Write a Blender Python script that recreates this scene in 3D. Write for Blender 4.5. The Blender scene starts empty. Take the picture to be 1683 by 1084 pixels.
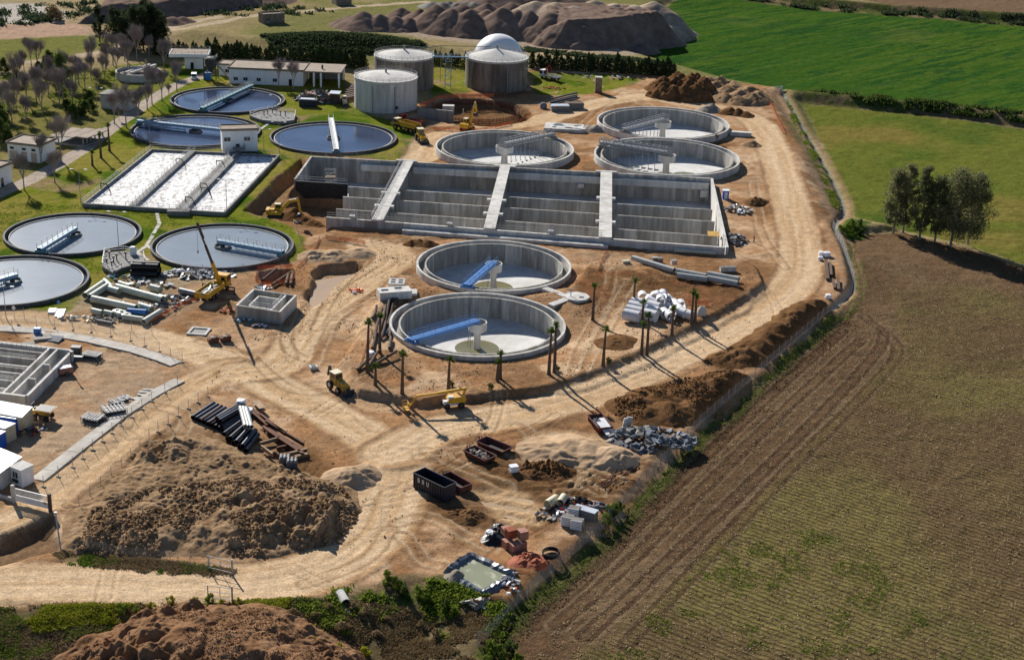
import bpy, bmesh, math, random
import numpy as np
from mathutils import Vector, Matrix, Euler
R = math.radians
scene = bpy.context.scene
col = scene.collection
# ---------------------------------------------------------------- camera
CAM_H, CAM_F, CAM_P, CAM_ROLL = 105.0, 2490.0, R(21.54), R(2.17)     # height m, focal length in photo pixels, pitch, roll
cd = bpy.data.cameras.new('camera'); cam = bpy.data.objects.new('camera', cd); col.objects.link(cam)
cd.sensor_width = 36; cd.lens = 36 * CAM_F / 1683; cd.clip_start = 1; cd.clip_end = 20000
cam.matrix_world = Matrix.Translation((0, 0, CAM_H)) @ Matrix.Rotation(R(90) - CAM_P, 4, 'X') @ Matrix.Rotation(CAM_ROLL, 4, 'Z')
scene.camera = cam
# ---------------------------------------------------------------- sky, sun, exposure
SUN_EL, SHADOW_AZ = R(28.5), R(-61)                # shadows run to the right and towards the camera
world = bpy.data.worlds.new('World'); scene.world = world; world.use_nodes = True
wn = world.node_tree; wn.nodes.clear()
sky = wn.nodes.new('ShaderNodeTexSky'); sky.sky_type = 'NISHITA'; sky.sun_disc = False
sky.sun_elevation = SUN_EL; sky.sun_rotation = math.atan2(-math.cos(SHADOW_AZ), -math.sin(SHADOW_AZ))
sky.altitude = 100; sky.air_density = 0.75; sky.dust_density = 0.1; sky.ozone_density = 2.5
bg = wn.nodes.new('ShaderNodeBackground'); bg.inputs['Strength'].default_value = 0.062
wo = wn.nodes.new('ShaderNodeOutputWorld')
wn.links.new(sky.outputs[0], bg.inputs[0]); wn.links.new(bg.outputs[0], wo.inputs[0])
sl = bpy.data.lights.new('sun', 'SUN'); sl.energy = 5.0; sl.angle = R(0.5); sl.color = (1.0, 0.95, 0.88)
sun = bpy.data.objects.new('sun', sl); col.objects.link(sun)
ld = Vector((math.cos(SHADOW_AZ) * math.cos(SUN_EL), math.sin(SHADOW_AZ) * math.cos(SUN_EL), -math.sin(SUN_EL)))
sun.rotation_euler = ld.to_track_quat('-Z', 'Y').to_euler()
vs = scene.view_settings; vs.view_transform = 'Standard'; vs.look = 'None'; vs.gamma = 1.0; vs.use_curve_mapping = False
vs.exposure = 0.57
# ---------------------------------------------------------------- surveying: a picture point to a place on the ground
_s, _c, _cr, _sr = math.sin(CAM_P), math.cos(CAM_P), math.cos(CAM_ROLL), math.sin(CAM_ROLL)
def G(px, py, z=0.0):
    dx, dy = px - 841.5, py - 542
    x = (dx * _cr + dy * _sr) / CAM_F; v = (dx * _sr - dy * _cr) / CAM_F
    t = (CAM_H - z) / (_s - v * _c)
    return Vector((x * t, t * (_c + v * _s), z))
def GP(pts, z=0.0): return [tuple(G(x, y, z)[:2]) for x, y in pts]
# ---------------------------------------------------------------- noise and masks
def _hash(ix, iy, seed):
    h = (ix * 374761393 + iy * 668265263 + seed * 974711) & 0xffffffff
    h = ((h ^ (h >> 13)) * 1274126177) & 0xffffffff
    return ((h ^ (h >> 16)) & 0xffff) / 65535.0
def vnoise(X, Y, seed=0):
    ix = np.floor(X).astype(np.int64); iy = np.floor(Y).astype(np.int64)
    fx = X - ix; fy = Y - iy; fx = fx * fx * (3 - 2 * fx); fy = fy * fy * (3 - 2 * fy)
    a = _hash(ix, iy, seed); b = _hash(ix + 1, iy, seed); c = _hash(ix, iy + 1, seed); d = _hash(ix + 1, iy + 1, seed)
    return (a * (1 - fx) + b * fx) * (1 - fy) + (c * (1 - fx) + d * fx) * fy - 0.5
def fbm(X, Y, scale, octaves=4, seed=0, gain=0.5):
    out = np.zeros_like(X); a = 1.0
    for o in range(octaves):
        out += a * vnoise(X / scale + 13.7 * o, Y / scale - 7.1 * o, seed + o); a *= gain; scale *= 0.5
    return out
def sstep(e0, e1, v):
    t = np.clip((v - e0) / (e1 - e0), 0, 1); return t * t * (3 - 2 * t)
def sd_poly(poly, X, Y, margin=12.0):
    """signed distance, negative inside; margin limits the work to the surroundings"""
    P = np.array(poly); out = np.full(X.shape, 1e3)
    m = (X > P[:, 0].min() - margin) & (X < P[:, 0].max() + margin) & (Y > P[:, 1].min() - margin) & (Y < P[:, 1].max() + margin)
    if not m.any(): return out
    x = X[m]; y = Y[m]; d = np.full(x.shape, 1e9); ins = np.zeros(x.shape, bool)
    for i in range(len(P)):
        ax, ay = P[i]; bx, by = P[(i + 1) % len(P)]; ex, ey = bx - ax, by - ay
        t = np.clip(((x - ax) * ex + (y - ay) * ey) / (ex * ex + ey * ey + 1e-9), 0, 1)
        d = np.minimum(d, (x - ax - t * ex) ** 2 + (y - ay - t * ey) ** 2)
        if ay != by:
            cr = ((ay > y) != (by > y)) & (x < (bx - ax) * (y - ay) / (by - ay) + ax); ins ^= cr
    d = np.sqrt(d); out[m] = np.where(ins, -d, d); return out
def d_line(line, X, Y, margin=12.0):
    """distance to an open line and the signed side offset"""
    P = np.array(line); out = np.full(X.shape, 1e3); side = np.full(X.shape, 0.0); along = np.zeros(X.shape)
    m = (X > P[:, 0].min() - margin) & (X < P[:, 0].max() + margin) & (Y > P[:, 1].min() - margin) & (Y < P[:, 1].max() + margin)
    if not m.any(): return out, side, along
    x = X[m]; y = Y[m]; d = np.full(x.shape, 1e9); sg = np.zeros(x.shape); al = np.zeros(x.shape); L = 0
    for i in range(len(P) - 1):
        ax, ay = P[i]; ex, ey = P[i + 1] - P[i]; l = math.hypot(ex, ey)
        t = np.clip(((x - ax) * ex + (y - ay) * ey) / (l * l + 1e-9), 0, 1)
        q = np.hypot(x - ax - t * ex, y - ay - t * ey); k = q < d
        cr = (ex * (y - ay) - ey * (x - ax)) / l
        sg = np.where(k, np.where(cr > 0, q, -q), sg); al = np.where(k, L + t * l, al); d = np.where(k, q, d); L += l
    out[m] = d; side[m] = sg; along[m] = al; return out, side, along
def smooth_line(pts, n=6):
    P = [Vector(p) for p in pts]; P = [2 * P[0] - P[1]] + P + [2 * P[-1] - P[-2]]; out = []
    for i in range(1, len(P) - 2):
        for k in range(n):
            t = k / n; a, b, c, d = P[i - 1:i + 3]
            out.append(tuple(0.5 * ((2 * b) + (c - a) * t + (2 * a - 5 * b + 4 * c - d) * t * t + (3 * b - a - 3 * c + d) * t ** 3)))
    out.append(tuple(P[-2])); return out
# ================================================================ THE GROUND
TANKS_NEW = [(-6.5, 265.6, 16.6), (-4.3, 299.5, 16.2), (-3.8, 394.0, 18.5), (39.3, 391.3, 19.3), (41.3, 429.2, 19.1)]
TANKS_OLD = [(-95.9, 311.9, 14.5), (-62.6, 307.5, 15.1), (-99.3, 281.4, 14.8), (-50.6, 402.6, 17.2), (-88.6, 404.5, 17.6), (-86.8, 441.8, 16.8)]
RB = dict(FL=Vector((-56, 328.2)), BL=Vector((-53.5, 378)), BR=Vector((49.4, 371.6)), FR=Vector((46.7, 315.4)))
def RP(s, t):                                         # place inside the new reactor, s left to right, t front to back
    a = RB['FL'].lerp(RB['FR'], s); b = RB['BL'].lerp(RB['BR'], s); return a.lerp(b, t)
RFLOOR, RTOP = -4.6, 1.7
react_poly = [tuple(RP(.128, 0)), tuple(RP(1, 0)), tuple(RP(1, 1)), tuple(RP(0, 1)), tuple(RP(0, .56)), tuple(RP(.128, .56))]
BASIN = [(-99.6, 332.4), (-66.3, 329.6), (-61.8, 380.9), (-95.5, 382.1)]
# site roads
roads = {k: smooth_line([tuple(G(*p)[:2]) for p in v]) for k, v in dict(
    a=[(-80, 958), (150, 957), (330, 962), (470, 950), (560, 915), (618, 862), (642, 800), (655, 740)],
    b=[(655, 745), (570, 695), (470, 645), (390, 602), (310, 572), (200, 546), (80, 528), (-60, 518)],
    c=[(640, 745), (720, 705), (810, 687), (900, 668), (1000, 636), (1100, 592), (1200, 540), (1270, 497), (1308, 458), (1316, 415), (1303, 350), (1277, 262), (1248, 205), (1200, 183), (1110, 166), (1040, 156)],
    d=[(-30, 872), (40, 838), (110, 792), (200, 722), (300, 645), (372, 605), (420, 610)],
    e=[(400, 610), (455, 600), (500, 545), (545, 500), (600, 458), (645, 432), (640, 410), (600, 402)],
    f=[(1060, 158), (980, 170), (900, 195), (840, 205), (720, 225), (690, 260)]).items()}
road_w = dict(a=5.2, b=4.4, c=4.6, d=3.6, e=4.0, f=4.5)
paths = [smooth_line([tuple(G(*p)[:2]) for p in v]) for v in ([(-40, 335), (60, 290), (140, 243), (200, 198), (262, 156), (300, 136), (340, 122)], )]
far_tracks = [smooth_line([tuple(G(*p)[:2]) for p in v]) for v in ([(-60, 112), (20, 104), (110, 97), (190, 78), (240, 62), (300, 40), (360, 28)], [(280, 52), (420, 26), (560, 14), (700, 4)])]
P_wheat = GP([(1085, 10), (1150, -20), (1330, 5), (1500, 22), (1800, 48), (1800, 205), (1560, 176), (1290, 150), (1210, 136), (1110, 107), (1035, 86), (1050, 78), (1110, 70), (1150, 62), (1130, 45), (1070, 20)], -2)
P_meadow = GP([(1322, 168), (1560, 190), (1800, 222), (1800, 470), (1690, 432), (1600, 402), (1480, 375), (1405, 358), (1402, 345)], -2)
P_stub = GP([(1398, 388), (1480, 384), (1600, 412), (1800, 470), (1800, 1250), (790, 1250), (815, 1080), (850, 1015), (990, 895), (1110, 765), (1240, 650), (1385, 530), (1412, 480)], -1.5)
P_topbrown = GP([(1290, -12), (1500, 20), (1800, 44), (1800, -60), (1290, -60)], -2)
P_strip = GP([(1290, 150), (1560, 177), (1800, 204), (1800, 224), (1560, 192), (1320, 166)], -2)
P_strip2 = GP([(1130, -25), (1330, 2), (1500, 18), (1800, 42), (1800, 52), (1500, 27), (1330, 10), (1150, -12)], -2)
P_lawn = GP([(-150, 515), (60, 520), (112, 512), (150, 478), (215, 452), (300, 442), (420, 438), (488, 426), (504, 400), (482, 370), (430, 357), (398, 346), (440, 303), (497, 260), (560, 255), (652, 264), (692, 238), (690, 208), (620, 192), (575, 172), (560, 120), (380, 100), (300, 105), (230, 104), (120, 118), (0, 150), (-150, 190)])
P_lawn2 = GP([(700, 100), (770, 100), (770, 150), (715, 158), (700, 140)])
P_lawn3 = GP([(868, 118), (1000, 122), (1060, 130), (1000, 150), (930, 158), (880, 155)])
P_island = GP([(585, 652), (690, 668), (780, 658), (960, 644), (1052, 612), (1150, 556), (1230, 512), (1262, 480), (1240, 440), (960, 440), (940, 480), (640, 470), (600, 530), (560, 600)])
P_slope = GP([(1265, 148), (1292, 150), (1345, 240), (1398, 340), (1375, 372), (1350, 330), (1318, 240)])
P_cut = [tuple(RP(*q)) for q in ((-.005, 1.0), (0, .56), (.14, .57), (.14, 0), (.36, -.02), (.33, -.05), (.15, -.07))] + GP([(510, 388), (462, 364), (398, 347), (445, 300), (497, 258)])
P_cutdeep = [tuple(RP(*q)) for q in ((0.02, .57), (.15, .57), (.15, .12), (.06, .20), (-.005, .40))]
P_pond1 = GP([(512, 446), (520, 436), (585, 430), (602, 438), (560, 462), (535, 490), (512, 505), (503, 490)])
P_pondw = GP([(514, 452), (590, 440), (570, 458), (538, 485), (516, 500), (508, 490)])
P_pit2 = GP([(424, 446), (478, 442), (480, 462), (432, 467)])
P_digpit = [(G(782, 184).x + 17 * math.cos(a), G(782, 184).y + 17 * math.sin(a)) for a in np.linspace(0, 6.2, 24)]
P_muddy = GP([(770, 805), (830, 795), (880, 815), (905, 850), (880, 868), (820, 862), (790, 830)])
P_muddy2 = GP([(860, 712), (900, 700), (990, 708), (1000, 722), (905, 735), (855, 728)])
P_foreland = GP([(-150, 992), (100, 990), (300, 990), (480, 985), (570, 975), (640, 948), (740, 945), (840, 985), (880, 955), (985, 872), (1000, 890), (850, 1010), (800, 1090), (780, 1260), (-150, 1260)])
P_wildgap = GP([(90, 908), (120, 900), (250, 915), (380, 935), (390, 950), (260, 945), (110, 925)])
P_ramp = GP([(-150, 905), (0, 880), (60, 850), (88, 838), (95, 905), (0, 925), (-150, 938)])
fence_line = GP([(785, 1062), (850, 990), (985, 872), (1085, 765), (1150, 700), (1240, 622), (1368, 512), (1400, 478), (1404, 455), (1384, 400), (1368, 372)], -.5)
ditch = smooth_line(GP([(1368, 512), (1402, 470), (1390, 420), (1372, 375), (1388, 335), (1372, 290), (1320, 205), (1285, 150)], -1))
P_darksoil = [GP(p) for p in ([(960, 445), (1070, 452), (1170, 470), (1250, 478), (1200, 520), (1150, 500), (1010, 490), (975, 520), (945, 480)],
    [(800, 728), (900, 742), (1010, 765), (1075, 745), (1060, 775), (1010, 825), (950, 850), (905, 830), (870, 800), (800, 770)], [(1170, 600), (1300, 500), (1350, 500), (1240, 600), (1190, 610)],
    [(700, 760), (900, 760), (990, 800), (960, 830), (880, 880), (780, 870), (700, 840)], [(360, 700), (520, 740), (600, 800), (560, 900), (300, 900), (150, 860), (240, 720)])]
P_grey = [GP(p) for p in ([(-60, 640), (120, 600), (200, 570), (330, 600), (200, 720), (60, 800), (-60, 800)], [(120, 480), (200, 455), (330, 450), (345, 490), (260, 535), (110, 530)])]
P_gravelyard = GP([(520, 60), (700, 20), (900, 5), (1080, 8), (1150, 60), (1040, 90), (840, 80), (600, 50)])
P_bare1 = GP([(-100, 40), (90, 35), (160, 46), (140, 58), (0, 66), (-100, 68)])
P_pale = GP([(-100, 8), (60, 6), (115, 20), (100, 36), (-100, 44)])
P_fargrass = GP([(-100, 68), (0, 66), (140, 58), (190, 62), (185, 76), (110, 93), (0, 103), (-100, 108)])

def ang0(a, b): p, q = G(*a, -2), G(*b, -2); return math.atan2(q.y - p.y, q.x - p.x)
def smin0(d, w): return sstep(w, -w, d)               # 1 inside, 0 outside, soft edge of half width w
def height(X, Y):
    X = np.asarray(X, float); Y = np.asarray(Y, float); shp = X.shape; X = X.ravel(); Y = Y.ravel()
    z = 0.28 * fbm(X, Y, 17, 3, 5) + 0.20 * fbm(X, Y, 2.6, 3, 9, .6)
    wx = X + 1.3 * fbm(X, Y, 5, 3, 31); wy = Y + 1.3 * fbm(X, Y, 5, 3, 41)
    # fields to the right lie lower than the building site
    fl = fence_line
    dw = sd_poly(P_wheat, X, Y, 40); dm = sd_poly(P_meadow, X, Y, 40); dsb = sd_poly(P_stub, X, Y, 40)
    z += -2.7 * smin0(np.minimum(dw, dm) - 3, 3.2) - 1.3 * smin0(dsb - 1.5, 1.8)
    z += -1.4 * smin0(sd_poly(P_slope, X, Y, 8), 3)
    # rows left by the plough
    # palm island: bank above the road
    di = sd_poly(P_island, wx, wy, 30)
    z += 1.25 * sstep(0.5, -0.9, di) * sstep(-26, -3, di)
    # roads: flat, ruts
    for k, ln in roads.items():
        d, s_, al = d_line(ln, X, Y, 9)
        m = sstep(road_w[k] + 1.2, road_w[k] - 1.2, d); z = z * (1 - .75 * m)
        z += -0.06 * m * (np.exp(-((np.abs(s_) - 1.0 + .5 * np.sin(al * .05)) / .35) ** 2))
        z += 0.16 * np.exp(-((d - road_w[k] - .7) / .5) ** 2) * (0.6 + fbm(X, Y, 4, 2, 77))
    # excavations
    dc = sd_poly(P_cut, wx * .6 + X * .4, wy * .6 + Y * .4, 12); z += -2.7 * sstep(0.3, -2.2, dc) - 1.9 * smin0(sd_poly(P_cutdeep, X, Y, 8), 1.8)
    d1 = sd_poly(P_pond1, wx, wy, 8); z += -1.7 * sstep(0.3, -1.0, d1)
    z += -2.1 * sstep(0.2, -.7, sd_poly(P_pit2, X, Y, 8))
    z += -2.6 * sstep(0.5, -3.0, sd_poly(P_digpit, wx, wy, 8))
    z += -0.3 * smin0(sd_poly(P_muddy, wx, wy, 8), 1.2) - 0.25 * smin0(sd_poly(P_muddy2, wx, wy, 8), 1.2)
    z += 0.16 * smin0(sd_poly(P_darksoil[1], X, Y, 8), 2) * (np.abs(fbm(X * .5, Y * 1.6, 2.2, 3, 3)) * 6 - 1)
    z += 0.10 * smin0(sd_poly(P_darksoil[0], X, Y, 8), 2) * np.sin((X * .9 + Y * .35) * 2.4) + 0.12 * smin0(sd_poly(P_darksoil[3], X, Y, 8), 2) * np.sin((X * .3 + Y * 1.0) * 2.1 + 2 * fbm(X, Y, 9, 2, 3))
    # foreland below the near road, ramp by the gate
    df = sd_poly(P_foreland, wx, wy, 30); z += -2.4 * sstep(1.0, -16, df) + .5 * sstep(1, -1, df) * fbm(X, Y, 4, 4, 21)
    z += -1.8 * sstep(0.4, -2.2, sd_poly(P_ramp, wx, wy, 8))
    # drain along the fence
    d, s_, al = d_line(ditch, X, Y, 6); z += -0.7 * np.exp(-(d / .8) ** 2)
    # lawn is level
    dl = sd_poly(P_lawn, X, Y, 10); ml = smin0(dl, 2); 
    z = np.where(dl < 0, z * (1 - .5 * ml), z)
    # old banks of earth far behind
    c = G(330, 62); z += 2.6 * np.exp(-(((X - c.x) / 16) ** 2 + ((Y - c.y) / 9) ** 2))
    c = G(560, 78); z += 4.5 * np.exp(-(((X - c.x) / 34) ** 2 + ((Y - c.y) / 8) ** 2))
    z += sstep(560, 700, Y) * 2.0 * fbm(X, Y, 60, 3, 2)
    # soil shaved for tanks and basins (hidden below them)
    for (cx, cy, r) in TANKS_NEW + TANKS_OLD:
        q = np.hypot(X - cx, Y - cy); near = sstep(r + 4, r + .5, q); z = z * (1 - near) + near * np.clip(z, -.2, .5)
    for (cx, cy, r) in TANKS_NEW + TANKS_OLD: z = np.where(np.hypot(X - cx, Y - cy) < r - .42, -9.0, z)
    dr = sd_poly(react_poly, X, Y, 6); z = np.where(dr < -.3, -9.0, z)
    db = sd_poly(BASIN, X, Y, 6); z = np.where(db < -.4, -5.0, z)
    return z.reshape(shp)
def gz(x, y): return float(lookup(np.array([x], float), np.array([y], float))[0])
def lookup(X, Y):                                     # height read off the finished ground sheet
    sh = np.shape(X); X = np.ravel(X); Y = np.ravel(Y); w = np.clip(25 + .345 * Y, 60, 900)
    i = np.clip(np.searchsorted(rows, Y) - 1, 0, len(rows) - 2); fy = np.clip((Y - rows[i]) / (rows[i + 1] - rows[i]), 0, 1)
    q = X / w; j = np.clip(np.searchsorted(u, q) - 1, 0, len(u) - 2); fx = np.clip((q - u[j]) / (u[j + 1] - u[j]), 0, 1)
    return ((Z[i, j] * (1 - fx) + Z[i, j + 1] * fx) * (1 - fy) + (Z[i + 1, j] * (1 - fx) + Z[i + 1, j + 1] * fx) * fy).reshape(sh)
def ON(px, py):                                       # point on the real terrain seen at a picture point
    z = 0.0
    for _ in range(3): p = G(px, py, z); z = gz(p.x, p.y)
    return Vector((p.x, p.y, z))

# ---- grid: finer near the site, coarse out to the horizon
rows = [135.0]
while rows[-1] < 730: rows.append(rows[-1] * (1.0013 if 312 < rows[-1] < 384 else 1.00225))
rows = [-4000, -1500, -500, -100, 40, 100, 122] + rows
while rows[-1] < 9000: rows.append(rows[-1] * 1.12 + 1)
rows = np.array(rows)
u = np.linspace(-1, 1, 800); u = np.concatenate([[-30, -12, -5, -2.5, -1.5, -1.15], u, [1.15, 1.5, 2.5, 5, 12, 30]])
W = np.clip(25 + .345 * rows, 60, 900)
X = u[None, :] * W[:, None]; Y = np.repeat(rows[:, None], len(u), 1)
Z = height(X, Y)
nr, nc = X.shape
x = X.ravel(); y = Y.ravel()
def wcol(*c): return np.array(c)[None, :]
wx = x + 1.6 * fbm(x, y, 4, 4, 51); wy = y + 1.6 * fbm(x, y, 4, 4, 61)
n1 = fbm(x, y, 22, 5, 71); n2 = fbm(x, y, 3, 4, 81); n3 = fbm(x, y, 70, 3, 91)
C = np.zeros((len(x), 3)); VEG = np.zeros(len(x)); ROW = np.zeros(len(x)); WET = np.zeros(len(x)); ZONE = np.zeros(len(x), int)
def lay(color, m, veg=None, row=None, wet=None):
    global C
    m = m[:, None]; C = C * (1 - m) + np.array(color)[None, :] * m; m = m[:, 0]
    for arr, v in ((VEG, veg), (ROW, row), (WET, wet)):
        if v is not None: arr[:] = arr * (1 - m) + v * m
# site soil
C[:] = wcol(.43, .276, .160) * (1 + .3 * n1[:, None] + .3 * n2[:, None])
lay((.53, .37, .23), sstep(.05, .3, fbm(x, y, 12, 4, 15)) * .75)
lay((.27, .15, .075), sstep(.0, .2, n1) * .8)
lay((.19, .10, .046), sstep(.06, .26, fbm(x, y, 16, 5, 25, .6)) * .8)
lay((.34, .175, .08), sstep(.06, .26, fbm(x, y, 7, 4, 35, .6)) * .65)
# everything beyond the site: dry olive pasture
P_site = GP([(-150, 1260), (-150, 525), (110, 520), (440, 440), (500, 250), (690, 170), (870, 115), (1060, 122), (1280, 145), (1330, 235), (1400, 345), (1375, 380), (1410, 470), (1000, 890), (800, 1100), (780, 1260)])
dsite = sd_poly(P_site, wx, wy, 30); far = (dsite > 0).astype(float) * sstep(0, 2, dsite)
lay((.265, .21, .105), far, veg=.45)
lay((.33, .255, .15), far * sstep(.0, .35, n3 + .5 * n1), veg=.3)
lay((.15, .155, .05), far * .75 * sstep(.08, .4, -n3 + .4 * n1), veg=.7)
lay((.33, .26, .19), smin0(sd_poly(P_gravelyard, wx, wy), 4), veg=.0)
lay((.40, .27, .19), smin0(sd_poly(P_bare1, wx, wy), 2), veg=0)
lay((.44, .40, .34), smin0(sd_poly(P_pale, wx, wy), 3) * sstep(-.2, .1, n1), veg=0)
m = smin0(sd_poly(P_fargrass, wx, wy), 2); lay((.17, .17, .05), m, veg=.7); ZONE[m > .5] = 6
# fields
m = smin0(sd_poly(P_wheat, wx, wy), 1.0); wa = ang0((1330, 148), (1680, 75)); wu = x * math.cos(wa) + y * math.sin(wa); wv = -x * math.sin(wa) + y * math.cos(wa); st = 2.2 * fbm(wu * .06, wv * .5, 1, 5, 17, .7); tl = np.abs((wv + .8 * n1) % 21 - 10.5)
lay((.036, .086, .013), m, veg=.35); lay((.058, .102, .015), m * sstep(-.2, .9, st + 1.2 * n3 + n1), veg=.3); lay((.021, .064, .014), m * sstep(.2, .8, -st + 1.5 * n1), veg=.4); lay((.085, .105, .03), m * (np.abs(tl - .9) < .3) * .4, veg=.3); lay((.09, .115, .028), m * sstep(.2, .5, fbm(x, y, 30, 5, 818)) * .4, veg=.3); ZONE[m > .5] = 2
m = smin0(sd_poly(P_meadow, wx, wy), 1.0)
lay((.118, .130, .024), m, veg=.5); lay((.17, .142, .036), m * sstep(0, .4, n1 + .3 * n3), veg=.5); lay((.082, .115, .020), m * sstep(.1, .5, -n1 + .5 * n3), veg=.9); ZONE[m > .5] = 3
m = smin0(sd_poly(P_stub, x + .25 * (wx - x), y + .25 * (wy - y)), .8)
P_stubin = GP([(1470, 480), (1600, 470), (1800, 520), (1800, 1250), (870, 1250), (960, 1080), (1140, 930), (1330, 730), (1480, 570)], -1.5)
d_in = sd_poly(P_stubin, wx, wy, 60)
lay((.122, .074, .041), m, veg=.1, row=0.0, wet=0); ZONE[m > .5] = 4
lay((.18, .118, .066), m * sstep(-.1, .4, n1) * .7, veg=.1)
inn = m * sstep(1.5, -2.5, d_in); ROW[:] = np.maximum(ROW, inn)
lay((.182, .152, .052), inn * (.55 + .45 * sstep(-.3, .3, n3 + n1)), veg=.35)
lay((.135, .088, .047), inn * sstep(.05, .4, fbm(x, y, 45, 4, 333)) * .8, veg=.15)
lay((.10, .115, .03), inn * .4 * sstep(.3, .5, fbm(x * .5 + y * .2, y, 9, 4, 433) + .25 * sstep(-2, 1, -(x - 60) / 30) - .1), veg=.95)
for pl in ([(1385, 545), (1250, 665), (1120, 790), (1000, 915), (880, 1030)], [(1415, 560), (1300, 665), (1160, 800), (1030, 930), (915, 1030)], [(1450, 540), (1475, 580), (1420, 650), (1300, 770), (1140, 940), (1030, 1060)], [(1420, 520), (1452, 560), (1380, 650), (1230, 800), (1060, 960), (960, 1050)]):
    d, s_, al = d_line(smooth_line(GP(pl, -1.5)), x + .4 * n2, y + .4 * n2, 6)
    t = (np.abs(np.abs(s_) - .9) < .35); lay((.062, .036, .022), t * m * .7, row=.3, veg=0); lay((.21, .15, .09), (np.abs(np.abs(s_) - 1.5) < .25) * m * .5)
m = smin0(sd_poly(P_topbrown, wx, wy), 1.2); lay((.165, .11, .068), m, veg=.15, row=.4)
m = np.maximum(smin0(sd_poly(P_strip, wx, wy), 1.5), smin0(sd_poly(P_strip2, wx, wy), 1.5)); lay((.17, .125, .07), m, veg=.6); lay((.07, .085, .025), m * sstep(-.1, .2, n1 + n2), veg=.9)
d, s_, al = d_line(GP([(1300, 158), (1500, 178), (1800, 212)], -2), wx, wy, 8); lay((.36, .27, .17), sstep(1.6, .4, np.abs(s_ - 3.0)) * .8 * (d < 8), veg=.1)
# slope of the site bank
m = smin0(sd_poly(P_slope, wx, wy), 1.5); lay((.22, .155, .10), m * .9); lay((.10, .11, .04), m * sstep(.1, .4, n1) * .7, veg=.6)
# lawn
m = smin0(sd_poly(P_lawn, wx, wy), .8); 
for pp in (P_lawn2, P_lawn3): m = np.maximum(m, smin0(sd_poly(pp, wx, wy), 1.2) * sstep(-.35, .0, n2 + .2))
lay((.150, .172, .020), m, veg=.6); ZONE[m > .5] = 5
lay((.225, .195, .042), m * sstep(-.05, .3, n1 + .4 * n2), veg=.5); lay((.075, .125, .012), m * sstep(.1, .4, fbm(x, y, 9, 3, 19)), veg=1)
lay((.27, .19, .11), m * sstep(.28, .5, fbm(x, y, 13, 4, 29)) * .8, veg=.2)
P_park = GP([(-150, 330), (40, 300), (200, 190), (300, 130), (260, 105), (120, 115), (0, 150), (-150, 190)]); mp = smin0(sd_poly(P_park, wx, wy), 3) * m; lay((.185, .155, .06), mp * (.65 + .5 * n1), veg=.7)
# darker damp soil, greyish yards, wild banks
for i, pp in enumerate(P_darksoil): lay((.135, .073, .034), smin0(sd_poly(pp, wx, wy), 2.0) * sstep(-.6, .05, n1 + n2 + .25) * (1.0 if i in (0, 1, 2) else .85))
for pp in P_grey: lay((.34, .245, .16), smin0(sd_poly(pp, wx, wy), 3) * (.55 + .6 * n2)); 
m = smin0(sd_poly(P_foreland, wx, wy), 1.0); lay((.13, .098, .052), m, veg=.4); lay((.19, .135, .075), m * sstep(0, .3, n1), veg=.2); lay((.07, .095, .02), m * sstep(.05, .3, fbm(x, y, 9, 4, 39)), veg=1)
m = smin0(sd_poly(P_wildgap, wx, wy), .8); lay((.15, .115, .055), m, veg=.6); lay((.08, .10, .022), m * sstep(0, .25, n2), veg=1)
m = smin0(sd_poly(P_ramp, wx, wy), 1.0); lay((.20, .125, .07), m)
d, s_, al = d_line(fence_line, wx, wy, 8); lay((.10, .11, .03), sstep(1.6, .3, np.abs(s_ + 1.8)) * (d < 7) * (Y.ravel() < 330), veg=1)
d, s_, al = d_line(ditch, x, y, 6); lay((.19, .18, .155), sstep(.75, .5, d), veg=0, wet=.15); lay((.30, .19, .11), sstep(3.2, 2.4, d) * sstep(.9, 1.3, d) * .5)
P_ditchveg = GP([(1375, 378), (1395, 362), (1430, 372), (1420, 392), (1385, 395)], -1); lay((.06, .10, .02), smin0(sd_poly(P_ditchveg, wx, wy), 1), veg=1)
# roads and paths
for k, ln in roads.items():
    d, s_, al = d_line(ln, wx * .45 + x * .55, wy * .45 + y * .55, 10); w = road_w[k]
    rut = fbm(s_ * 1.0, al * .035, 1.1, 4, 7 + ord(k)); m = sstep(w + 1.0, w - 1.0, d); ZONE[(m > .5) & (ZONE != 5)] = 1
    lay((.54, .376, .222), m * .95, veg=0); lay((.62, .455, .288), m * sstep(-.1, .28, rut) * .7); lay((.44, .282, .148), m * sstep(.1, .4, -rut) * .6)
    edge = np.exp(-((d - w - .5) / .8) ** 2); lay((.26, .15, .075), edge * .7 * sstep(-.3, .2, n2 + .1))
for ln in far_tracks:
    d, s_, al = d_line(ln, wx, wy, 8); lay((.43, .34, .235), sstep(2.8, 1.4, d), veg=.05)
for ln in paths:
    d, s_, al = d_line(ln, x, y, 8); m = sstep(2.45, 2.2, d); lay((.40, .335, .27), m, veg=0); ZONE[m > .5] = 7
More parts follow.
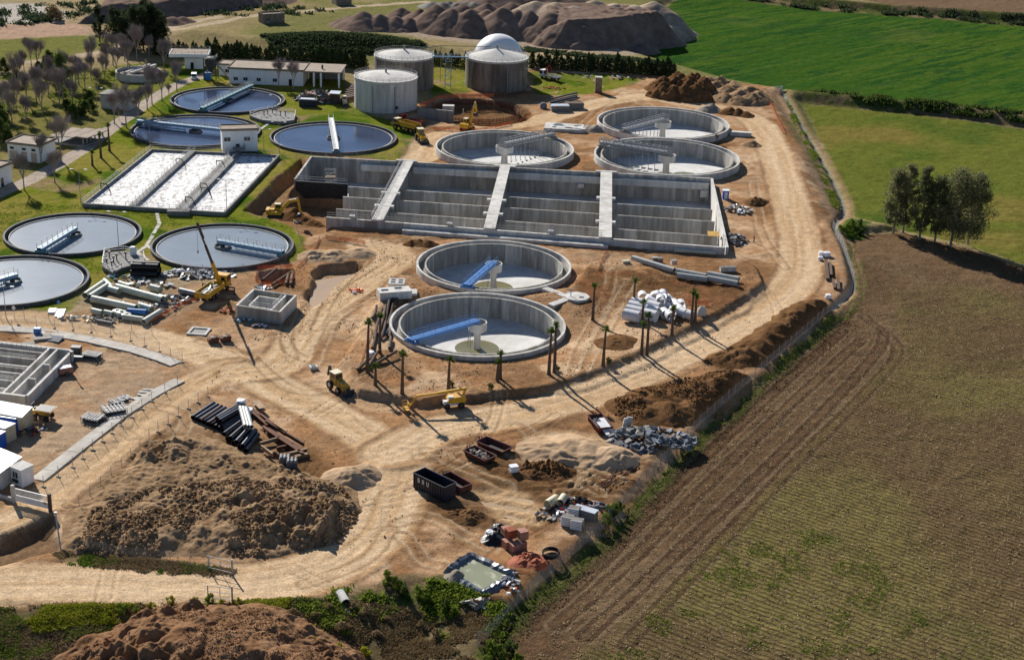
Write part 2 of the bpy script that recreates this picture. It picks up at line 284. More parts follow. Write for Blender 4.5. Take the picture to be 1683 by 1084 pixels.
# wheel ruts on the site
rng = np.random.RandomState(4)
for pl in ([(500, 545), (520, 500), (560, 470), (610, 440)], [(430, 520), (470, 560), (480, 590)], [(520, 540), (550, 480), (600, 430)], [(945, 620), (960, 570), (1000, 500), (1010, 455)], [(960, 625), (990, 560), (1040, 470)], [(1235, 300), (1250, 380), (1290, 440)], [(700, 740), (760, 770), (830, 800)], [(650, 860), (700, 850), (760, 880), (800, 900)], [(560, 600), (500, 590), (470, 560), (490, 500)], [(850, 700), (930, 760), (1010, 790)], [(690, 750), (800, 740), (900, 770), (980, 810)], [(960, 205), (1010, 170), (1100, 165)], [(640, 870), (600, 920), (500, 960)], [(660, 880), (690, 920), (720, 930)], [(230, 660), (300, 690), (220, 800), (150, 830)], [(330, 560), (400, 580), (480, 640), (560, 640)], [(520, 600), (535, 560), (560, 520), (640, 470)]):
    d, s_, al = d_line(smooth_line(GP(pl)), x + .3 * n2, y + .3 * n2, 6)
    for off in (-1.05, 1.05): lay((.27, .165, .085), (np.exp(-((s_ - off) / .33) ** 2)) * (d < 5) * .7); lay((.56, .43, .28), (np.exp(-((s_ - off - .6) / .25) ** 2)) * (d < 5) * .5)
# wheel marks left all over the bare soil
rs = np.random.RandomState(8); brk = sstep(-.15, .15, fbm(x, y, 5, 3, 99))
for i in range(70):
    px, py = rs.choice([rs.uniform(350, 1000), rs.uniform(700, 1250), rs.uniform(80, 400)]), rs.uniform(390, 900)
    a0 = rs.uniform(0, 6.28) if i % 3 else .25 + rs.normal(0, .4); p = np.array(G(px, py)[:2]); pl = [tuple(p)]; cv = rs.normal(0, .05)
    for k in range(rs.randint(5, 12)): p = p + 2.6 * np.array([math.cos(a0), math.sin(a0)]); a0 += cv; pl.append(tuple(p))
    d, s_, al = d_line(pl, x + .15 * n2, y + .15 * n2, 2.5); k = (d < 2.2) & (ZONE < 2) & (dsite < 0); f = rs.uniform(.2, .5) * brk
    for off in (-.95, .95): q = np.abs(s_ - off); lay((.235, .145, .075), np.exp(-(q / .28) ** 2) * k * f); lay((.54, .41, .265), np.exp(-((q - .5) / .18) ** 2) * k * f * .7); Z.ravel()[:] -= np.exp(-(q / .26) ** 2) * k * .09 - np.exp(-((q - .45) / .16) ** 2) * k * .06
lay((.21, .095, .045), smin0(sd_poly(P_darksoil[0], wx, wy), 2.0) * sstep(-.1, .2, n2 + .5 * n1) * .7)
# puddle mud
lay((.36, .245, .14), smin0(sd_poly(P_pond1, wx, wy), .8) * .7, wet=.3)
for pp in (P_muddy, P_muddy2): lay((.45, .30, .165), smin0(sd_poly(pp, wx, wy) + .6, 1.2), wet=.35)
lay((.16, .085, .04), smin0(sd_poly(P_digpit, wx, wy), 1.5) * .85); lay((.22, .12, .06), smin0(sd_poly(P_cut, wx, wy), 1.2) * .8)
C = np.clip(C, .008, .85)
# ================================================================ MATERIALS
class NT:
    def __init__(s, name):
        s.m = bpy.data.materials.new(name); s.m.use_nodes = True; s.t = s.m.node_tree; s.t.nodes.clear()
        s.out = s.n('OutputMaterial')
    def n(s, kind, **kw):
        o = s.t.nodes.new('ShaderNode' + kind)
        for k, v in kw.items(): setattr(o, k, v)
        return o
    def l(s, a, b): s.t.links.new(a, b)
    def set(s, node, sock, v):
        i = node.inputs[sock]
        if hasattr(v, 'links') or hasattr(v, 'is_linked'): s.l(v, i)
        else: i.default_value = v
    def math(s, op, a, b=0.0, clamp=False):
        o = s.n('Math', operation=op, use_clamp=clamp); s.set(o, 0, a); s.set(o, 1, b); return o.outputs[0]
    def noise(s, vec, scale, detail=3, rough=.55):
        o = s.n('TexNoise'); s.set(o, 'Vector', vec); s.set(o, 'Scale', scale); s.set(o, 'Detail', detail); s.set(o, 'Roughness', rough); return o.outputs[0]
    def ramp(s, v, lo, hi, a=0.0, b=1.0):
        o = s.n('MapRange', interpolation_type='SMOOTHSTEP'); s.set(o, 0, v); s.set(o, 1, lo); s.set(o, 2, hi); s.set(o, 3, a); s.set(o, 4, b); return o.outputs[0]
    def mix(s, f, a, b, blend='MIX'):
        o = s.n('Mix', data_type='RGBA', blend_type=blend, clamp_factor=True); s.set(o, 0, f)
        for k, v in ((6, a), (7, b)):
            if isinstance(v, (tuple, list)): o.inputs[k].default_value = (*v[:3], 1)
            else: s.l(v, o.inputs[k])
        return o.outputs[2]
    def scalec(s, c, f):                                  # colour times factor
        o = s.n('VectorMath', operation='SCALE'); s.l(c, o.inputs[0]); s.set(o, 'Scale', f); return o.outputs[0]
    def vec(s, v, sx=1, sy=1, sz=1, rz=0.0):
        o = s.n('Mapping'); s.l(v, o.inputs[0]); o.inputs['Scale'].default_value = (sx, sy, sz); o.inputs['Rotation'].default_value = (0, 0, rz); return o.outputs[0]
    def bsdf(s, color, rough=.8, metal=0.0, bump=None, bumpd=.1, strength=.5, spec=.3, **kw):
        b = s.n('BsdfPrincipled')
        if isinstance(color, (tuple, list)): b.inputs['Base Color'].default_value = (*color[:3], 1)
        else: s.l(color, b.inputs['Base Color'])
        s.set(b, 'Roughness', rough); s.set(b, 'Metallic', metal); s.set(b, 'Specular IOR Level', spec)
        for k, v in kw.items(): s.set(b, k.replace('_', ' '), v)
        if bump is not None:
            bp = s.n('Bump'); s.set(bp, 'Height', bump); s.set(bp, 'Distance', bumpd); s.set(bp, 'Strength', strength); s.l(bp.outputs[0], b.inputs['Normal'])
        s.l(b.outputs[0], s.out.inputs[0]); s.b = b; return b
    def pos(s): return s.n('NewGeometry').outputs['Position']
    def objco(s): return s.n('TexCoord').outputs['Object']
M = {}
def paint(name, c, rough=.55, metal=0.0, var=.25, scale=1.5, dirt=None, dirtamt=.35, bump=0.0, spec=.35, rnd=.0, streak=False):
    """worn everyday surface: blotches, grime, optional rain streaks, tone differing from object to object"""
    t = NT(name); p = t.pos()
    n = t.noise(t.vec(p, 1, 1, .12) if streak else p, scale, 4, .6)
    f = t.ramp(n, .25, .75, 1 - var, 1 + var)
    if rnd:
        oi = t.n('ObjectInfo'); f = t.math('MULTIPLY', f, t.ramp(oi.outputs['Random'], 0, 1, 1 - rnd, 1 + rnd))
    rgb = t.n('RGB'); rgb.outputs[0].default_value = (*c, 1); cc = t.scalec(rgb.outputs[0], f)
    if dirt is not None:
        d = t.noise(t.vec(p, 1, 1, .2) if streak else p, scale * .37, 5, .65); cc = t.mix(t.math('MULTIPLY', t.ramp(d, .42, .72), dirtamt), cc, dirt)
    b = t.noise(p, scale * 6, 3) if bump else None
    t.bsdf(cc, rough, metal, b, bump, .6, spec); M[name] = t.m; return t.m
paint('concrete_new', (.56, .54, .50), .85, var=.2, scale=.7, dirt=(.28, .26, .225), dirtamt=.55, bump=.02, rnd=.07, streak=True)
paint('concrete_panel', (.40, .38, .34), .85, var=.3, scale=1.1, dirt=(.22, .195, .16), dirtamt=.8, bump=.02, rnd=.22, streak=True)
paint('concrete_floor', (.62, .61, .585), .8, var=.12, scale=.35, dirt=(.36, .33, .28), dirtamt=.5, bump=.01)
paint('concrete_old', (.25, .24, .22), .9, var=.22, scale=.8, dirt=(.10, .095, .08), dirtamt=.7, bump=.03, rnd=.12, streak=True)
paint('concrete_dark', (.085, .085, .085), .8, var=.3, scale=.9, dirt=(.05, .048, .04), dirtamt=.6, bump=.02, streak=True)
paint('concrete_digester', (.24, .205, .165), .85, var=.35, scale=.9, dirt=(.075, .06, .047), dirtamt=.85, bump=.02, rnd=.16, streak=True)
paint('paving', (.46, .43, .38), .85, var=.15, scale=.6, dirt=(.32, .26, .19), dirtamt=.5, bump=.02)
paint('black_coating', (.014, .014, .015), .55, var=.5, scale=1.3, dirt=(.05, .045, .04), dirtamt=.4)
paint('white_wall', (.83, .83, .82), .8, var=.05, scale=.6, dirt=(.55, .5, .43), dirtamt=.25, streak=True)
paint('white_paint', (.78, .78, .77), .5, var=.06, scale=1, dirt=(.5, .47, .4), dirtamt=.3)
paint('flat_roof', (.30, .235, .175), .9, var=.2, scale=.8, dirt=(.17, .13, .10), dirtamt=.5, bump=.03)
paint('gravel_roof_pale', (.55, .53, .49), .9, var=.12, scale=.7, dirt=(.33, .30, .26), dirtamt=.5)
paint('dark_trim', (.10, .075, .06), .8, var=.25)
paint('window_dark', (.02, .022, .026), .12, var=.2, spec=.6)
paint('shutter', (.45, .37, .27), .7, var=.15)
paint('blue_paint', (.05, .19, .48), .42, var=.14, scale=2, dirt=(.10, .10, .12), dirtamt=.25)
paint('pale_blue_paint', (.20, .34, .46), .5, var=.15, scale=2, dirt=(.16, .15, .13), dirtamt=.4)
paint('teal_paint', (.09, .27, .32), .5, var=.15, scale=2, dirt=(.1, .1, .09), dirtamt=.4)
paint('galvanised', (.30, .31, .325), .6, .25, var=.2, scale=3, dirt=(.2, .19, .17), dirtamt=.4)
paint('steel_grey', (.22, .225, .23), .5, .4, var=.25, scale=3, dirt=(.12, .11, .09), dirtamt=.4)
paint('dark_steel', (.055, .055, .058), .55, .3, var=.3, scale=3)
paint('rust', (.15, .062, .032), .9, var=.4, scale=2.5, dirt=(.07, .032, .02), dirtamt=.6, bump=.02)
paint('rusty_red', (.12, .036, .028), .7, var=.3, scale=1.6, dirt=(.10, .045, .028), dirtamt=.6)
paint('yellow_paint', (.62, .34, .02), .45, var=.15, scale=2, dirt=(.25, .15, .05), dirtamt=.4)
paint('ochre_paint', (.55, .32, .05), .5, var=.2, scale=2, dirt=(.22, .14, .06), dirtamt=.5)
paint('cream_paint', (.66, .60, .42), .5, var=.1, scale=2, dirt=(.35, .28, .18), dirtamt=.4)
paint('red_paint', (.42, .03, .02), .45, var=.2, scale=2, dirt=(.2, .1, .06), dirtamt=.4)
paint('orange_plastic', (.75, .16, .035), .6, var=.25, scale=2.5, dirt=(.45, .2, .1), dirtamt=.4)
paint('green_vest', (.12, .55, .05), .7, var=.1)
paint('skin', (.45, .27, .18), .6, var=.1)
paint('dark_cloth', (.03, .035, .05), .8, var=.2)
paint('grey_cloth', (.14, .15, .18), .8, var=.2)
paint('rubber', (.018, .017, .016), .8, var=.3, scale=4, dirt=(.12, .085, .05), dirtamt=.4)
paint('white_plastic', (.80, .81, .84), .4, var=.06, scale=2, dirt=(.5, .45, .36), dirtamt=.25)
paint('grp_pipe', (.50, .52, .42), .5, var=.10, scale=1.2, dirt=(.30, .27, .2), dirtamt=.4, rnd=.1)
paint('grey_pipe', (.44, .45, .42), .5, var=.10, scale=1.2, dirt=(.28, .25, .2), dirtamt=.4, rnd=.08)
paint('black_pipe', (.012, .014, .024), .28, var=.3, scale=2, spec=.6)
paint('black_plastic', (.012, .012, .013), .45, var=.3, scale=2)
paint('pipe_inside', (.03, .028, .025), .8, var=.3)
paint('wood', (.30, .20, .115), .85, var=.35, scale=2.5, dirt=(.14, .09, .05), dirtamt=.5, rnd=.25)
paint('dark_wood', (.10, .062, .04), .9, var=.4, scale=2.5, rnd=.3)
paint('brick_red', (.30, .075, .03), .85, var=.2, scale=2, dirt=(.25, .12, .08), dirtamt=.4, rnd=.15)
paint('brick_pink', (.42, .19, .13), .7, var=.15, scale=2, dirt=(.3, .2, .15), dirtamt=.4, rnd=.12)
paint('rubble_grey', (.25, .235, .21), .9, var=.3, scale=1.5, dirt=(.14, .12, .10), dirtamt=.5, bump=.04, rnd=.35)
paint('rubble_blue', (.15, .17, .205), .8, var=.3, scale=1.5, dirt=(.1, .09, .08), dirtamt=.5, bump=.03, rnd=.5)
paint('stone_ruin', (.24, .195, .145), .95, var=.3, scale=1.2, dirt=(.11, .085, .06), dirtamt=.5, bump=.05)
paint('blue_cabin', (.01, .10, .50), .45, var=.1, scale=1.5, dirt=(.15, .13, .1), dirtamt=.25)
paint('cream_cabin', (.55, .48, .33), .6, var=.1, scale=1.5, dirt=(.3, .23, .15), dirtamt=.4)
paint('sheet_roof', (.66, .70, .74), .35, .3, var=.08, scale=1.0, dirt=(.4, .36, .3), dirtamt=.4)
paint('dome_white', (.84, .83, .81), .35, var=.03, scale=.3, spec=.5)
paint('bark', (.13, .085, .055), .95, var=.35, scale=3, bump=.04)
paint('pale_bark', (.27, .225, .175), .9, var=.3, scale=3, bump=.03)
paint('grey_twig', (.29, .24, .225), .9, var=.2, scale=3)
paint('liner', (.10, .115, .135), .4, var=.3, scale=2, spec=.6)
paint('glass_green', (.02, .04, .035), .1, var=.2, spec=.6)
paint('number_plate', (.75, .75, .72), .5, var=.03)
def pipe_white():
    paint('concrete_pipe_white', (.66, .66, .68), .6, var=.08, scale=1.5, dirt=(.42, .38, .32), dirtamt=.35, rnd=.08)
pipe_white()
# foliage: leaf clumps with light and dark leaves
def leaf(name, a, b, rough=.6, transl=.38):
    t = NT(name); g = t.n('NewGeometry'); oi = t.n('ObjectInfo')
    n = t.noise(g.outputs['Position'], 1.1, 3); r = t.math('ADD', t.math('MULTIPLY', g.outputs['Random Per Island'], .6), t.math('MULTIPLY', n, .6))
    r = t.math('ADD', r, t.math('MULTIPLY', oi.outputs['Random'], .3))
    c = t.mix(t.ramp(r, .25, 1.15), a, b)
    c = t.scalec(c, 1.5); d = t.n('BsdfDiffuse'); t.l(c, d.inputs[0]); tr = t.n('BsdfTranslucent'); t.l(c, tr.inputs[0])
    mx = t.n('MixShader'); mx.inputs[0].default_value = transl; t.l(d.outputs[0], mx.inputs[1]); t.l(tr.outputs[0], mx.inputs[2]); t.l(mx.outputs[0], t.out.inputs[0]); M[name] = t.m
leaf('leaf_eucalyptus', (.038, .05, .022), (.195, .19, .095), transl=.42)
leaf('leaf_cypress', (.012, .026, .012), (.045, .062, .026), transl=.15)
leaf('leaf_broad', (.018, .035, .010), (.085, .11, .028))
leaf('leaf_dark', (.014, .024, .014), (.05, .066, .03))
leaf('leaf_palm', (.022, .045, .012), (.10, .135, .035))
leaf('leaf_weed', (.035, .065, .010), (.15, .19, .028), transl=.35)
leaf('leaf_yellow', (.10, .125, .012), (.28, .27, .025), transl=.35)
leaf('leaf_dry', (.105, .072, .036), (.26, .195, .105), transl=.2)
leaf('straw', (.16, .115, .06), (.34, .26, .15), transl=.2)
def heap(name, c1, c2, c3, scale=.5, bump=.18, fine=6.0):
    t = NT(name); p = t.pos(); n = t.noise(p, scale, 5, .6); n2 = t.noise(p, fine, 4, .7); n3 = t.noise(p, scale * .25, 3)
    c = t.mix(t.ramp(n, .35, .65), c1, c2); c = t.mix(t.math('MULTIPLY', t.ramp(n2, .55, .78), .8), c, c3); c = t.scalec(c, t.ramp(n3, .3, .7, .85, 1.15))
    t.bsdf(c, .95, 0, t.math('ADD', n2, t.math('MULTIPLY', n, 1.5)), bump, .8, .0); M[name] = t.m
heap('gravel', (.175, .122, .095), (.22, .16, .125), (.125, .085, .066), .3, .05, 3.0)
heap('gravel_pale', (.32, .25, .185), (.40, .32, .24), (.22, .165, .12), .3, .08, 3.0)
heap('soil_dark', (.125, .066, .030), (.175, .096, .046), (.075, .038, .018), .6, .15, 4.0)
heap('soil_brown', (.25, .16, .088), (.35, .235, .138), (.135, .08, .043), .5, .22, 3.2)
heap('soil_tan', (.40, .275, .17), (.48, .34, .215), (.27, .17, .10), .5, .06, 5.0)
heap('mulch', (.185, .098, .05), (.25, .145, .08), (.40, .27, .165), .5, .12, 6.0)
heap('sand_grey', (.30, .255, .205), (.37, .32, .26), (.22, .18, .14), .4, .05, 6.0)
# water
def water(name, c, rough, bumps=.0, scale=1.2, var=.15, spec=.5, c2=None):
    t = NT(name); p = t.pos(); n = t.noise(p, .12, 4, .6); 
    rgb = t.n('RGB'); rgb.outputs[0].default_value = (*c, 1); cc = t.scalec(rgb.outputs[0], t.ramp(n, .3, .7, 1 - var, 1 + var))
    if c2: cc = t.mix(t.ramp(t.noise(p, .5, 5, .65), .5, .62), cc, c2)
    t.bsdf(cc, rough, 0, t.noise(p, scale, 3) if bumps else None, bumps, .3, spec); M[name] = t.m
water('water_sludge', (.23, .26, .285), .22, .01, 2, .08)
water('water_blue', (.040, .055, .105), .12, .02, 1.6, .25)
water('water_mud', (.47, .33, .19), .18, 0, 1, .08)
water('water_green', (.20, .18, .085), .15, 0, 1, .15)
water('water_pond', (.26, .27, .17), .2, 0, 1, .1, c2=(.52, .50, .38))
# aeration foam
t = NT('foam'); p = t.pos(); n = t.noise(t.vec(p, 1.5, .8, 1), .6, 6, .75); v = t.n('TexVoronoi'); t.l(t.vec(p, 1, .6, 1), v.inputs['Vector']); v.inputs['Scale'].default_value = .9
f = t.math('ADD', t.ramp(n, .38, .66), t.math('MULTIPLY', v.outputs['Distance'], .4))
t.bsdf(t.mix(t.ramp(f, .06, .66), (.2, .18, .15), (.78, .77, .75)), .7, 0, f, .12, .7, .3); M['foam'] = t.m
# mesh fence and safety net: thin wires, mostly open
def net(name, c, cover, rough=.6, metal=0.0):
    t = NT(name); d = t.n('BsdfPrincipled'); d.inputs['Base Color'].default_value = (*c, 1); d.inputs['Roughness'].default_value = rough; d.inputs['Metallic'].default_value = metal
    tr = t.n('BsdfTransparent'); mx = t.n('MixShader'); n = t.noise(t.pos(), 1.3, 3); t.set(mx, 0, t.ramp(n, .3, .7, cover * .75, cover * 1.25))
    t.l(tr.outputs[0], mx.inputs[1]); t.l(d.outputs[0], mx.inputs[2]); t.l(mx.outputs[0], t.out.inputs[0]); M[name] = t.m
net('wire_mesh', (.42, .43, .44), .13, .5, .2); net('wire_mesh_dense', (.50, .50, .50), .24, .5, .2); net('orange_net', (.72, .15, .04), .62)
net('rebar_mesh', (.14, .06, .035), .6, .9)
# ---------------------------------------------------------------- the ground's own material: soil colours from the survey, grain, crop rows
t = NT('ground'); p = t.pos()
ac = t.n('Attribute', attribute_name='Col').outputs['Color']; am = t.n('Attribute', attribute_name='Mask').outputs['Vector']
sx = t.n('SeparateXYZ'); t.l(am, sx.inputs[0]); veg, row, wet = sx.outputs
n_f = t.noise(p, 3.2, 5, .7); n_m = t.noise(p, .55, 4, .6); n_g = t.noise(p, 1.4, 5, .75)
c = t.scalec(ac, t.ramp(n_f, .25, .75, .66, 1.34)); c = t.scalec(c, t.ramp(n_m, .3, .7, .86, 1.14))
dk = t.math('MULTIPLY', t.ramp(n_g, .5, .68), t.math('MULTIPLY', veg, .62)); c = t.mix(dk, c, (.03, .045, .012))
lt = t.math('MULTIPLY', t.ramp(t.noise(p, 5.5, 3, .8), .56, .7), t.math('MULTIPLY', veg, .35)); c = t.mix(lt, c, (.27, .25, .09))
# crop rows
a0, a1 = G(1300, 880, -1.5), G(1600, 982, -1.5); ang = math.atan2(a1.y - a0.y, a1.x - a0.x)
rv = t.vec(p, 1, 1, 1, -ang); sep = t.n('SeparateXYZ'); t.l(rv, sep.inputs[0]); jit = t.math('MULTIPLY', t.math('SUBTRACT', t.noise(p, .35, 3), .5), 1.1)
w = t.math('SINE', t.math('MULTIPLY', t.math('ADD', sep.outputs[1], jit), 2 * math.pi / 1.02))
w = t.math('MULTIPLY', t.ramp(w, -.2, .9), t.math('MULTIPLY', row, t.ramp(n_g, .3, .7, .5, 1.0))); c = t.mix(w, c, (.075, .045, .028))
stv = t.n('Mapping'); t.l(rv, stv.inputs[0]); stv.inputs['Scale'].default_value = (1.6, 6.0, 1); stn = t.noise(stv.outputs[0], 1.0, 4, .75)
isf = t.n('Attribute', attribute_name='Field').outputs['Fac']
c = t.mix(t.math('MULTIPLY', t.ramp(stn, .60, .72), t.math('MULTIPLY', isf, .75)), c, (.38, .29, .18)); c = t.mix(t.math('MULTIPLY', t.ramp(t.noise(p, 2.4, 4, .8), .52, .66), t.math('MULTIPLY', isf, .55)), c, (.06, .036, .022))
hgt = t.math('ADD', t.math('MULTIPLY', n_f, .5), n_m); hgt = t.math('ADD', hgt, t.math('MULTIPLY', n_g, t.math('ADD', t.math('MULTIPLY', veg, 1.2), t.math('MULTIPLY', isf, 1.5)))); hgt = t.math('SUBTRACT', hgt, t.math('MULTIPLY', w, .8))
t.bsdf(c, t.ramp(wet, 0, 1, .95, .15), 0, hgt, .2, .9, .0); M['ground'] = t.m
# ---------------------------------------------------------------- ground sheet cut into its kinds of ground, edges shared
ZN = {0: 'ground', 1: 'dirt_road', 2: 'wheat_field', 3: 'meadow', 4: 'stubble_field', 5: 'lawn', 6: 'pasture', 7: 'concrete_path'}
ZL = {0: 'bare sandy soil of the building site and the dry land behind it', 1: 'pale compacted dirt road curving through the building site', 2: 'bright green young wheat field behind the site',
      3: 'olive green meadow beside the group of eucalyptus trees', 4: 'brown stubble field with crop rows outside the fence', 5: 'lawn around the old settling tanks', 6: 'pale green pasture beyond the bare trees', 7: 'straight concrete path beside the bare trees'}
ZONE2 = ZONE.reshape(nr, nc)
fz = ZONE2[:-1, :-1].ravel()
idx = np.arange(nr * nc).reshape(nr, nc)
quads = np.stack([idx[:-1, :-1], idx[:-1, 1:], idx[1:, 1:], idx[1:, :-1]], -1).reshape(-1, 4)
V = np.stack([x, y, Z.ravel()], 1)
# drop what lies hidden below tanks
keep = ~(V[quads][:, :, 2].max(1) < -4.9)
MASK = np.stack([VEG, ROW, WET], 1); FIELD = (ZONE == 4).astype(float)
def fast_mesh(name, v, q):
    me = bpy.data.meshes.new(name); me.vertices.add(len(v)); me.vertices.foreach_set('co', np.asarray(v, np.float32).ravel())
    k = q.shape[1]; me.loops.add(q.size); me.loops.foreach_set('vertex_index', q.ravel().astype(np.int32))
    me.polygons.add(len(q)); me.polygons.foreach_set('loop_start', np.arange(0, q.size, k, dtype=np.int32)); me.polygons.foreach_set('loop_total', np.full(len(q), k, np.int32))
    me.update(calc_edges=True); return me
for zid, nm in ZN.items():
    f = quads[(fz == zid) & keep]
    if not len(f): continue
    used, inv = np.unique(f, return_inverse=True)
    me = fast_mesh(nm, V[used], inv.reshape(-1, 4))
    for an, data, ty in (('Col', C[used], 'FLOAT_VECTOR'), ('Mask', MASK[used], 'FLOAT_VECTOR'), ('Field', FIELD[used], 'FLOAT')):
        a = me.attributes.new(an, ty, 'POINT'); a.data.foreach_set('vector' if ty == 'FLOAT_VECTOR' else 'value', data.astype(np.float32).ravel())
    me.polygons.foreach_set('use_smooth', np.ones(len(me.polygons), bool)); me.materials.append(M['ground'])
    o = bpy.data.objects.new(nm, me); col.objects.link(o); o['kind'] = 'structure'; o['label'] = ZL[zid]
del V, X, Y
# ================================================================ BUILDERS
class MB:
    """collects boxes, tubes, sheets into one mesh"""
    def __init__(s): s.v = []; s.f = []
    def add(s, v, f):
        b = len(s.v); s.v += [tuple(q) for q in v]; s.f += [tuple(i + b for i in q) for q in f]; return s
    def box(s, c, d, rz=0.0, rx=0.0, ry=0.0):
        m = Euler((rx, ry, rz)).to_matrix(); c = Vector(c); h = [q / 2 for q in d]
        v = [c + m @ Vector((a * h[0], b * h[1], e * h[2])) for e in (-1, 1) for a, b in ((-1, -1), (1, -1), (1, 1), (-1, 1))]
        return s.add(v, [(3, 2, 1, 0), (4, 5, 6, 7), (0, 1, 5, 4), (1, 2, 6, 5), (2, 3, 7, 6), (3, 0, 4, 7)])
    def bar(s, a, b, w, h, up=(0, 0, 1)):                  # box beam from a to b
        a = Vector(a); b = Vector(b); d = (b - a).normalized(); u_ = Vector(up)
        if abs(d.dot(u_)) > .98: u_ = Vector((1, 0, 0))
        r = d.cross(u_).normalized() * (w / 2); t = r.normalized().cross(d) * (h / 2)
        v = [p + i * r + j * t for p in (a, b) for i, j in ((-1, -1), (1, -1), (1, 1), (-1, 1))]
        return s.add(v, [(0, 1, 2, 3), (7, 6, 5, 4), (4, 5, 1, 0), (5, 6, 2, 1), (6, 7, 3, 2), (7, 4, 0, 3)])
    def tube(s, a, b, r0, r1=None, n=8, cap=True):
        a = Vector(a); b = Vector(b); r1 = r0 if r1 is None else r1; d = (b - a).normalized()
        u_ = d.orthogonal().normalized(); w = d.cross(u_)
        v = [p + rr * (math.cos(2 * math.pi * i / n) * u_ + math.sin(2 * math.pi * i / n) * w) for p, rr in ((a, r0), (b, r1)) for i in range(n)]
        f = [(i, (i + 1) % n, n + (i + 1) % n, n + i) for i in range(n)]
        if cap: f += [tuple(range(n - 1, -1, -1)), tuple(range(n, 2 * n))]
        return s.add(v, f)
    def path(s, pts, r, n=6, taper=None):
        for i in range(len(pts) - 1):
            a = r if taper is None else r + (taper - r) * i / (len(pts) - 1); b = r if taper is None else r + (taper - r) * (i + 1) / (len(pts) - 1)
            s.tube(pts[i], pts[i + 1], a, b, n)
        return s
    def pipe(s, a, b, r, th=.05, n=16):                    # hollow pipe
        a = Vector(a); b = Vector(b); d = (b - a).normalized(); u_ = d.orthogonal().normalized(); w = d.cross(u_); v = []
        for p, rr in ((a, r), (b, r), (b, r - th), (a, r - th)):
            v += [p + rr * (math.cos(2 * math.pi * i / n) * u_ + math.sin(2 * math.pi * i / n) * w) for i in range(n)]
        return s.add(v, [(k * n + i, k * n + (i + 1) % n, ((k + 1) % 4) * n + (i + 1) % n, ((k + 1) % 4) * n + i) for k in range(4) for i in range(n)])
    def lathe(s, prof, n=32, c=(0, 0), a0=0.0, a1=2 * math.pi, closed=False):
        full = abs(a1 - a0 - 2 * math.pi) < 1e-6; m = n if full else n + 1; k = len(prof)
        v = [(c[0] + r * math.cos(a0 + (a1 - a0) * i / n), c[1] + r * math.sin(a0 + (a1 - a0) * i / n), z) for i in range(m) for r, z in prof]
        f = []
        for i in range(n):
            j = (i + 1) % m
            for q in range(k if closed else k - 1):
                p = (q + 1) % k; f.append((i * k + q, j * k + q, j * k + p, i * k + p))
        if closed and not full: f += [tuple(range(k)), tuple(range(n * k + k - 1, n * k - 1, -1))]
        return s.add(v, f)
    def disc(s, c, r, z, n=32): return s.add([(c[0] + r * math.cos(2 * math.pi * i / n), c[1] + r * math.sin(2 * math.pi * i / n), z) for i in range(n)], [tuple(range(n))])
    def prism(s, poly, z0, z1):
        n = len(poly); ar = sum(poly[i][0] * poly[(i + 1) % n][1] - poly[(i + 1) % n][0] * poly[i][1] for i in range(n))
        if ar < 0: poly = poly[::-1]
        v = [(p[0], p[1], z0) for p in poly] + [(p[0], p[1], z1) for p in poly]
        return s.add(v, [tuple(range(n - 1, -1, -1)), tuple(range(n, 2 * n))] + [(i, (i + 1) % n, n + (i + 1) % n, n + i) for i in range(n)])
    def hexa(s, bot, top):                                 # eight corner block
        return s.add(list(bot) + list(top), [(3, 2, 1, 0), (4, 5, 6, 7), (0, 1, 5, 4), (1, 2, 6, 5), (2, 3, 7, 6), (3, 0, 4, 7)])
    def wall(s, a, b, th, z0, z1):                         # upright slab along a-b
        a = Vector(a[:2]); b = Vector(b[:2]); d = (b - a).normalized(); nrm = Vector((-d.y, d.x)) * th / 2
        return s.prism([tuple(a + nrm), tuple(b + nrm), tuple(b - nrm), tuple(a - nrm)], z0, z1)
    def profile(s, pts, w, axis='x'):                      # outline in the x-z plane swept across y
        n = len(pts); v = [(p[0], -w / 2, p[1]) for p in pts] + [(p[0], w / 2, p[1]) for p in pts]
        return s.add(v, [tuple(range(n)), tuple(range(2 * n - 1, n - 1, -1))] + [(i, i + n, (i + 1) % n + n, (i + 1) % n) for i in range(n)])
    def mesh(s, name, mat, smooth=False):
        me = bpy.data.meshes.new(name); me.from_pydata(s.v, [], s.f); me.materials.append(M[mat])
        if smooth: me.polygons.foreach_set('use_smooth', np.ones(len(me.polygons), bool)); me.set_sharp_from_angle(angle=R(40))
        me.update(); return me
    def build(s, name, mat, parent=None, smooth=False):
        return put(name, s.mesh(name, mat, smooth), parent)
def put(name, me, parent=None, loc=(0, 0, 0), rot=(0, 0, 0), scale=(1, 1, 1)):
    o = bpy.data.objects.new(name, me); col.objects.link(o); o.parent = parent; o.location = loc; o.rotation_euler = rot; o.scale = scale; return o
def tag(o, label, cat, group=None, kind=None):
    o['label'] = label; o['category'] = cat
    if group: o['group'] = group
    if kind: o['kind'] = kind
    return o
def thing(name, label, cat, loc=(0, 0, 0), rz=0.0, group=None):
    o = bpy.data.objects.new(name, None); col.objects.link(o); o.location = loc; o.rotation_euler = (0, 0, rz); o.empty_display_size = .5
    return tag(o, label, cat, group)
def copy_tree(o, parent=None, loc=None, rz=None, label=None, group=None, scale=None):
    c = o.copy(); col.objects.link(c); c.parent = parent
    if loc is not None: c.location = loc
    if rz is not None: c.rotation_euler = (0, 0, rz)
    if scale is not None: c.scale = (scale,) * 3 if not isinstance(scale, tuple) else scale
    if label: c['label'] = label
    if group: c['group'] = group
    for ch in KIDS.get(o.name) or o.children: copy_tree(ch, c)
    return c
KIDS = {}
def uvec(a, b): d = Vector(b) - Vector(a); return d.normalized()
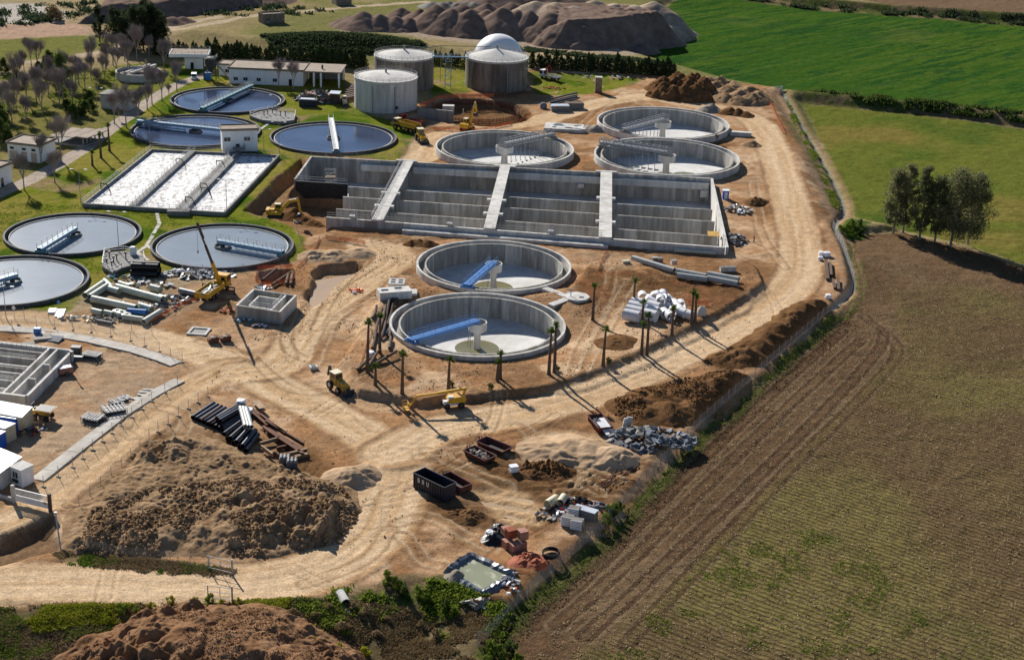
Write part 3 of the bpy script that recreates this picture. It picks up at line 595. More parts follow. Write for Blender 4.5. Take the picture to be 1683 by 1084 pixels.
def ang(px0, px1, z=0.0):                                  # heading on the ground between two picture points
    a, b = G(*px0, z), G(*px1, z); return math.atan2(b.y - a.y, b.x - a.x)
rnd = random.Random(11)
def railing(mb, pts, h=1.0, step=2.0, r=.035):
    """two rails and posts along a line of 3-D points"""
    for i in range(len(pts) - 1):
        a, b = Vector(pts[i]), Vector(pts[i + 1]); n = max(1, int((b - a).length / step))
        for k in (1.0, .5): mb.bar(a + Vector((0, 0, h * k)), b + Vector((0, 0, h * k)), r * 2, r * 2)
        for k in range(n + 1): p = a.lerp(b, k / n); mb.bar(p, p + Vector((0, 0, h)), r * 2, r * 2)
    return mb
# ================================================================ NEW CLARIFIERS (empty, concrete)
def new_tank(i, label, cx, cy, r, floor, panels, wall_h=1.3, blue=False, bridge_px=None, stilts=False, water_r=5.0):
    b = .1
    t = thing('settling_tank', label, 'tank', (cx, cy, b), 0, 'empty new settling tanks')
    top = wall_h
    # outer ring with rim (kept in casting sections), launder channel, inner wall panels
    for k in range(24):
        a0, a1 = 2 * math.pi * k / 24, 2 * math.pi * (k + 1) / 24 - .0012
        me = MB().lathe([(r, -1.2), (r, top), (r - .45, top), (r - .45, -1.2)], 5, (0, 0), a0, a1, True).mesh('outer_wall_panel', 'concrete_new')
        put('outer_wall_panel', me, t)
    MB().lathe([(r - .44, top - 1.25), (r - 1.75, top - 1.25)], 96).build('channel_floor', 'concrete_old', t)
    ri = r - 1.75
    for k in range(panels):
        a0, a1 = 2 * math.pi * k / panels, 2 * math.pi * (k + 1) / panels - .003
        off = rnd.uniform(-.012, .012)
        me = MB().lathe([(ri + off, top - .25), (ri + off, floor), (ri - .35 + off, floor), (ri - .35 + off, top - .25)], 3, (0, 0), a0, a1, True).mesh('wall_panel', 'concrete_panel'); put('wall_panel', me, t)
    # floor: gentle cone in radial slabs
    for k in range(12):
        a0, a1 = 2 * math.pi * k / 12, 2 * math.pi * (k + 1) / 12 - .002
        me = MB().lathe([(ri, floor + .25), (4.5, floor - .45), (1.0, floor - .9)], 8, (0, 0), a0, a1).mesh('floor_slab', 'concrete_floor'); put('floor_slab', me, t)
    w = MB().disc((0, 0), water_r, floor - .45 + .02, 40).build('puddle', 'water_green', t)
    # centre column with cup
    cf = .74 if blue else 1.0; MB().lathe([(q * cf, z_) for q, z_ in ((1.0, floor - .6), (.85, floor + 1.8), (.9, top - 2.0), (2.3, top - 1.5), (2.4, top + .2), (2.15, top + .2), (2.0, top - 1.2), (0.0, top - 1.3))], 28).build('centre_column', 'concrete_new', t, True)
    # bridge
    br = bpy.data.objects.new('bridge', None); 
    a = math.atan2(bridge_px[1] - cy, bridge_px[0] - cx); L = r - .2
    m = MB(); z = top + (.55 if blue else 1.0); col_ = 'blue_paint' if blue else 'galvanised'
    hw = .75
    for sgn in (-1, 1):
        m.bar((0 if blue else -1.5, sgn * hw, z - .15), (L, sgn * hw, z - .15), .12, .55)
    n = 14
    for k in range(n + 1): q = k / n * L; m.bar((q, -hw, z - .1), (q, hw, z - .1), .08, .1)
    bo = m.build('bridge', col_, t); bo.rotation_euler = (0, 0, a)
    m = MB(); m.box((L / 2, 0, z + .14), (L, 1.3, .04)); d_ = m.build('walkway', col_, bo)
    m = MB(); 
    for sgn in (-1, 1): railing(m, [(0 if blue else -1.5, sgn * hw, z + .15), (L, sgn * hw, z + .15)], 1.05, 2.4 if blue else 1.0, .022 if blue else .045)
    m.build('railing', col_, bo)
    m = MB()
    if stilts:
        for k in range(9):
            q = 3 + k * (L - 4.5) / 8
            m.bar((q, .5, z - .3), (q, .5, floor + .25), .12, .12); m.bar((q, .5, floor + .5), (q - .9, -.6, floor + .12), .1, .25); m.box((q - .3, 0, floor + .1), (1.2, .08, .3), .6)
        m.bar((2.5, .5, z - 1.3), (ri - 1, .5, z - 1.3), .1, .1)
        for k in range(10): q = 2.4 + k * (L - 4) / 9; m.bar((q, -.75, z + 1.2), (q + 1.4, .75, z - .2), .08, .08)
        m.build('scraper', col_, bo)
        m = MB(); [m.bar((q, -.75, z + 1.25), (q, .75, z + 1.25), .14, .14) for q in np.linspace(.3, L - .4, 11)]; m.build('roof_beams', col_, bo)
    else:
        m.bar((2.4, .4, z - .3), (2.0, .4, floor + .3), .1, .1); m.bar((1.5, -.4, z - .3), (1.9, -.6, floor + .2), .1, .1); m.build('scraper_arm', 'galvanised', bo)
    m = MB(); m.box((L - .5, 0, top + .2), (1.3, 2.6, .35)); m.tube((L - .5, -1.25, top + .28), (L - .5, -.95, top + .28), .28); m.tube((L - .5, 1.25, top + .28), (L - .5, .95, top + .28), .28); m.build('end_carriage', col_ if blue else 'steel_grey', bo)
    return t
bp = [G(680, 556, 1.9), G(775, 462, 1.9), G(925, 222, 1.8), G(990, 240, 1.8), G(1035, 215, 1.8)]
new_tank(0, 'empty concrete settling tank with blue bridge, nearest the boom lift', *TANKS_NEW[0], -3.5, 44, 1.25, True, bp[0], water_r=4.2)
new_tank(1, 'empty concrete settling tank with blue bridge in front of the long reactor', *TANKS_NEW[1], -3.5, 44, 1.3, True, bp[1], water_r=4.2)
new_tank(2, 'empty settling tank with grey steel bridge beside the yellow excavator', *TANKS_NEW[2], -2.8, 36, 1.8, False, bp[2], True, water_r=2.2)
new_tank(3, 'empty settling tank with grey bridge right behind the long reactor', *TANKS_NEW[3], -2.8, 36, 1.8, False, bp[3], True, water_r=2.2)
new_tank(4, 'empty settling tank with short grey bridge below the lumpy soil heaps', *TANKS_NEW[4], -2.8, 36, 1.7, False, bp[4], True, water_r=2.2)
# murky water left on the floors of the far tanks
for (cx, cy, r), pts in ((TANKS_NEW[2], [(-7, -6, 3.2, 1.5), (9, -5, 4, 1.6)]), (TANKS_NEW[3], [(5, -2, 3.2, 2.4), (6, -8, 3, 1.2), (-3, -7, 3, 1.5)]), (TANKS_NEW[4], [(3, -5, 3.4, 1.6), (8, -8, 3.2, 1.2)])):
    for (dx, dy, a, b) in pts:
        m = MB(); n = 20; m.add([(cx + dx + a * math.cos(2 * math.pi * k / n) * rnd.uniform(.75, 1.1), cy + dy + b * math.sin(2 * math.pi * k / n) * rnd.uniform(.75, 1.1), -2.44 - .08) for k in range(n)], [tuple(range(n))])
        tag(m.build('puddle', 'water_green'), 'murky puddle on the floor of an empty settling tank', 'puddle', 'puddles on the floors of the grey bridge tanks')
# outlet channel joining the two blue-bridge tanks
t = thing('outlet_chamber', 'white concrete outlet channel joining the two blue bridge tanks', 'channel', G(930, 490, .6))
def wpart(name, mat, fn, parent):                                  # part drawn in world coordinates under a placed thing
    m = MB(); fn(m); off = parent.location; m.v = [tuple(Vector(v) - off) for v in m.v]; return m.build(name, mat, parent)
a, b, c_, d_ = G(895, 472, 1.4), G(937, 488, 1.4), G(905, 500, 1.4), G(948, 488, 1.4)
wpart('channel_arm', 'concrete_new', lambda m: m.wall(a, b, 1.6, -.3, 1.35), t); wpart('channel_arm', 'concrete_new', lambda m: m.wall(c_, b.lerp(c_, .05), 1.6, -.3, 1.34), t)
wpart('chamber', 'concrete_new', lambda m: m.lathe([(2.6, -.3), (2.6, 1.6), (0, 1.6)], 8, (d_.x, d_.y)), t)
wpart('hatch', 'window_dark', lambda m: m.box((d_.x + .9, d_.y - .6, 1.62), (.9, .6, .05)), t)
wpart('valve', 'blue_paint', lambda m: (m.tube((d_.x - 1.2, d_.y, 1.6), (d_.x - 1.2, d_.y, 2.9), .08), m.tube((d_.x - 1.6, d_.y, 2.9), (d_.x - .8, d_.y, 2.9), .05)), t)
# small outlet stubs on the far tanks
for px, py, dx, dy, lab in ((1200, 216, 1.0, -.12, 'concrete outlet stub on the tank with the short bridge'), (962, 212, -.9, .35, 'long concrete overflow channel beside the middle grey tank')):
    p = G(px, py, 1.0); q = p + Vector((dx, dy, 0)) * 6
    m = MB().wall(p, q, 1.6, -.3, 1.1); o = m.build('overflow_channel', 'concrete_new'); tag(o, lab, 'channel')
# ================================================================ OLD CLARIFIERS (full)
def old_tank(label, cx, cy, r, water, bridge_to, full=False, color='pale_blue_paint', top=.75):
    t = thing('settling_tank', label, 'tank', (cx, cy, 0), 0, 'old settling tanks full of water')
    for k in range(24):
        a0, a1 = 2 * math.pi * k / 24, 2 * math.pi * (k + 1) / 24 - .0012
        put('rim_panel', MB().lathe([(r, -1), (r, top), (r - .4, top), (r - .4, -1)], 4, (0, 0), a0, a1, True).mesh('rim_panel', 'concrete_dark'), t)
    MB().lathe([(r - .39, -.35), (r - 1.15, -.35)], 72).build('channel_water', 'water_blue', t)
    MB().lathe([(r - 1.15, -.6), (r - 1.15, top - .42), (r - 1.35, top - .42), (r - 1.35, -.6)], 72, closed=True).build('overflow_weir', 'gravel_roof_pale', t, True)
    MB().disc((0, 0), r - 1.34, top - .6, 96).build('water_surface', water, t)
    MB().lathe([(1.8, -.5), (1.8, top - .15), (1.65, top - .15), (1.65, -.5)], 28, closed=True).build('centre_ring', 'concrete_old', t)
    MB().lathe([(.5, -.5), (.5, top + .3), (0, top + .3)], 12).build('drive_unit', 'dark_steel', t)
    a = math.atan2(bridge_to.y - cy, bridge_to.x - cx); L = r - .15; z = top + .65; x0 = -L if full else -1.0; hw = .65
    m = MB()
    for sgn in (-1, 1): m.bar((x0, sgn * hw, z), (L, sgn * hw, z), .1, .7)
    m.box(((x0 + L) / 2, 0, z + .3), (L - x0, 1.25, .05)); br = m.build('bridge', color, t); br.rotation_euler = (0, 0, a)
    m = MB()
    for sgn in (-1, 1): railing(m, [(x0, sgn * hw, z + .33), (L, sgn * hw, z + .33)], 1.0, 2.0, .03)
    m.build('railing', 'galvanised', br)
    m = MB(); m.box((L - .4, 0, top + .22), (1.0, 2.2, .5)); m.build('end_carriage', 'teal_paint', br)
    m = MB(); [m.bar((q, hw, z - .3), (q, hw, top - .7), .08, .08) for q in np.linspace(3, L - 2, 7)]; m.bar((2.5, hw, top - .25), (L - 1.5, hw, top - .25), .06, .3); m.build('skimmer', color, br)
    return t
O = TANKS_OLD
old_tank('old settling tank of grey water with a short pale blue bridge, beside the tall lamp', *O[0], 'water_sludge', G(80, 404, 1))
old_tank('old settling tank of grey water behind the crane truck boom', *O[1], 'water_sludge', G(468, 418, 1), color='pale_blue_paint')
old_tank('old settling tank of grey water between the sandy road and the pipe yard lawn', *O[2], 'water_sludge', G(-60, 480, 1))
old_tank('old tank of dark blue water with a white straight bridge, next to the excavated trench', *O[3], 'water_blue', G(553, 250, 1), True, 'white_paint')
old_tank('old tank of dark blue water behind the white cube building', *O[4], 'water_blue', G(218, 200, 1), True, 'pale_blue_paint')
old_tank('old tank of dark blue water in front of the long white building', *O[5], 'water_blue', G(325, 184, 1), True, 'teal_paint')
# ================================================================ NEW REACTOR
t = thing('biological_reactor', 'long rectangular concrete reactor under construction, divided by walkways and partitions', 'concrete tank', (*RP(.5, 0), 0))
o0 = t.location
def rw(name, mat, s0, t0, s1, t1, z0, z1, th=.45, seg=None):       # wall between two places of the reactor, cast in panels
    a, b = RP(s0, t0), RP(s1, t1); n = seg or 1
    for k in range(n):
        p, q = a.lerp(b, k / n), a.lerp(b, (k + 1) / n); e = (q - p).normalized() * .012
        wpart(name, mat, lambda m: m.wall(p, q - e, th + rnd.uniform(-.012, .012), z0, z1), t)
rw('back_wall_panel', 'concrete_panel', 0, .993, 1, .993, RFLOOR, RTOP, .5, 34)
rw('end_wall_panel', 'concrete_new', .997, 0.006, .997, .988, RFLOOR, RTOP + .02, .6, 12)
rw('end_wall_panel', 'concrete_panel', .003, .565, .003, .988, RFLOOR, RTOP + .01, .5, 6)
rw('front_wall_panel', 'concrete_panel', .128, .004, .30, .004, RFLOOR, RTOP, .6, 6); rw('front_wall_panel', 'concrete_new', .30, .004, .74, .004, RFLOOR, RTOP - .02, .6, 16); rw('front_wall_panel', 'concrete_new', .74, .004, .993, .004, RFLOOR, RTOP - .01, .6, 10)
for tt, z1 in ((.56, .75), (.40, .6), (.213, .45)):
    segs = [(.128, .232), (.252, .478), (.498, .728), (.748, .985)]
    for (a, b) in segs: rw('partition_panel', 'concrete_panel', a + .004, tt, b, tt, RFLOOR, z1, .35, 8 if b - a > .15 else 4)
rw('coated_wall', 'black_coating', .006, .556, .13, .556, RFLOOR - .3, RTOP - .3, .4, 3)
# gallery beam along the back wall
rw('gallery_beam', 'concrete_new', .13, .972, .24, .972, -.9, .75, 1.3, 3); rw('gallery_beam', 'concrete_new', .26, .972, .48, .972, -.9, .75, 1.3, 6); rw('gallery_beam', 'concrete_new', .498, .972, .728, .972, -.9, .75, 1.3, 6); rw('gallery_beam', 'concrete_new', .748, .972, .99, .972, -.9, .75, 1.3, 6)
rw('corbel', 'concrete_new', .67, .955, .685, .955, -1.9, -.92, 1.6); rw('corbel', 'concrete_new', .97, .955, .99, .955, -2.6, -.92, 1.6)
# bays: floor slabs
for (a, b) in ((.0, .24), (.24, .488), (.488, .738), (.738, 1.0)):
    for (c0, c1) in ((.0, .213), (.213, .40), (.40, .56), (.56, 1.0)):
        if a == 0 and c1 < .6: aa = .128
        else: aa = a
        P = [tuple(RP(aa, c0)), tuple(RP(b, c0)), tuple(RP(b, c1)), tuple(RP(aa, c1))]
        wpart('floor_slab', 'concrete_floor', lambda m: m.prism(P, RFLOOR - .3, RFLOOR - rnd.uniform(0, .03)), t)
# walkways with corbels
for s_, w_ in ((.242, 2.6), (.488, 2.6), (.738, 2.9)):
    a, b = RP(s_, -.004), RP(s_ + (.006 if s_ < .3 else 0), 1.004)
    n = 6
    for k in range(n): 
        p, q = a.lerp(b, k / n), a.lerp(b, (k + 1) / n); e = (q - p).normalized() * .02
        wpart('walkway_slab', 'concrete_new', lambda m: m.wall(p, q - e, w_, RTOP + .03, RTOP + .4), t)
    rw('cross_wall', 'concrete_panel', s_ + .0, .02, s_ + .004, .985, RFLOOR, RTOP + .02, .5, 10)
    for tt in (.56 if s_ > .7 else .42, .213): rw('walkway_bracket', 'concrete_new', s_ - .022, tt, s_ + .022, tt, RTOP - .1, RTOP + .43, 1.2)
    rw('walkway_bracket', 'concrete_new', s_ - .026, .99, s_ + .026, .99, RTOP + .02, RTOP + .44, 1.0)
# railings on the front wall and the first walkway, stairs, scaffold tower
def rail(s0, t0, s1, t1, z, step=2.0): 
    a, b = RP(s0, t0), RP(s1, t1); wpart('railing', 'galvanised', lambda m: railing(m, [(a.x, a.y, z), (b.x, b.y, z)], 1.05, step, .03), t)
rail(.13, .008, .235, .008, RTOP); rail(.25, .008, .48, .008, RTOP); rail(.495, .008, .73, .008, RTOP); rail(.228, .0, .232, .99, RTOP + .4); rail(.004, .57, .128, .57, RTOP - .3)
for s_ in (.185, .40, .62):
    a = RP(s_, .02); wpart('access_stair', 'galvanised', lambda m: (m.box((a.x, a.y, RTOP + .5), (1.4, 1.2, .08)), [m.bar((a.x + dx, a.y + dy, RTOP - .8), (a.x + dx, a.y + dy, RTOP + 1.7), .08, .08) for dx in (-.7, .7) for dy in (-.6, .6)], [m.bar((a.x - .7, a.y + dy, RTOP - .5), (a.x + .7, a.y + dy, RTOP + 1.5), .07, .07) for dy in (-.6, .6)]), t)
m_ = RP(.985, .06); wpart('access_stair', 'galvanised', lambda m: [m.bar((m_.x + dx, m_.y + dy, RFLOOR), (m_.x + dx, m_.y + dy, RTOP + 1.2), .1, .1) for dx in (-.8, .8) for dy in (-.8, 2.8)], t)
wpart('timber_deck', 'ochre_paint', lambda m: m.box((*RP(.975, .2), RTOP - .6), (2.6, 3.6, .12), -.05), t)
a = RP(.075, .72); sc = thing('scaffold_tower', 'grey scaffold tower with two decks inside the reactor corner bay', 'scaffold', (a.x, a.y, RFLOOR))
m = MB(); [m.bar((dx, dy, 0), (dx, dy, 7.2), .12, .12) for dx in (-1.3, 1.3) for dy in (-.7, .7)]; [m.bar((-1.3, dy, zz), (1.3, dy, zz), .1, .1) for dy in (-.7, .7) for zz in (1, 2, 3, 4, 5, 6, 7)]; [m.bar((-1.3, .7, zz), (1.3, .7, zz + 1.5), .07, .07) for zz in (1, 3, 5)]; m.build('frame', 'galvanised', sc)
for zz in (3.2, 5.2): MB().box((0, 0, zz), (2.6, 1.4, .1)).build('deck', 'wood', sc)
for k, (s_, t_) in enumerate(((.40, .80), (.40, .76))):
    a, b = RP(s_ - .05, t_), RP(s_ + .055, t_); z = RFLOOR + .2; tag(MB().bar((a.x, a.y, z), (b.x, b.y, z), .8, .5).build('concrete_beam', 'concrete_new'), 'long concrete beam lying on the reactor floor', 'beam', 'beams on the reactor floor')
for k in range(26):
    a = RP(rnd.choice([rnd.uniform(.26, .3), rnd.uniform(.5, .72), rnd.uniform(.27, .46)]), rnd.uniform(.6, .74)); s_ = rnd.uniform(.3, 1.0)
    tag(MB().box((a.x, a.y, RFLOOR + s_ * .25), (s_ * 2, s_, s_ * .5), rnd.uniform(0, 3)).build('plank_pile', rnd.choice(['dark_wood', 'wood', 'dark_steel', 'rubble_blue'])), 'small pile of formwork boards on the reactor floor', 'boards', 'formwork boards on the reactor floor')
p0, p1 = RP(.715, .62), RP(.725, .575); tag(MB().pipe((p0.x, p0.y, RFLOOR + .5), (p1.x, p1.y, RFLOOR + .8), .5).build('orange_pipe', 'orange_plastic'), 'short orange lined pipe under the right walkway', 'pipe')
# lower apron in front of the reactor with two long pipes
a, b = RP(.775, -.045), RP(.775, .0); tag(MB().wall(RP(.30, -.028), RP(.745, -.028), 1.6, -1.5, .75).build('apron_wall', 'concrete_new'), 'low concrete channel along the foot of the reactor front wall', 'channel')
for (x0, y0), (x1, y1), r_, lab in (((1090, 405), (1186, 412), .5, 'long pale pipe lying against the reactor wall'), ((1108, 414), (1176, 419), .45, 'shorter pale pipe lying in front of a longer one at the reactor wall')):
    p, q = ON(x0, y0), ON(x1, y1); tag(MB().pipe((p.x, p.y, p.z + r_), (q.x, q.y, q.z + r_), r_).build('pipe', 'grp_pipe', None, True), lab, 'pipe')
# ================================================================ OLD AERATION BASIN
t = thing('aeration_basin', 'old aeration basin with three lanes of churning white foam', 'basin', (-80, 355, 0))
def BPt(s, q): a = Vector(BASIN[0]).lerp(Vector(BASIN[1]), s); b = Vector(BASIN[3]).lerp(Vector(BASIN[2]), s); return a.lerp(b, q)
def bw(name, mat, s0, t0, s1, t1, z0, z1, th): a, b = BPt(s0, t0), BPt(s1, t1); return wpart(name, mat, lambda m: m.wall(a, b, th, z0, z1), t)
for nm, a in (('side_wall', (.008, 0, .008, 1)), ('side_wall', (.992, 0, .992, 1))): bw(nm, 'concrete_old', *a, -3, .95, .5)
bw('end_wall', 'concrete_old', .016, .006, .984, .006, -3, .93, .6); bw('end_wall', 'concrete_old', .016, .994, .984, .994, -3, .94, .6)
bw('walkway', 'concrete_old', .345, .012, .325, .99, -3, 1.0, 1.5); bw('walkway', 'concrete_old', .69, .012, .66, .99, -3, 1.05, 2.6)
for k, (a, b, c_, d_) in enumerate(((.016, .325, .316, .016), (.36, .65, .63, .345), (.725, .984, .984, .695))):
    P = [tuple(BPt(a, .012)), tuple(BPt(b, .012)), tuple(BPt(c_, .99)), tuple(BPt(d_, .99))]; wpart('foam_surface', 'foam', lambda m: m.prism(P, -1.0, .35), t)
def brail(s0, t0, s1, t1, z=1.0):
    a, b = BPt(s0, t0), BPt(s1, t1); wpart('railing', 'galvanised', lambda m: railing(m, [(a.x, a.y, z), (b.x, b.y, z)], 1.0, 2.5, .03), t)
for a in ((.0, 0, .0, 1), (.33, .0, .305, 1), (.36, 0, .345, 1), (.66, 0, .63, 1), (.725, 0, .69, 1), (0, 0, 1, 0), (0, 1, 1, 1)): brail(*a)
for s_, q in ((.03, .25), (.70, .12), (.7, .35), (.645, .75), (.34, .75), (.74, .28)):
    a = BPt(s_, q); wpart('air_pipe', 'dark_steel', lambda m: m.path([(a.x - 1, a.y, 1), (a.x - 1, a.y, 2.2), (a.x + .6, a.y - .6, 2.2), (a.x + 1.6, a.y - 1.2, .4)], .12), t)
a = BPt(.70, -.01); wpart('pump_platform', 'concrete_old', lambda m: m.box((a.x - .5, a.y - .2, .55), (5, 2.6, 1.2), .08), t)
# ================================================================ DIGESTERS AND GAS HOLDER
def cylinder_tank(label, cx, cy, r, h, roof_h, mat, roofmat, panels, base=0.0, rim=.35, roofseg=16, cat='tank', ladder=None):
    t = thing('digester_tank', label, cat, (cx, cy, gz(cx, cy - r) - .1 + base))
    for k in range(panels):
        a0, a1 = 2 * math.pi * k / panels, 2 * math.pi * (k + 1) / panels - .004
        put('wall_panel', MB().lathe([(r + rnd.uniform(-.015, .015), -.5), (r, h), (r - .3, h), (r - .3, -.5)], 3, (0, 0), a0, a1, True).mesh('wall_panel', mat), t)
    MB().lathe([(r + .12, h - .25), (r + .14, h + rim), (r - .25, h + rim), (r - .28, h - .1)], 64, closed=True).build('rim', roofmat, t, True)
    for k in range(roofseg):
        a0, a1 = 2 * math.pi * k / roofseg, 2 * math.pi * (k + 1) / roofseg - .003
        prof = [((r - .2) * (1 - q), h + .15 + roof_h * (1 - (1 - q) ** (1.0 if roof_h > 1.5 else 1.8))) for q in np.linspace(0, 1, 5)]
        put('roof_sheet', MB().lathe(prof, 4, (0, 0), a0, a1).mesh('roof_sheet', roofmat, True), t)
    MB().tube((0, 0, h + roof_h), (0, 0, h + roof_h + 1.3), .3, .3, 10).build('vent', 'steel_grey', t)
    m = MB(); pts = [((r - .1) * math.cos(a), (r - .1) * math.sin(a), h + rim) for a in np.linspace(0, 2 * math.pi, 33)]
    railing(m, pts, .9, 2.2, .03); m.build('railing', 'galvanised', t)
    for a in (-1.9, -1.2):
        MB().tube((math.cos(a) * (r + .2), math.sin(a) * (r + .2), -.3), (math.cos(a) * (r + .2), math.sin(a) * (r + .2), h - 1), .15, .15, 8).build('downpipe', 'galvanised', t)
    return t
d1 = cylinder_tank('pale grey concrete tank with a low domed roof, bare of stains', -40.0, 442.6, 9.3, 9.0, 1.2, 'concrete_new', 'gravel_roof_pale', 22)
MB().tube((4, -8.75, 2.0), (4, -9.3, 2.0), .45, .45, 12).build('manhole', 'dark_steel', d1)
cylinder_tank('weathered digester tank with white cone roof behind the pale grey tank', -37.0, 472.5, 9.3, 9.6, 1.8, 'concrete_digester', 'gravel_roof_pale', 26)
cylinder_tank('weathered digester tank with white cone roof in front of the dome', -8.0, 477.0, 9.9, 9.2, 2.6, 'concrete_digester', 'gravel_roof_pale', 26)
t = thing('gas_holder', 'shiny white hemispherical gas holder dome behind the digester', 'gas holder', (-7.9, 500, .8))
MB().lathe([(8.7, -.3), (8.7, 2.6), (8.4, 2.8)], 48).build('base_ring', 'concrete_old', t)
for k in range(12):
    a0, a1 = 2 * math.pi * k / 12, 2 * math.pi * (k + 1) / 12
    put('membrane_panel', MB().lathe([(8.4 * math.cos(q), 2.9 + 8.4 * math.sin(q)) for q in np.linspace(0, math.pi / 2, 14)], 6, (0, 0), a0, a1).mesh('membrane_panel', 'dome_white', True), t)
# pipe bridge and stair tower between the digesters
t = thing('pipe_bridge', 'thin blue pipe bridge with ladder tower between the two digesters', 'pipe bridge', (-22, 470, 0))
MB().bar((-6, 0, 9.9), (5.2, 1, 9.9), .5, .35).build('walkway', 'pale_blue_paint', t)
m = MB(); railing(m, [(-6, -.3, 10), (5.2, .8, 10)], 1, 2, .03); m.build('railing', 'pale_blue_paint', t)
m = MB(); [m.bar((dx - 1, dy, -.2), (dx - 1, dy, 9.8), .14, .14) for dx in (-.9, .9) for dy in (-.9, .9)]
for k in range(4): z = 1.5 + k * 2.4; [m.bar((-1.9, dy, z), (-.1, dy, z + (2.2 if k % 2 else -.2)), .1, .1) for dy in (-.9, .9)]; m.bar((-1.9, -.9, z), (-.1, -.9, z), .1, .1)
m.build('ladder_tower', 'pale_blue_paint', t)
t = thing('connecting_pipe', 'slim steel pipe strung between the digester roofs', 'pipe', (-22, 480, 0)); MB().path([(-8, -3, 11.2), (-4, 0, 11.4), (12, 2, 11.3)], .12).build('pipe', 'steel_grey', t); MB().tube((-4, 0, -.2), (-4, 0, 11.4), .08).build('post', 'steel_grey', t)
# low concrete wall and box by the pit
t = thing('retaining_wall', 'low concrete wall running from the pale tank to the rebar pit', 'wall', G(715, 193)); wpart('wall_slab', 'concrete_old', lambda m: m.wall(G(687, 190), G(745, 196), .5, -1.5, 2.4), t); wpart('wall_slab', 'concrete_new', lambda m: m.box(G(737, 178, .6), (3.4, 2, 1.8)), t)
# rusty rebar ring of the next digester
c_ = G(782, 188, -1.5)
t = thing('rebar_ring', 'round cage of rusty reinforcement bars standing in a pit', 'rebar cage', c_)
rr = 13.0
for k in range(72):
    a = 2 * math.pi * k / 72; MB().bar((rr * math.cos(a), rr * math.sin(a), -1.6), (rr * math.cos(a), rr * math.sin(a), 1.9 + rnd.uniform(-.2, .2)), .09, .09).build('upright_bar', 'rust', t)
for k in range(5): MB().lathe([(rr + .05, -.9 + k * .6), (rr - .05, -.9 + k * .6), (rr, -.8 + k * .6)], 72, closed=True).build('hoop', 'rust', t)
o = MB().lathe([(rr - .15, -1.4), (rr - .15, 1.5)], 72).build('bar_mat', 'rebar_mesh', t); o['kind'] = 'stuff'
MB().disc((0, 0), rr, -1.35, 48).build('base_slab', 'concrete_dark', t)
m = MB(); a, b = -2.5, 4.0; [m.bar((x_, -rr + .6, -1), (x_, -rr + .6, 4.4), .25, .25) for x_ in (-6.5, -3.3)]; [m.bar((-6.5, -rr + .6, z_), (-3.3, -rr + .6, z_), .2, .2) for z_ in (-.2, .8)]; m.build('timber_frame', 'cream_cabin', t)
# ================================================================ BUILDINGS
def building(name, label, a, b, depth, h, wall='white_wall', roof='flat_roof', over=.35, wins=(), doors=(), parapet=.25, z0=None, cat='building', wh=1.0, ww=1.3, wz=1.6, sidewins=(), rooft=.35):
    a = Vector(a); b = Vector(b); L = (b - a).to_2d().length; rz = math.atan2(b.y - a.y, b.x - a.x)
    t = thing(name, label, cat, (a.x, a.y, min(a.z, b.z) - .05 if z0 is None else z0), rz)
    th = .3
    for nm, c, d in (('front_wall', (L / 2, th / 2, h / 2), (L, th, h)), ('back_wall', (L / 2, depth - th / 2, h / 2), (L, th, h)), ('side_wall', (th / 2, depth / 2, h / 2), (th, depth - 2 * th, h)), ('side_wall', (L - th / 2, depth / 2, h / 2), (th, depth - 2 * th, h))):
        MB().box(c, d).build(nm, wall, t)
    rf = MB().box((L / 2, depth / 2, h + rooft / 2), (L + 2 * over, depth + 2 * over, rooft)).build('roof', roof, t)
    if parapet:
        m = MB(); o = over
        for c, d in (((L / 2, -o + .1, 0), (L + 2 * o, .2, parapet)), ((L / 2, depth + o - .1, 0), (L + 2 * o, .2, parapet)), ((-o + .1, depth / 2, 0), (.2, depth + 2 * o - .4, parapet)), ((L + o - .1, depth / 2, 0), (.2, depth + 2 * o - .4, parapet))): m.box((c[0], c[1], h + rooft + parapet / 2), d)
        m.build('parapet', 'dark_trim' if wall == 'white_wall' else wall, rf)
    for q in wins:
        w = MB().box((q * L, -.02, wz), (ww, .08, wh)).build('window', 'window_dark', t); m = MB()
        m.box((q * L, -.05, wz - wh / 2 - .06), (ww + .2, .14, .1)); m.box((q * L, -.05, wz), (.06, .1, wh)); m.build('sill', 'white_paint', w)
    for q in doors: d_ = MB().box((q * L, -.03, 1.05), (1.0, .08, 2.1)).build('door', 'window_dark', t); MB().box((q * L + .35, -.09, 1.0), (.08, .06, .12)).build('handle', 'galvanised', d_)
    for q in sidewins: MB().box((L + .02, q * depth, wz), (.08, ww, wh)).build('window', 'window_dark', t)
    return t
a, b = G(377, 137), G(498, 142)
dep = 11.5
t = building('service_building', 'long low white building with brown flat roof and open porch', a, b, dep, 4.6, wins=(.09, .22, .40, .62), doors=(.83,), over=.4)
L = (b - a).length
MB().box((L + 6.2, dep / 2, 4.775), (11.6, dep + .8, .352)).build('porch_roof', 'flat_roof', t)
for k, x_ in enumerate((L + 3.4, L + 5.6, L + 11.2)): MB().box((x_, .2, 2.3), (.55, .55, 4.6)).build('column', 'white_wall', t)
MB().box((L + 11.3, dep - .3, 2.3), (.55, .55, 4.6)).build('column', 'white_wall', t); MB().box((L + 5.5, dep - .1, 2.3), (10.8, .2, 4.6)).build('porch_wall', 'concrete_old', t)
MB().tube((L + 5.5, 4, 4.9), (L + 5.5, 4, 6.2), .3).build('roof_vent', 'dark_steel', t)
t = building('pump_house', 'small white building with a wide overhanging upper deck by the dark tower', G(304, 113), G(334, 113.5), 5.5, 3.5, over=.3, doors=(.4,), parapet=0)
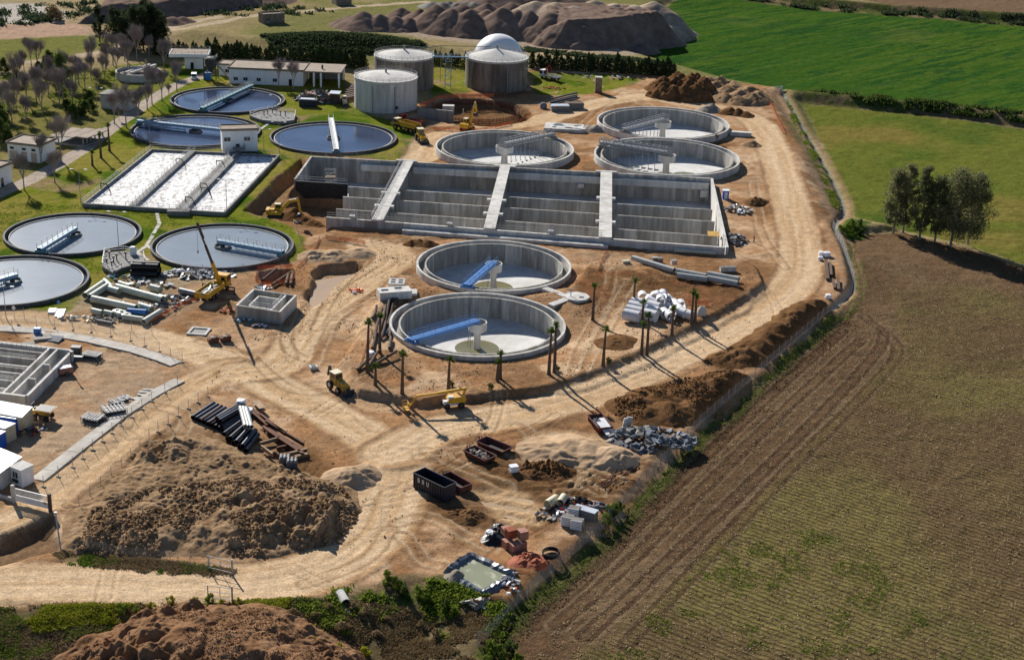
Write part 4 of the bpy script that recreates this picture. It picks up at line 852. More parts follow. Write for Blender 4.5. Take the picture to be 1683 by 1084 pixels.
MB().box((1.5, 2.5, 4.6), (12.5, 8.5, 1.1)).build('upper_deck', 'white_wall', t); m = MB(); railing(m, [(-4.6, -1.6, 5.15), (7.6, -1.6, 5.15), (7.6, 6.6, 5.15), (-4.6, 6.6, 5.15), (-4.6, -1.6, 5.15)], .9, 2, .04); m.build('railing', 'dark_steel', t)
MB().box((1.5, 2.5, 5.18), (11.8, 7.8, .05)).build('deck_floor', 'flat_roof', t)
building('small_white_house', 'little white house with a blue steel stair behind the dark tower', G(360, 124), G(380, 125), 6, 3.4, over=.2, wins=(.7,), parapet=.2)
t = thing('grit_tower', 'dark steel equipment tower with hopper and frame beside the white buildings', 'tower', G(347, 130))
m = MB(); [m.bar((dx, dy, 0), (dx, dy, 6.8), .25, .25) for dx in (-1.9, 1.9) for dy in (-1.6, 1.6)]; [m.bar((-1.9, dy, z_), (1.9, dy, z_), .2, .2) for dy in (-1.6, 1.6) for z_ in (2.2, 4.4, 6.6)]; m.build('frame', 'dark_steel', t)
MB().lathe([(.4, 2.2), (1.7, 3.8), (1.7, 6.4), (1.2, 6.9), (0, 7)], 16).build('hopper', 'dark_steel', t); MB().box((-.9, -.2, 1.0), (2.0, 2.2, 2.0)).build('skip', 'blue_paint', t); m = MB(); railing(m, [(-1.9, -1.6, 6.7), (1.9, -1.6, 6.7), (1.9, 1.6, 6.7)], 1, 1.2, .04); m.bar((2.2, -1.2, 4.8), (6.4, -2.0, 1.0), .8, .25); m.build('stair', 'steel_grey', t)
t = building('blower_house', 'white cube shaped building between the blue tanks and the foam basin', G(366, 250, .5), G(424, 248, .5), 4.8, 5.6, wins=(.14, .70), wz=3.4, ww=1.6, wh=1.0, over=.25, doors=(.43,))
m = MB(); m.box((4.0, -1.6, 1.2), (3.0, 3.0, .2)); railing(m, [(2.5, -3, 1.3), (5.5, -3, 1.3), (5.5, 0, 1.3)], 1, 1.2, .04); m.build('landing', 'steel_grey', t)
building('workshop', 'white building with a brown roof and shuttered doors beside the path', G(14, 262), G(66, 268), 7.5, 4.2, wins=(), over=.35)
w_ = [o for o in bpy.data.objects if o.get('label', '').startswith('white building with a brown roof and shuttered')][0]
for q in (.14, .52, .82): s_ = MB().box((q * (G(66, 268) - G(14, 262)).length, -.03, 1.3), (1.5, .1, 2.4)).build('shutter_door', 'shutter', w_); MB().box((q * (G(66, 268) - G(14, 262)).length, -.02, 3.2), (1.1, .08, .6)).build('window', 'window_dark', w_)
building('gate_house', 'white house with one door beside the concrete path, next to the workshop', G(-40, 325), G(21, 299), 8, 4.6, wins=(.45,), doors=(.72,), over=.3)
building('grey_shed', 'grey sheet walled shed hidden behind two bare trees', G(166, 178), G(212, 182), 5.5, 4.0, wall='gravel_roof_pale', roof='concrete_old', parapet=0, cat='shed')
building('ruined_house', 'roofless stone ruin standing alone on the dry grass', G(433, 40), G(468, 38), 5.5, 3.2, wall='stone_ruin', roof='stone_ruin', wins=(.2,), rooft=.12, over=0, parapet=.5, cat='ruin')
building('stone_barn', 'small stone barn far behind the dry grass at the track', G(553, 10), G(578, 9), 6, 3.0, wall='stone_ruin', roof='flat_roof', over=.1, parapet=0, cat='barn')
t = thing('brick_chimney_block', 'free standing upright brick block between the heaps and the far tank', 'pillar', ON(983, 152)); MB().box((0, 0, 2.4), (2.1, 1.8, 4.8)).build('brick_shaft', 'stone_ruin', t); MB().box((0, 0, 4.9), (2.2, 1.9, .2)).build('cap', 'gravel_roof_pale', t); MB().box((0, -.2, .3), (2.3, 2.0, .7)).build('painted_foot', 'brick_red', t)
# thickener
c_ = G(228, 128); t = thing('thickener_tank', 'small round concrete thickener tank with two beams among bare trees', 'tank', c_)
for k in range(18): put('wall_panel', MB().lathe([(7, -.2), (7, 2.3), (6.6, 2.3), (6.6, -.2)], 4, (0, 0), 2 * math.pi * k / 18, 2 * math.pi * (k + 1) / 18 - .003, True).mesh('wall_panel', 'gravel_roof_pale'), t)
MB().disc((0, 0), 6.6, 1.5, 40).build('sludge_surface', 'flat_roof', t)
for k in (-.9, .9): MB().bar((-2 + k, -5, 2.6), (3 + k, 6.6, 2.9), .9, .5).build('beam', 'gravel_roof_pale', t)
# filter beds with slabs on posts
t = thing('drying_canopy', 'low canopy of brown slabs on posts beside the path', 'canopy', G(128, 236))
for k in range(3): MB().box((-3.6 + k * 3.6, 2, 2.4), (3.2, 10, .18), -.35).build('roof_slab', 'flat_roof', t)
m = MB(); 
for k in range(6): MB().box((5.3 + .55 * k - 3.0, -3 + 1.8 * k, 1.1), (.3, .3, 2.3)).build('post', 'concrete_old', t)
MB().box((-1, 3, .3), (12, 11, .6), -.35).build('basin_wall', 'concrete_old', t)
# ================================================================ NEW TANK, lower left
zt = 1.75; BRc, FRc, BLc = G(119, 575, zt), G(44, 650, zt), G(-50, 556, zt); FLc = FRc + (BLc - BRc)
t = thing('contact_tank', 'unfinished concrete tank with long channels beside the blue site cabins', 'concrete tank', (*((BRc + FRc) / 2)[:2], 0))
def q2(s, q): return (BRc.lerp(BLc, s)).lerp(FRc.lerp(FLc, s), q)   # s from right to left, q from back to front
def cw(nm, mat, s0, q0, s1, q1, z0, z1, th): a, b = q2(s0, q0), q2(s1, q1); return wpart(nm, mat, lambda m: m.wall(a, b, th, z0, z1), t)
cw('outer_wall', 'concrete_new', .0, .008, .0, .992, -1.5, zt, .5); cw('outer_wall', 'concrete_new', .012, .0, 1, .0, -1.5, zt - .01, .5); cw('outer_wall', 'concrete_new', .012, 1, 1, 1, -1.5, zt - .02, .5)
for s_ in (.14, .22): cw('channel_wall', 'concrete_new', s_, .01, s_, .99, -1.5, zt - .03, .4)
for q in (.35, .66): cw('cross_wall', 'concrete_new', .13, q, .07, q, -1.5, zt - .04, .35)
for k in range(6): cw('lane_wall', 'concrete_panel', .235, .1 + k * .155, 1, .1 + k * .155, -1.5, zt - .25 - .02 * k, .35)
P = [tuple(q2(s_, q_)[:2]) for s_, q_ in ((.005, .005), (1, .005), (1, .995), (.005, .995))]; wpart('floor_slab', 'concrete_floor', lambda m: m.prism(P, .02, .25), t)
for q0 in (.03, .26, .5, .72):
    a, b = q2(.24, q0), q2(1, q0); wpart('starter_bars', 'steel_grey', lambda m: railing(m, [(a.x, a.y, zt - .3), (b.x, b.y, zt - .3)], .7, .9, .025), t)
a = q2(.45, -.05); tag(MB().box((a.x, a.y, .8), (2.2, 1.6, 1.6), .3).build('water_tub', 'concrete_old'), 'grey concrete tub at the back of the unfinished contact tank', 'tub')
# small chamber in the middle, with inner walls
c0, c1, c2 = ON(390, 522), ON(460, 533), ON(486, 506)
h_ = 2.6; e1 = c1 - c0; e2 = c2 - c1; zb = min(c0.z, c1.z, c2.z) - .3
t = thing('valve_chamber', 'open square concrete chamber with inner walls beside the crane truck', 'concrete tank', (c0.x, c0.y, zb)); c3 = c0 + e2
for a, b, mt in ((c0, c1, 'concrete_panel'), (c1, c2, 'concrete_new'), (c2, c3, 'concrete_panel'), (c3, c0, 'concrete_new')): e = uvec(a, b) * .2; wpart('wall', mt, lambda m: m.wall(a + e, b + e * .95, .4, zb, zb + h_ + .3 + rnd.uniform(-.01, .01)), t)
mid = (c1 + c2) / 2; a = c0 + e1 * .78; b = a + e2; wpart('inner_wall', 'concrete_new', lambda m: m.wall(a, b, .35, zb, zb + h_ + .2), t)
a = c0 + e1 * .2 + e2 * .5; wpart('inner_wall', 'concrete_new', lambda m: (m.wall(a - e2 * .3, a + e1 * .55 - e2 * .3, .3, zb, zb + h_ - .2), m.wall(a + e2 * .3, a + e1 * .55 + e2 * .3, .3, zb, zb + h_ - .2), m.wall(a - e2 * .3, a + e2 * .3, .3, zb, zb + h_ - .2)), t)
wpart('floor_slab', 'concrete_floor', lambda m: m.prism([tuple(p[:2]) for p in (c0 + e1 * .02 + e2 * .02, c1 - e1 * .02 + e2 * .02, c2 - e1 * .02 - e2 * .02, c3 + e1 * .02 - e2 * .02)], zb + .2, zb + .6), t)
wpart('railing', 'galvanised', lambda m: railing(m, [tuple(a - e2 * .3)[:2] + (zb + h_ - .2,), tuple(a + e1 * .55 - e2 * .3)[:2] + (zb + h_ - .2,), tuple(a + e1 * .55 + e2 * .3)[:2] + (zb + h_ - .2,)], .9, 1.2, .04), t)
# manhole boxes
for (px, py), s_, lab, nh in (((652, 475), (3.2, 3.2, 1.7), 'square concrete manhole box with four openings', 4), ((648, 488), (6.4, 3.0, 1.6), 'long concrete manhole box with two openings', 2)):
    p = ON(px, py); rz = .0 if nh == 4 else .32; t = thing('manhole_box', lab, 'concrete box', p, rz); MB().box((0, 0, s_[2] / 2), s_).build('body', 'concrete_new', t)
    for (dx, dy) in (((-.7, -.6), (.8, -.6), (-.7, .7), (.8, .7)) if nh == 4 else ((-1.9, 0), (.9, 0.6))): MB().box((dx, dy, s_[2] + .01), (.85, .7, .04) if nh == 4 else (1.4, .9, .04)).build('opening', 'window_dark', t)
p = ON(668, 482); tag(MB().box((p.x, p.y, p.z + .2), (4.2, 2.6, .5), .1).build('cover_slab', 'concrete_new'), 'flat concrete lid lying beside the manhole boxes', 'lid')
p = ON(327, 546); t = thing('manhole', 'square concrete frame of a manhole flush with the ground', 'manhole', p, -.1); m = MB(); [m.box(c, d) for c, d in (((-1.6, 0, .15), (.5, 3.6, .4)), ((1.6, 0, .15), (.5, 3.6, .4)), ((0, -1.55, .15), (2.7, .5, .4)), ((0, 1.55, .15), (2.7, .5, .4)))]; m.build('frame', 'concrete_new', t); MB().box((0, 0, .12), (2.7, 2.6, .1)).build('grating', 'dark_steel', t)
p = ON(927, 213); t = thing('concrete_slab_box', 'unfinished low concrete box with dark openings behind the grey bridge tank', 'concrete box', p, -.1); MB().box((0, 0, .5), (11, 7, 1.0)).build('body', 'concrete_new', t)
for k in range(9): MB().box((rnd.uniform(-4.4, 4.4), rnd.uniform(-2.6, 2.6), 1.03), (rnd.uniform(.9, 2.0), rnd.uniform(.5, 1.2), .08)).build('opening', rnd.choice(['window_dark', 'dark_steel', 'white_paint']), t)
# ================================================================ SITE CABINS and gate
def cabin(label, pts, h, wall, roof, name='site_cabin', over=.12, cat='cabin', extra=None):
    """pts: three picture points of roof corners: far-right, near-right, near-left"""
    a, b, c_ = [G(*q, h) for q in pts]; d_ = a + (c_ - b)
    t = thing(name, label, cat, (b.x, b.y, 0)); poly = [tuple(q[:2]) for q in (a, b, c_, d_)]; cen = Vector((sum(q[0] for q in poly) / 4, sum(q[1] for q in poly) / 4))
    inn = [tuple(cen + (Vector(q) - cen) * .975) for q in poly]
    for k in range(4): p, q = inn[k], inn[(k + 1) % 4]; e = (Vector(q) - Vector(p)).normalized() * .08; wpart('wall', wall if not isinstance(wall, tuple) else wall[k % len(wall)], lambda m: m.wall(Vector(p) + e, Vector(q) - e, .14, .0, h - .1), t)
    n = max(2, int((Vector(poly[1]) - Vector(poly[2])).length / 1.2))
    for k in range(n):
        p0, p1 = Vector(poly[1]).lerp(Vector(poly[2]), k / n), Vector(poly[1]).lerp(Vector(poly[2]), (k + .97) / n); r0, r1 = Vector(poly[0]).lerp(Vector(poly[3]), k / n), Vector(poly[0]).lerp(Vector(poly[3]), (k + .97) / n)
        wpart('roof_sheet', roof, lambda m: m.prism([tuple(p0), tuple(p1), tuple(r1), tuple(r0)], h - .09, h + rnd.uniform(.0, .02)), t)
    return t
cabin('white roofed open shelter next to the yellow dumper', [(54, 668), (36, 686), (-40, 672)], 2.9, 'cream_cabin', 'white_paint')
cabin('blue site cabin with a rusty mesh roof between two white roofs', [(41, 679), (26, 688), (-40, 678)], 2.7, 'blue_cabin', 'sheet_roof')
cabin('cream site cabin with a white roof beside the blue cabin', [(26, 695), (8, 704), (-40, 694)], 2.6, 'cream_cabin', 'white_paint')
cabin('low blue site cabin with white top at the very end of the row', [(10, 708), (-4, 716), (-50, 706)], 2.5, 'blue_cabin', 'white_paint')
cabin('large site cabin with a pale blue sheet roof behind the guard hut', [(36, 750), (0, 777), (-60, 752)], 2.8, 'gravel_roof_pale', 'sheet_roof')
p = G(38, 793); t = thing('guard_hut', 'small white guard hut with a window by the gate', 'hut', p, -.55)
for c, d in (((-1.1, 0, 1.35), (.1, 2.2, 2.7)), ((1.1, 0, 1.35), (.1, 2.2, 2.7)), ((0, -1.05, 1.35), (2.1, .1, 2.7)), ((0, 1.05, 1.35), (2.1, .1, 2.7))): MB().box(c, d).build('wall', 'white_paint', t)
MB().box((0, 0, 2.78), (2.5, 2.5, .14)).build('roof', 'gravel_roof_pale', t); w_ = MB().box((-.2, -1.12, 1.7), (1.0, .06, .9)).build('window', 'window_dark', t); MB().box((-.2, -1.16, 1.7), (.07, .05, .9)).build('frame', 'white_paint', w_); MB().box((-.2, -1.2, .8), (1.1, .2, .5)).build('air_conditioner', 'window_dark', t); MB().box((1.17, .1, 1.05), (.05, .9, 2.0)).build('door', 'white_plastic', t)
g0, g1 = G(22, 825), G(83, 840); t = thing('sliding_gate', 'white sliding gate with slatted top between two posts', 'gate', g0, math.atan2(g1.y - g0.y, g1.x - g0.x)); L = (g1 - g0).length
MB().box((.1, 0, 1.4), (.45, .45, 2.8)).build('post', 'gravel_roof_pale', t); MB().box((L, 0, 1.4), (.4, .4, 2.8)).build('post', 'dark_trim', t); MB().box((L / 2, 0, .85), (L - .7, .12, .95)).build('gate_panel', 'white_paint', t); MB().box((L / 2, 0, 2.35), (L - .7, .12, .1)).build('top_rail', 'white_paint', t)
for k in range(26): MB().box((.6 + k * (L - 1.1) / 25, 0, 1.85), (.07, .06, 1.0)).build('bar', 'white_paint', t)
MB().box((L - .8, -.1, 1.2), (.5, .05, .35)).build('sign', 'ochre_paint', t)
t = thing('boundary_wall', 'low white boundary wall running away from the white sliding gate', 'wall', G(0, 818)); wpart('wall_slab', 'gravel_roof_pale', lambda m: m.wall(G(20, 824), G(-50, 806), .25, -.2, .7), t)
# kerbs of the new pavement
def slabs(label, pts, w, n, name='pavement'):
    L = [G(*q, .15) for q in pts]; t = thing(name, label, 'pavement', L[0]); t['kind'] = 'structure'
    del t['category']
    for i in range(len(L) - 1):
        a, b = L[i], L[i + 1]; k_ = max(1, int((b - a).length / n))
        for k in range(k_): p, q = a.lerp(b, k / k_), a.lerp(b, (k + .985) / k_); wpart('slab', 'paving', lambda m: m.wall(p, q, w, -.2, .22 + rnd.uniform(-.02, .02)), t)
slabs('fresh concrete pavement curving along the upper road', [(-20, 538), (60, 543), (150, 558), (220, 574), (265, 588), (290, 598)], 2.6, 3)
slabs('fresh concrete pavement beside the gate road', [(62, 788), (120, 742), (200, 680), (255, 645), (295, 624)], 2.2, 3)
# ================================================================ HEAPS
def heap_obj(name, label, cat, mat, cones=(), poly=None, pz=0.0, cap=3.0, slope=.8, lump=(0, 1), lump2=(0, 1), res=.5, seed=1, group=None, soft=.12, base=0.0, billow=True):
    """cones: (px, py, height, radius[, stretch, turn]); poly: picture outline raised to a flat top"""
    cs = [(G(c[0], c[1], pz), *c[2:]) for c in cones]; xs = []; ys = []
    for c in cs: xs += [c[0].x - c[2] * 1.6, c[0].x + c[2] * 1.6]; ys += [c[0].y - c[2] * 1.6, c[0].y + c[2] * 1.6]
    if poly: PP = GP(poly, pz); xs += [p[0] for p in PP]; ys += [p[1] for p in PP]
    x0, x1, y0, y1 = min(xs) - 1, max(xs) + 1, min(ys) - 1, max(ys) + 1
    gx, gy = np.meshgrid(np.arange(x0, x1, res), np.arange(y0, y1, res)); X = gx.ravel(); Y = gy.ravel()
    wX = X + .9 * fbm(X, Y, 4.5, 3, seed + 50); wY = Y + .9 * fbm(X, Y, 4.5, 3, seed + 60)
    h = np.full(X.shape, -1.0)
    if poly: h = np.maximum(h, np.clip(-sd_poly(PP, wX, wY, 6) * slope, -1, cap))
    for c in cs:
        dx, dy = wX - c[0].x, wY - c[0].y
        if len(c) > 3: a = c[4] if len(c) > 4 else 0; dx, dy = (dx * math.cos(a) + dy * math.sin(a)) / c[3], -dx * math.sin(a) + dy * math.cos(a)
        d = np.hypot(dx, dy) / c[2]; d = np.sqrt(d * d + soft * soft) - soft * .6; h = np.maximum(h, c[1] * (1 - d))
    if y0 < 345 and x1 > 5:
        dF, sF, _ = d_line(fence_line, X, Y, 40); h = np.where(dF < 30, np.minimum(h, (sF - .5) * .85), h)   # spoil stops short of the boundary fence
    edge = np.clip(h / .8, 0, 1)
    ln = fbm(X, Y, lump[1], 4, seed); ln2 = fbm(X, Y, lump2[1], 3, seed + 9)
    if billow: ln = 3.2 * np.abs(ln) - .55; ln2 = 3 * np.abs(ln2) - .4
    edge = edge * (.35 + .65 * sstep(-.2, .25, fbm(X, Y, 11, 2, seed + 30)))
    h = h + edge * (lump[0] * ln + lump2[0] * ln2) + np.where(h > 0, .0, 0)
    gzv = lookup(X, Y); gzv = np.where(gzv < -6, 0, gzv)
    Zv = gzv + np.maximum(h, -.25) + base
    n0, n1 = gx.shape; idx = np.arange(n0 * n1).reshape(n0, n1)
    q = np.stack([idx[:-1, :-1], idx[:-1, 1:], idx[1:, 1:], idx[1:, :-1]], -1).reshape(-1, 4); q = q[(h[q].max(1) > 0)]
    used, inv = np.unique(q, return_inverse=True)
    me = fast_mesh(name, np.stack([X, Y, Zv], 1)[used], inv.reshape(-1, 4)); me.materials.append(M[mat]); me.polygons.foreach_set('use_smooth', np.ones(len(me.polygons), bool))
    o = bpy.data.objects.new(name, me); col.objects.link(o); return tag(o, label, cat, group)
heap_obj('gravel_heap', 'row of small gravel cones at the thin end of the gravel yard', 'gravel heap', 'gravel', [(598, 44, 6, 11), (625, 46, 5.5, 9), (650, 47, 5, 9), (672, 48, 4.5, 8), (690, 40, 6, 10), (660, 33, 5, 9), (575, 40, 3.5, 8)], lump=(.1, 3), res=.6, seed=3, soft=.06)
heap_obj('gravel_heap', 'steep grey gravel cones joined side by side behind the white dome', 'gravel heap', 'gravel', [(718, 46, 9, 13), (742, 50, 8.4, 13), (772, 53, 9, 12.5), (800, 50, 8, 12), (826, 55, 10, 14), (848, 56, 9.2, 13), (868, 58, 9.5, 13), (760, 36, 7, 12), (800, 34, 7, 12), (840, 36, 7.5, 12)], lump=(.1, 3), res=.6, seed=4, soft=.06)
heap_obj('gravel_heap', 'long flat topped gravel bank with a dark steep face next to the wheat field', 'gravel heap', 'gravel', [(905, 62, 10, 14), (925, 70, 8, 12), (955, 72, 8, 12), (980, 68, 8.5, 13), (1015, 72, 3.5, 6), (1060, 73, 3, 6)], [(860, 58), (905, 80), (1000, 80), (1050, 74), (1132, 64), (1090, 46), (960, 34), (850, 34)], 0, 8.6, .85, (.5, 5), (.2, 2.5), res=.6, seed=5)
heap_obj('gravel_heap', 'cluster of pale tipped gravel mounds on top of the gravel bank', 'gravel heap', 'gravel_pale', [(880 + 32 * k, 52 + (k % 3) * 4 - 10, 9.7 + .5 * (k % 2), 17) for k in range(7)], lump=(.2, 3), res=.8, seed=8)
heap_obj('earth_bank', 'long dark earth bank with a shadowed face behind the eucalyptus trees', 'earth bank', 'gravel', [(283, 38, 2.6, 6), (300, 36, 2.2, 5)], [(128, 40), (175, 38), (285, 30), (330, 24), (430, 12), (445, 2), (330, -6), (200, 0), (150, 20)], 0, 5.2, .75, (.4, 6), (.3, 3), res=1.0, seed=6)
heap_obj('earth_bank', 'brown gravel ridge at the far edge behind the stone barn', 'earth bank', 'gravel', [(380 + 28 * k, 2 - k * .5, 4, 12) for k in range(3)] + [(810 + 30 * k, 6, 5.5, 14) for k in range(5)], lump=(.4, 4), res=1.2, seed=7)
heap_obj('covered_heap', 'long low heap covered with black plastic sheeting behind the gravel', 'covered heap', 'rubber', [(712 + 13 * k, 13 + (k % 2), 2.2, 6) for k in range(6)], lump=(.3, 3), res=.8, seed=2)
heap_obj('soil_heap', 'tall lumpy mounds of dark topsoil tipped in rows behind the far tank', 'soil heap', 'soil_dark', [(1090, 158, 4.6, 5.5), (1108, 161, 4.5, 5), (1126, 163, 4.8, 5.2), (1145, 163, 5, 5.4), (1088, 147, 4.5, 5.5), (1110, 148, 4.6, 5.5), (1132, 149, 5, 5.5), (1156, 152, 4.8, 5.5), (1112, 138, 4, 5.5), (1140, 140, 4, 5.5)], lump=(.8, 2.2), lump2=(.3, 1), res=.45, seed=12)
heap_obj('soil_heap', 'spread of lower brown soil mounds at the bend of the site road', 'soil heap', 'soil_brown', [(1175, 150, 3.4, 6), (1195, 156, 3.2, 6), (1215, 163, 3, 5.5), (1235, 168, 3, 5.5), (1245, 163, 2.6, 5), (1185, 142, 3, 6), (1208, 150, 3, 6), (1230, 156, 3, 6), (1165, 140, 3, 5), (1192, 165, 2.6, 4.6), (1215, 170, 2.4, 4.2)], lump=(.7, 2.2), lump2=(.3, 1), res=.45, seed=13)
heap_obj('sand_heap', 'small grey sand cone beside the dark soil, behind the far tank', 'sand heap', 'sand_grey', [(1168, 182, 2.2, 3.6), (1160, 183, 1.6, 3)], lump=(.1, 1), res=.3, seed=14)
heap_obj('soil_heap', 'small dark soil heap between the grey sand cone and the road', 'soil heap', 'soil_dark', [(1198, 186, 2.0, 3.4), (1212, 188, 2.0, 3.2), (1224, 190, 1.4, 3)], lump=(.3, 1.4), res=.3, seed=15)
heap_obj('sand_heap', 'low pale sand heap alone beside the road bend', 'sand heap', 'soil_brown', [(1236, 238, 1.4, 2.8)], lump=(.15, 1), res=.3, seed=16)
heap_obj('sand_heap', 'pale sand heap squeezed between the two grey bridge tanks', 'sand heap', 'sand_grey', [(978, 214, 2.0, 3.4), (968, 213, 1.6, 3)], lump=(.15, 1), res=.3, seed=17)
heap_obj('soil_heap', 'dark soil heap behind the scaffold parts at the reactor end', 'soil heap', 'soil_dark', [(1240, 334, 1.5, 2.8), (1248, 332, 1.2, 2.4)], lump=(.25, 1), res=.3, seed=18)
heap_obj('soil_heap', 'dark mound of excavated soil next to the small yellow excavator', 'soil heap', 'soil_dark', [(487, 352, 2.4, 4.5), (505, 356, 2.0, 4.2), (520, 362, 1.4, 3.5), (474, 348, 1.6, 3)], pz=-2, lump=(.3, 1.4), res=.35, seed=19)
heap_obj('soil_heap', 'crumbly soil and rubble mound at the foot of the reactor wall', 'soil heap', 'soil_dark', [(690, 402, 1.3, 2.2), (704, 403, 1.3, 2.2), (678, 402, 1.0, 2)], lump=(.5, .9), res=.25, seed=20)
heap_obj('soil_heap', 'long dark earth mound with a shadowed side along the boundary fence', 'soil heap', 'soil_dark', [(1340, 510, 2.2, 4.6), (1325, 519, 2.6, 4.8), (1310, 529, 2.7, 4.8), (1295, 540, 2.6, 4.8), (1280, 551, 2.6, 4.8), (1262, 563, 2.5, 4.8), (1244, 575, 2.4, 4.8), (1225, 588, 2.0, 4.4), (1195, 592, 1.2, 4)], lump=(.35, 2), lump2=(.15, .8), res=.3, seed=21)
heap_obj('soil_heap', 'broad dark earth mound between the road and the fence, by the rubble', 'soil heap', 'soil_dark', [(1195, 628, 2.2, 5), (1175, 640, 2.4, 5.4), (1150, 650, 2.5, 5.6), (1120, 656, 2.4, 6), (1085, 658, 2.0, 6), (1045, 668, 1.7, 5), (1100, 680, 2.0, 5), (1060, 682, 1.5, 4.5), (1140, 674, 2.0, 5)], lump=(.5, 2.2), lump2=(.18, .9), res=.28, seed=22)
heap_obj('soil_heap', 'huge rough heap of cloddy brown earth beside the near road', 'soil heap', 'soil_brown', [(165, 872, 1.6, 4), (235, 862, 2.0, 5), (300, 868, 2.3, 4.6), (365, 862, 2.2, 5), (430, 868, 2.2, 4.6), (500, 858, 2.2, 5), (545, 838, 1.8, 4), (210, 815, 1.8, 5), (300, 790, 1.8, 6)], [(98, 906), (104, 856), (150, 800), (235, 728), (330, 712), (400, 740), (500, 775), (585, 800), (592, 845), (560, 892), (440, 918), (300, 916), (170, 916)], 0, 1.5, .3, (.95, 4.2), (.4, 1.1), res=.19, seed=23)
heap_obj('sand_heap', 'smooth pale sand heap with one shaded side at the road fork', 'sand heap', 'soil_tan', [(578, 786, 2.0, 3.4), (592, 782, 1.8, 2.8), (566, 784, 1.3, 2.8)], lump=(.12, 1), res=.2, seed=24, soft=.4)
heap_obj('sand_heap', 'pale terraced sand heap with a dark scooped side below the skip', 'sand heap', 'soil_tan', [(905, 740, 1.2, 5), (940, 738, 1.5, 5.4), (972, 745, 1.7, 5), (1003, 754, 2.1, 4), (925, 754, 1.2, 3.6)], lump=(.3, 2.0), lump2=(.1, .8), res=.2, seed=25, soft=.2)
heap_obj('brush_pile', 'low pile of dark brown brushwood beside the sand heap', 'brush pile', 'soil_dark', [(895, 772, .9, 3.4), (915, 776, .9, 3), (875, 770, .7, 2.6)], lump=(.7, .7), lump2=(.3, .35), res=.15, seed=26)
heap_obj('brush_pile', 'heap of dark twigs and roots behind the big container', 'brush pile', 'soil_dark', [(770, 846, .9, 2.8), (752, 842, .7, 2.2)], lump=(.7, .7), lump2=(.3, .35), res=.15, seed=27)
heap_obj('mulch_heap', 'large reddish brown mulch heap below the bank of the near road', 'mulch heap', 'mulch', [(225, 1145, 5.2, 11), (295, 1125, 6.4, 12), (375, 1125, 6.4, 12), (465, 1150, 5.4, 11), (535, 1190, 4.4, 11), (330, 1180, 6.0, 13)], lump=(.9, 3.0), lump2=(.22, .9), res=.15, seed=28, soft=.3, pz=-3)
heap_obj('soil_heap', 'small bare soil hump next to the pond pit', 'soil heap', 'soil_tan', [(590, 416, 1.2, 3.2), (550, 420, 1.3, 4), (520, 420, 1.2, 4)], lump=(.4, 1.6), res=.25, seed=29)
heap_obj('brick_rubble', 'spill of broken orange bricks next to the brick pallets', 'rubble', 'brick_red', [(868, 918, .8, 2.2), (876, 924, .7, 1.8), (855, 924, .5, 1.6)], lump=(.6, .5), lump2=(.3, .25), res=.12, seed=30)
heap_obj('soil_heap', 'strip of dark earth dumped in the upper palm ground', 'soil heap', 'soil_dark', [(1008, 572, 1.0, 3.4), (1020, 566, .8, 3)], lump=(.3, 1), res=.25, seed=31)
# ================================================================ TREES AND PLANTS
def rot_to(d, a, spread, rg):
    d = Vector(d).normalized(); o = d.orthogonal().normalized(); w = d.cross(o); return (d * math.cos(spread) + (o * math.cos(a) + w * math.sin(a)) * math.sin(spread)).normalized()
def bare_meshes(seed, h=8.5):
    rg = random.Random(seed); tr = MB(); tw = MB()
    def grow(p, d, l, r, lev):
        q = p + d * l; (tr if lev < 2 else tw).tube(p, q, r, r * .62, 6 if lev < 2 else 3, False)
        if lev == 5: return
        n = [4, 4, 5, 5, 5][lev]
        for k in range(n):
            st = p.lerp(q, rg.uniform(.45, 1) if lev > 0 else rg.uniform(.75, 1)); nd = rot_to(d, 2 * math.pi * (k + rg.random() * .7) / n, rg.uniform(.25, .6), rg); nd = (nd + Vector((0, 0, .3))).normalized()
            grow(st, nd, l * rg.uniform(.66, .86), max(r * rg.uniform(.45, .58), .013), lev + 1)
    grow(Vector((0, 0, -.2)), Vector((rg.uniform(-.05, .05), rg.uniform(-.05, .05), 1)).normalized(), h * .25, .17, 0)
    return tr.mesh('trunk', 'grey_twig', True), tw.mesh('crown', 'grey_twig')
def leaf_cloud(mb, c, rad, n, size, rg, flat=1.0):
    for _ in range(n):
        while True:
            v = Vector((rg.uniform(-1, 1), rg.uniform(-1, 1), rg.uniform(-1, 1)))
            if .15 < v.length < 1: break
        p = Vector(c) + Vector((v.x * rad[0], v.y * rad[1], v.z * rad[2])); a = Vector((rg.gauss(0, 1), rg.gauss(0, 1), rg.gauss(0, flat))).normalized(); b = a.orthogonal().normalized(); b = (b * math.cos(rg.uniform(0, 6)) + a.cross(b) * math.sin(rg.uniform(0, 6))); s = size * rg.uniform(.6, 1.4)
        mb.add([p - a * s, p + b * s * .55, p + a * s, p - b * s * .55], [(0, 1, 2, 3)])
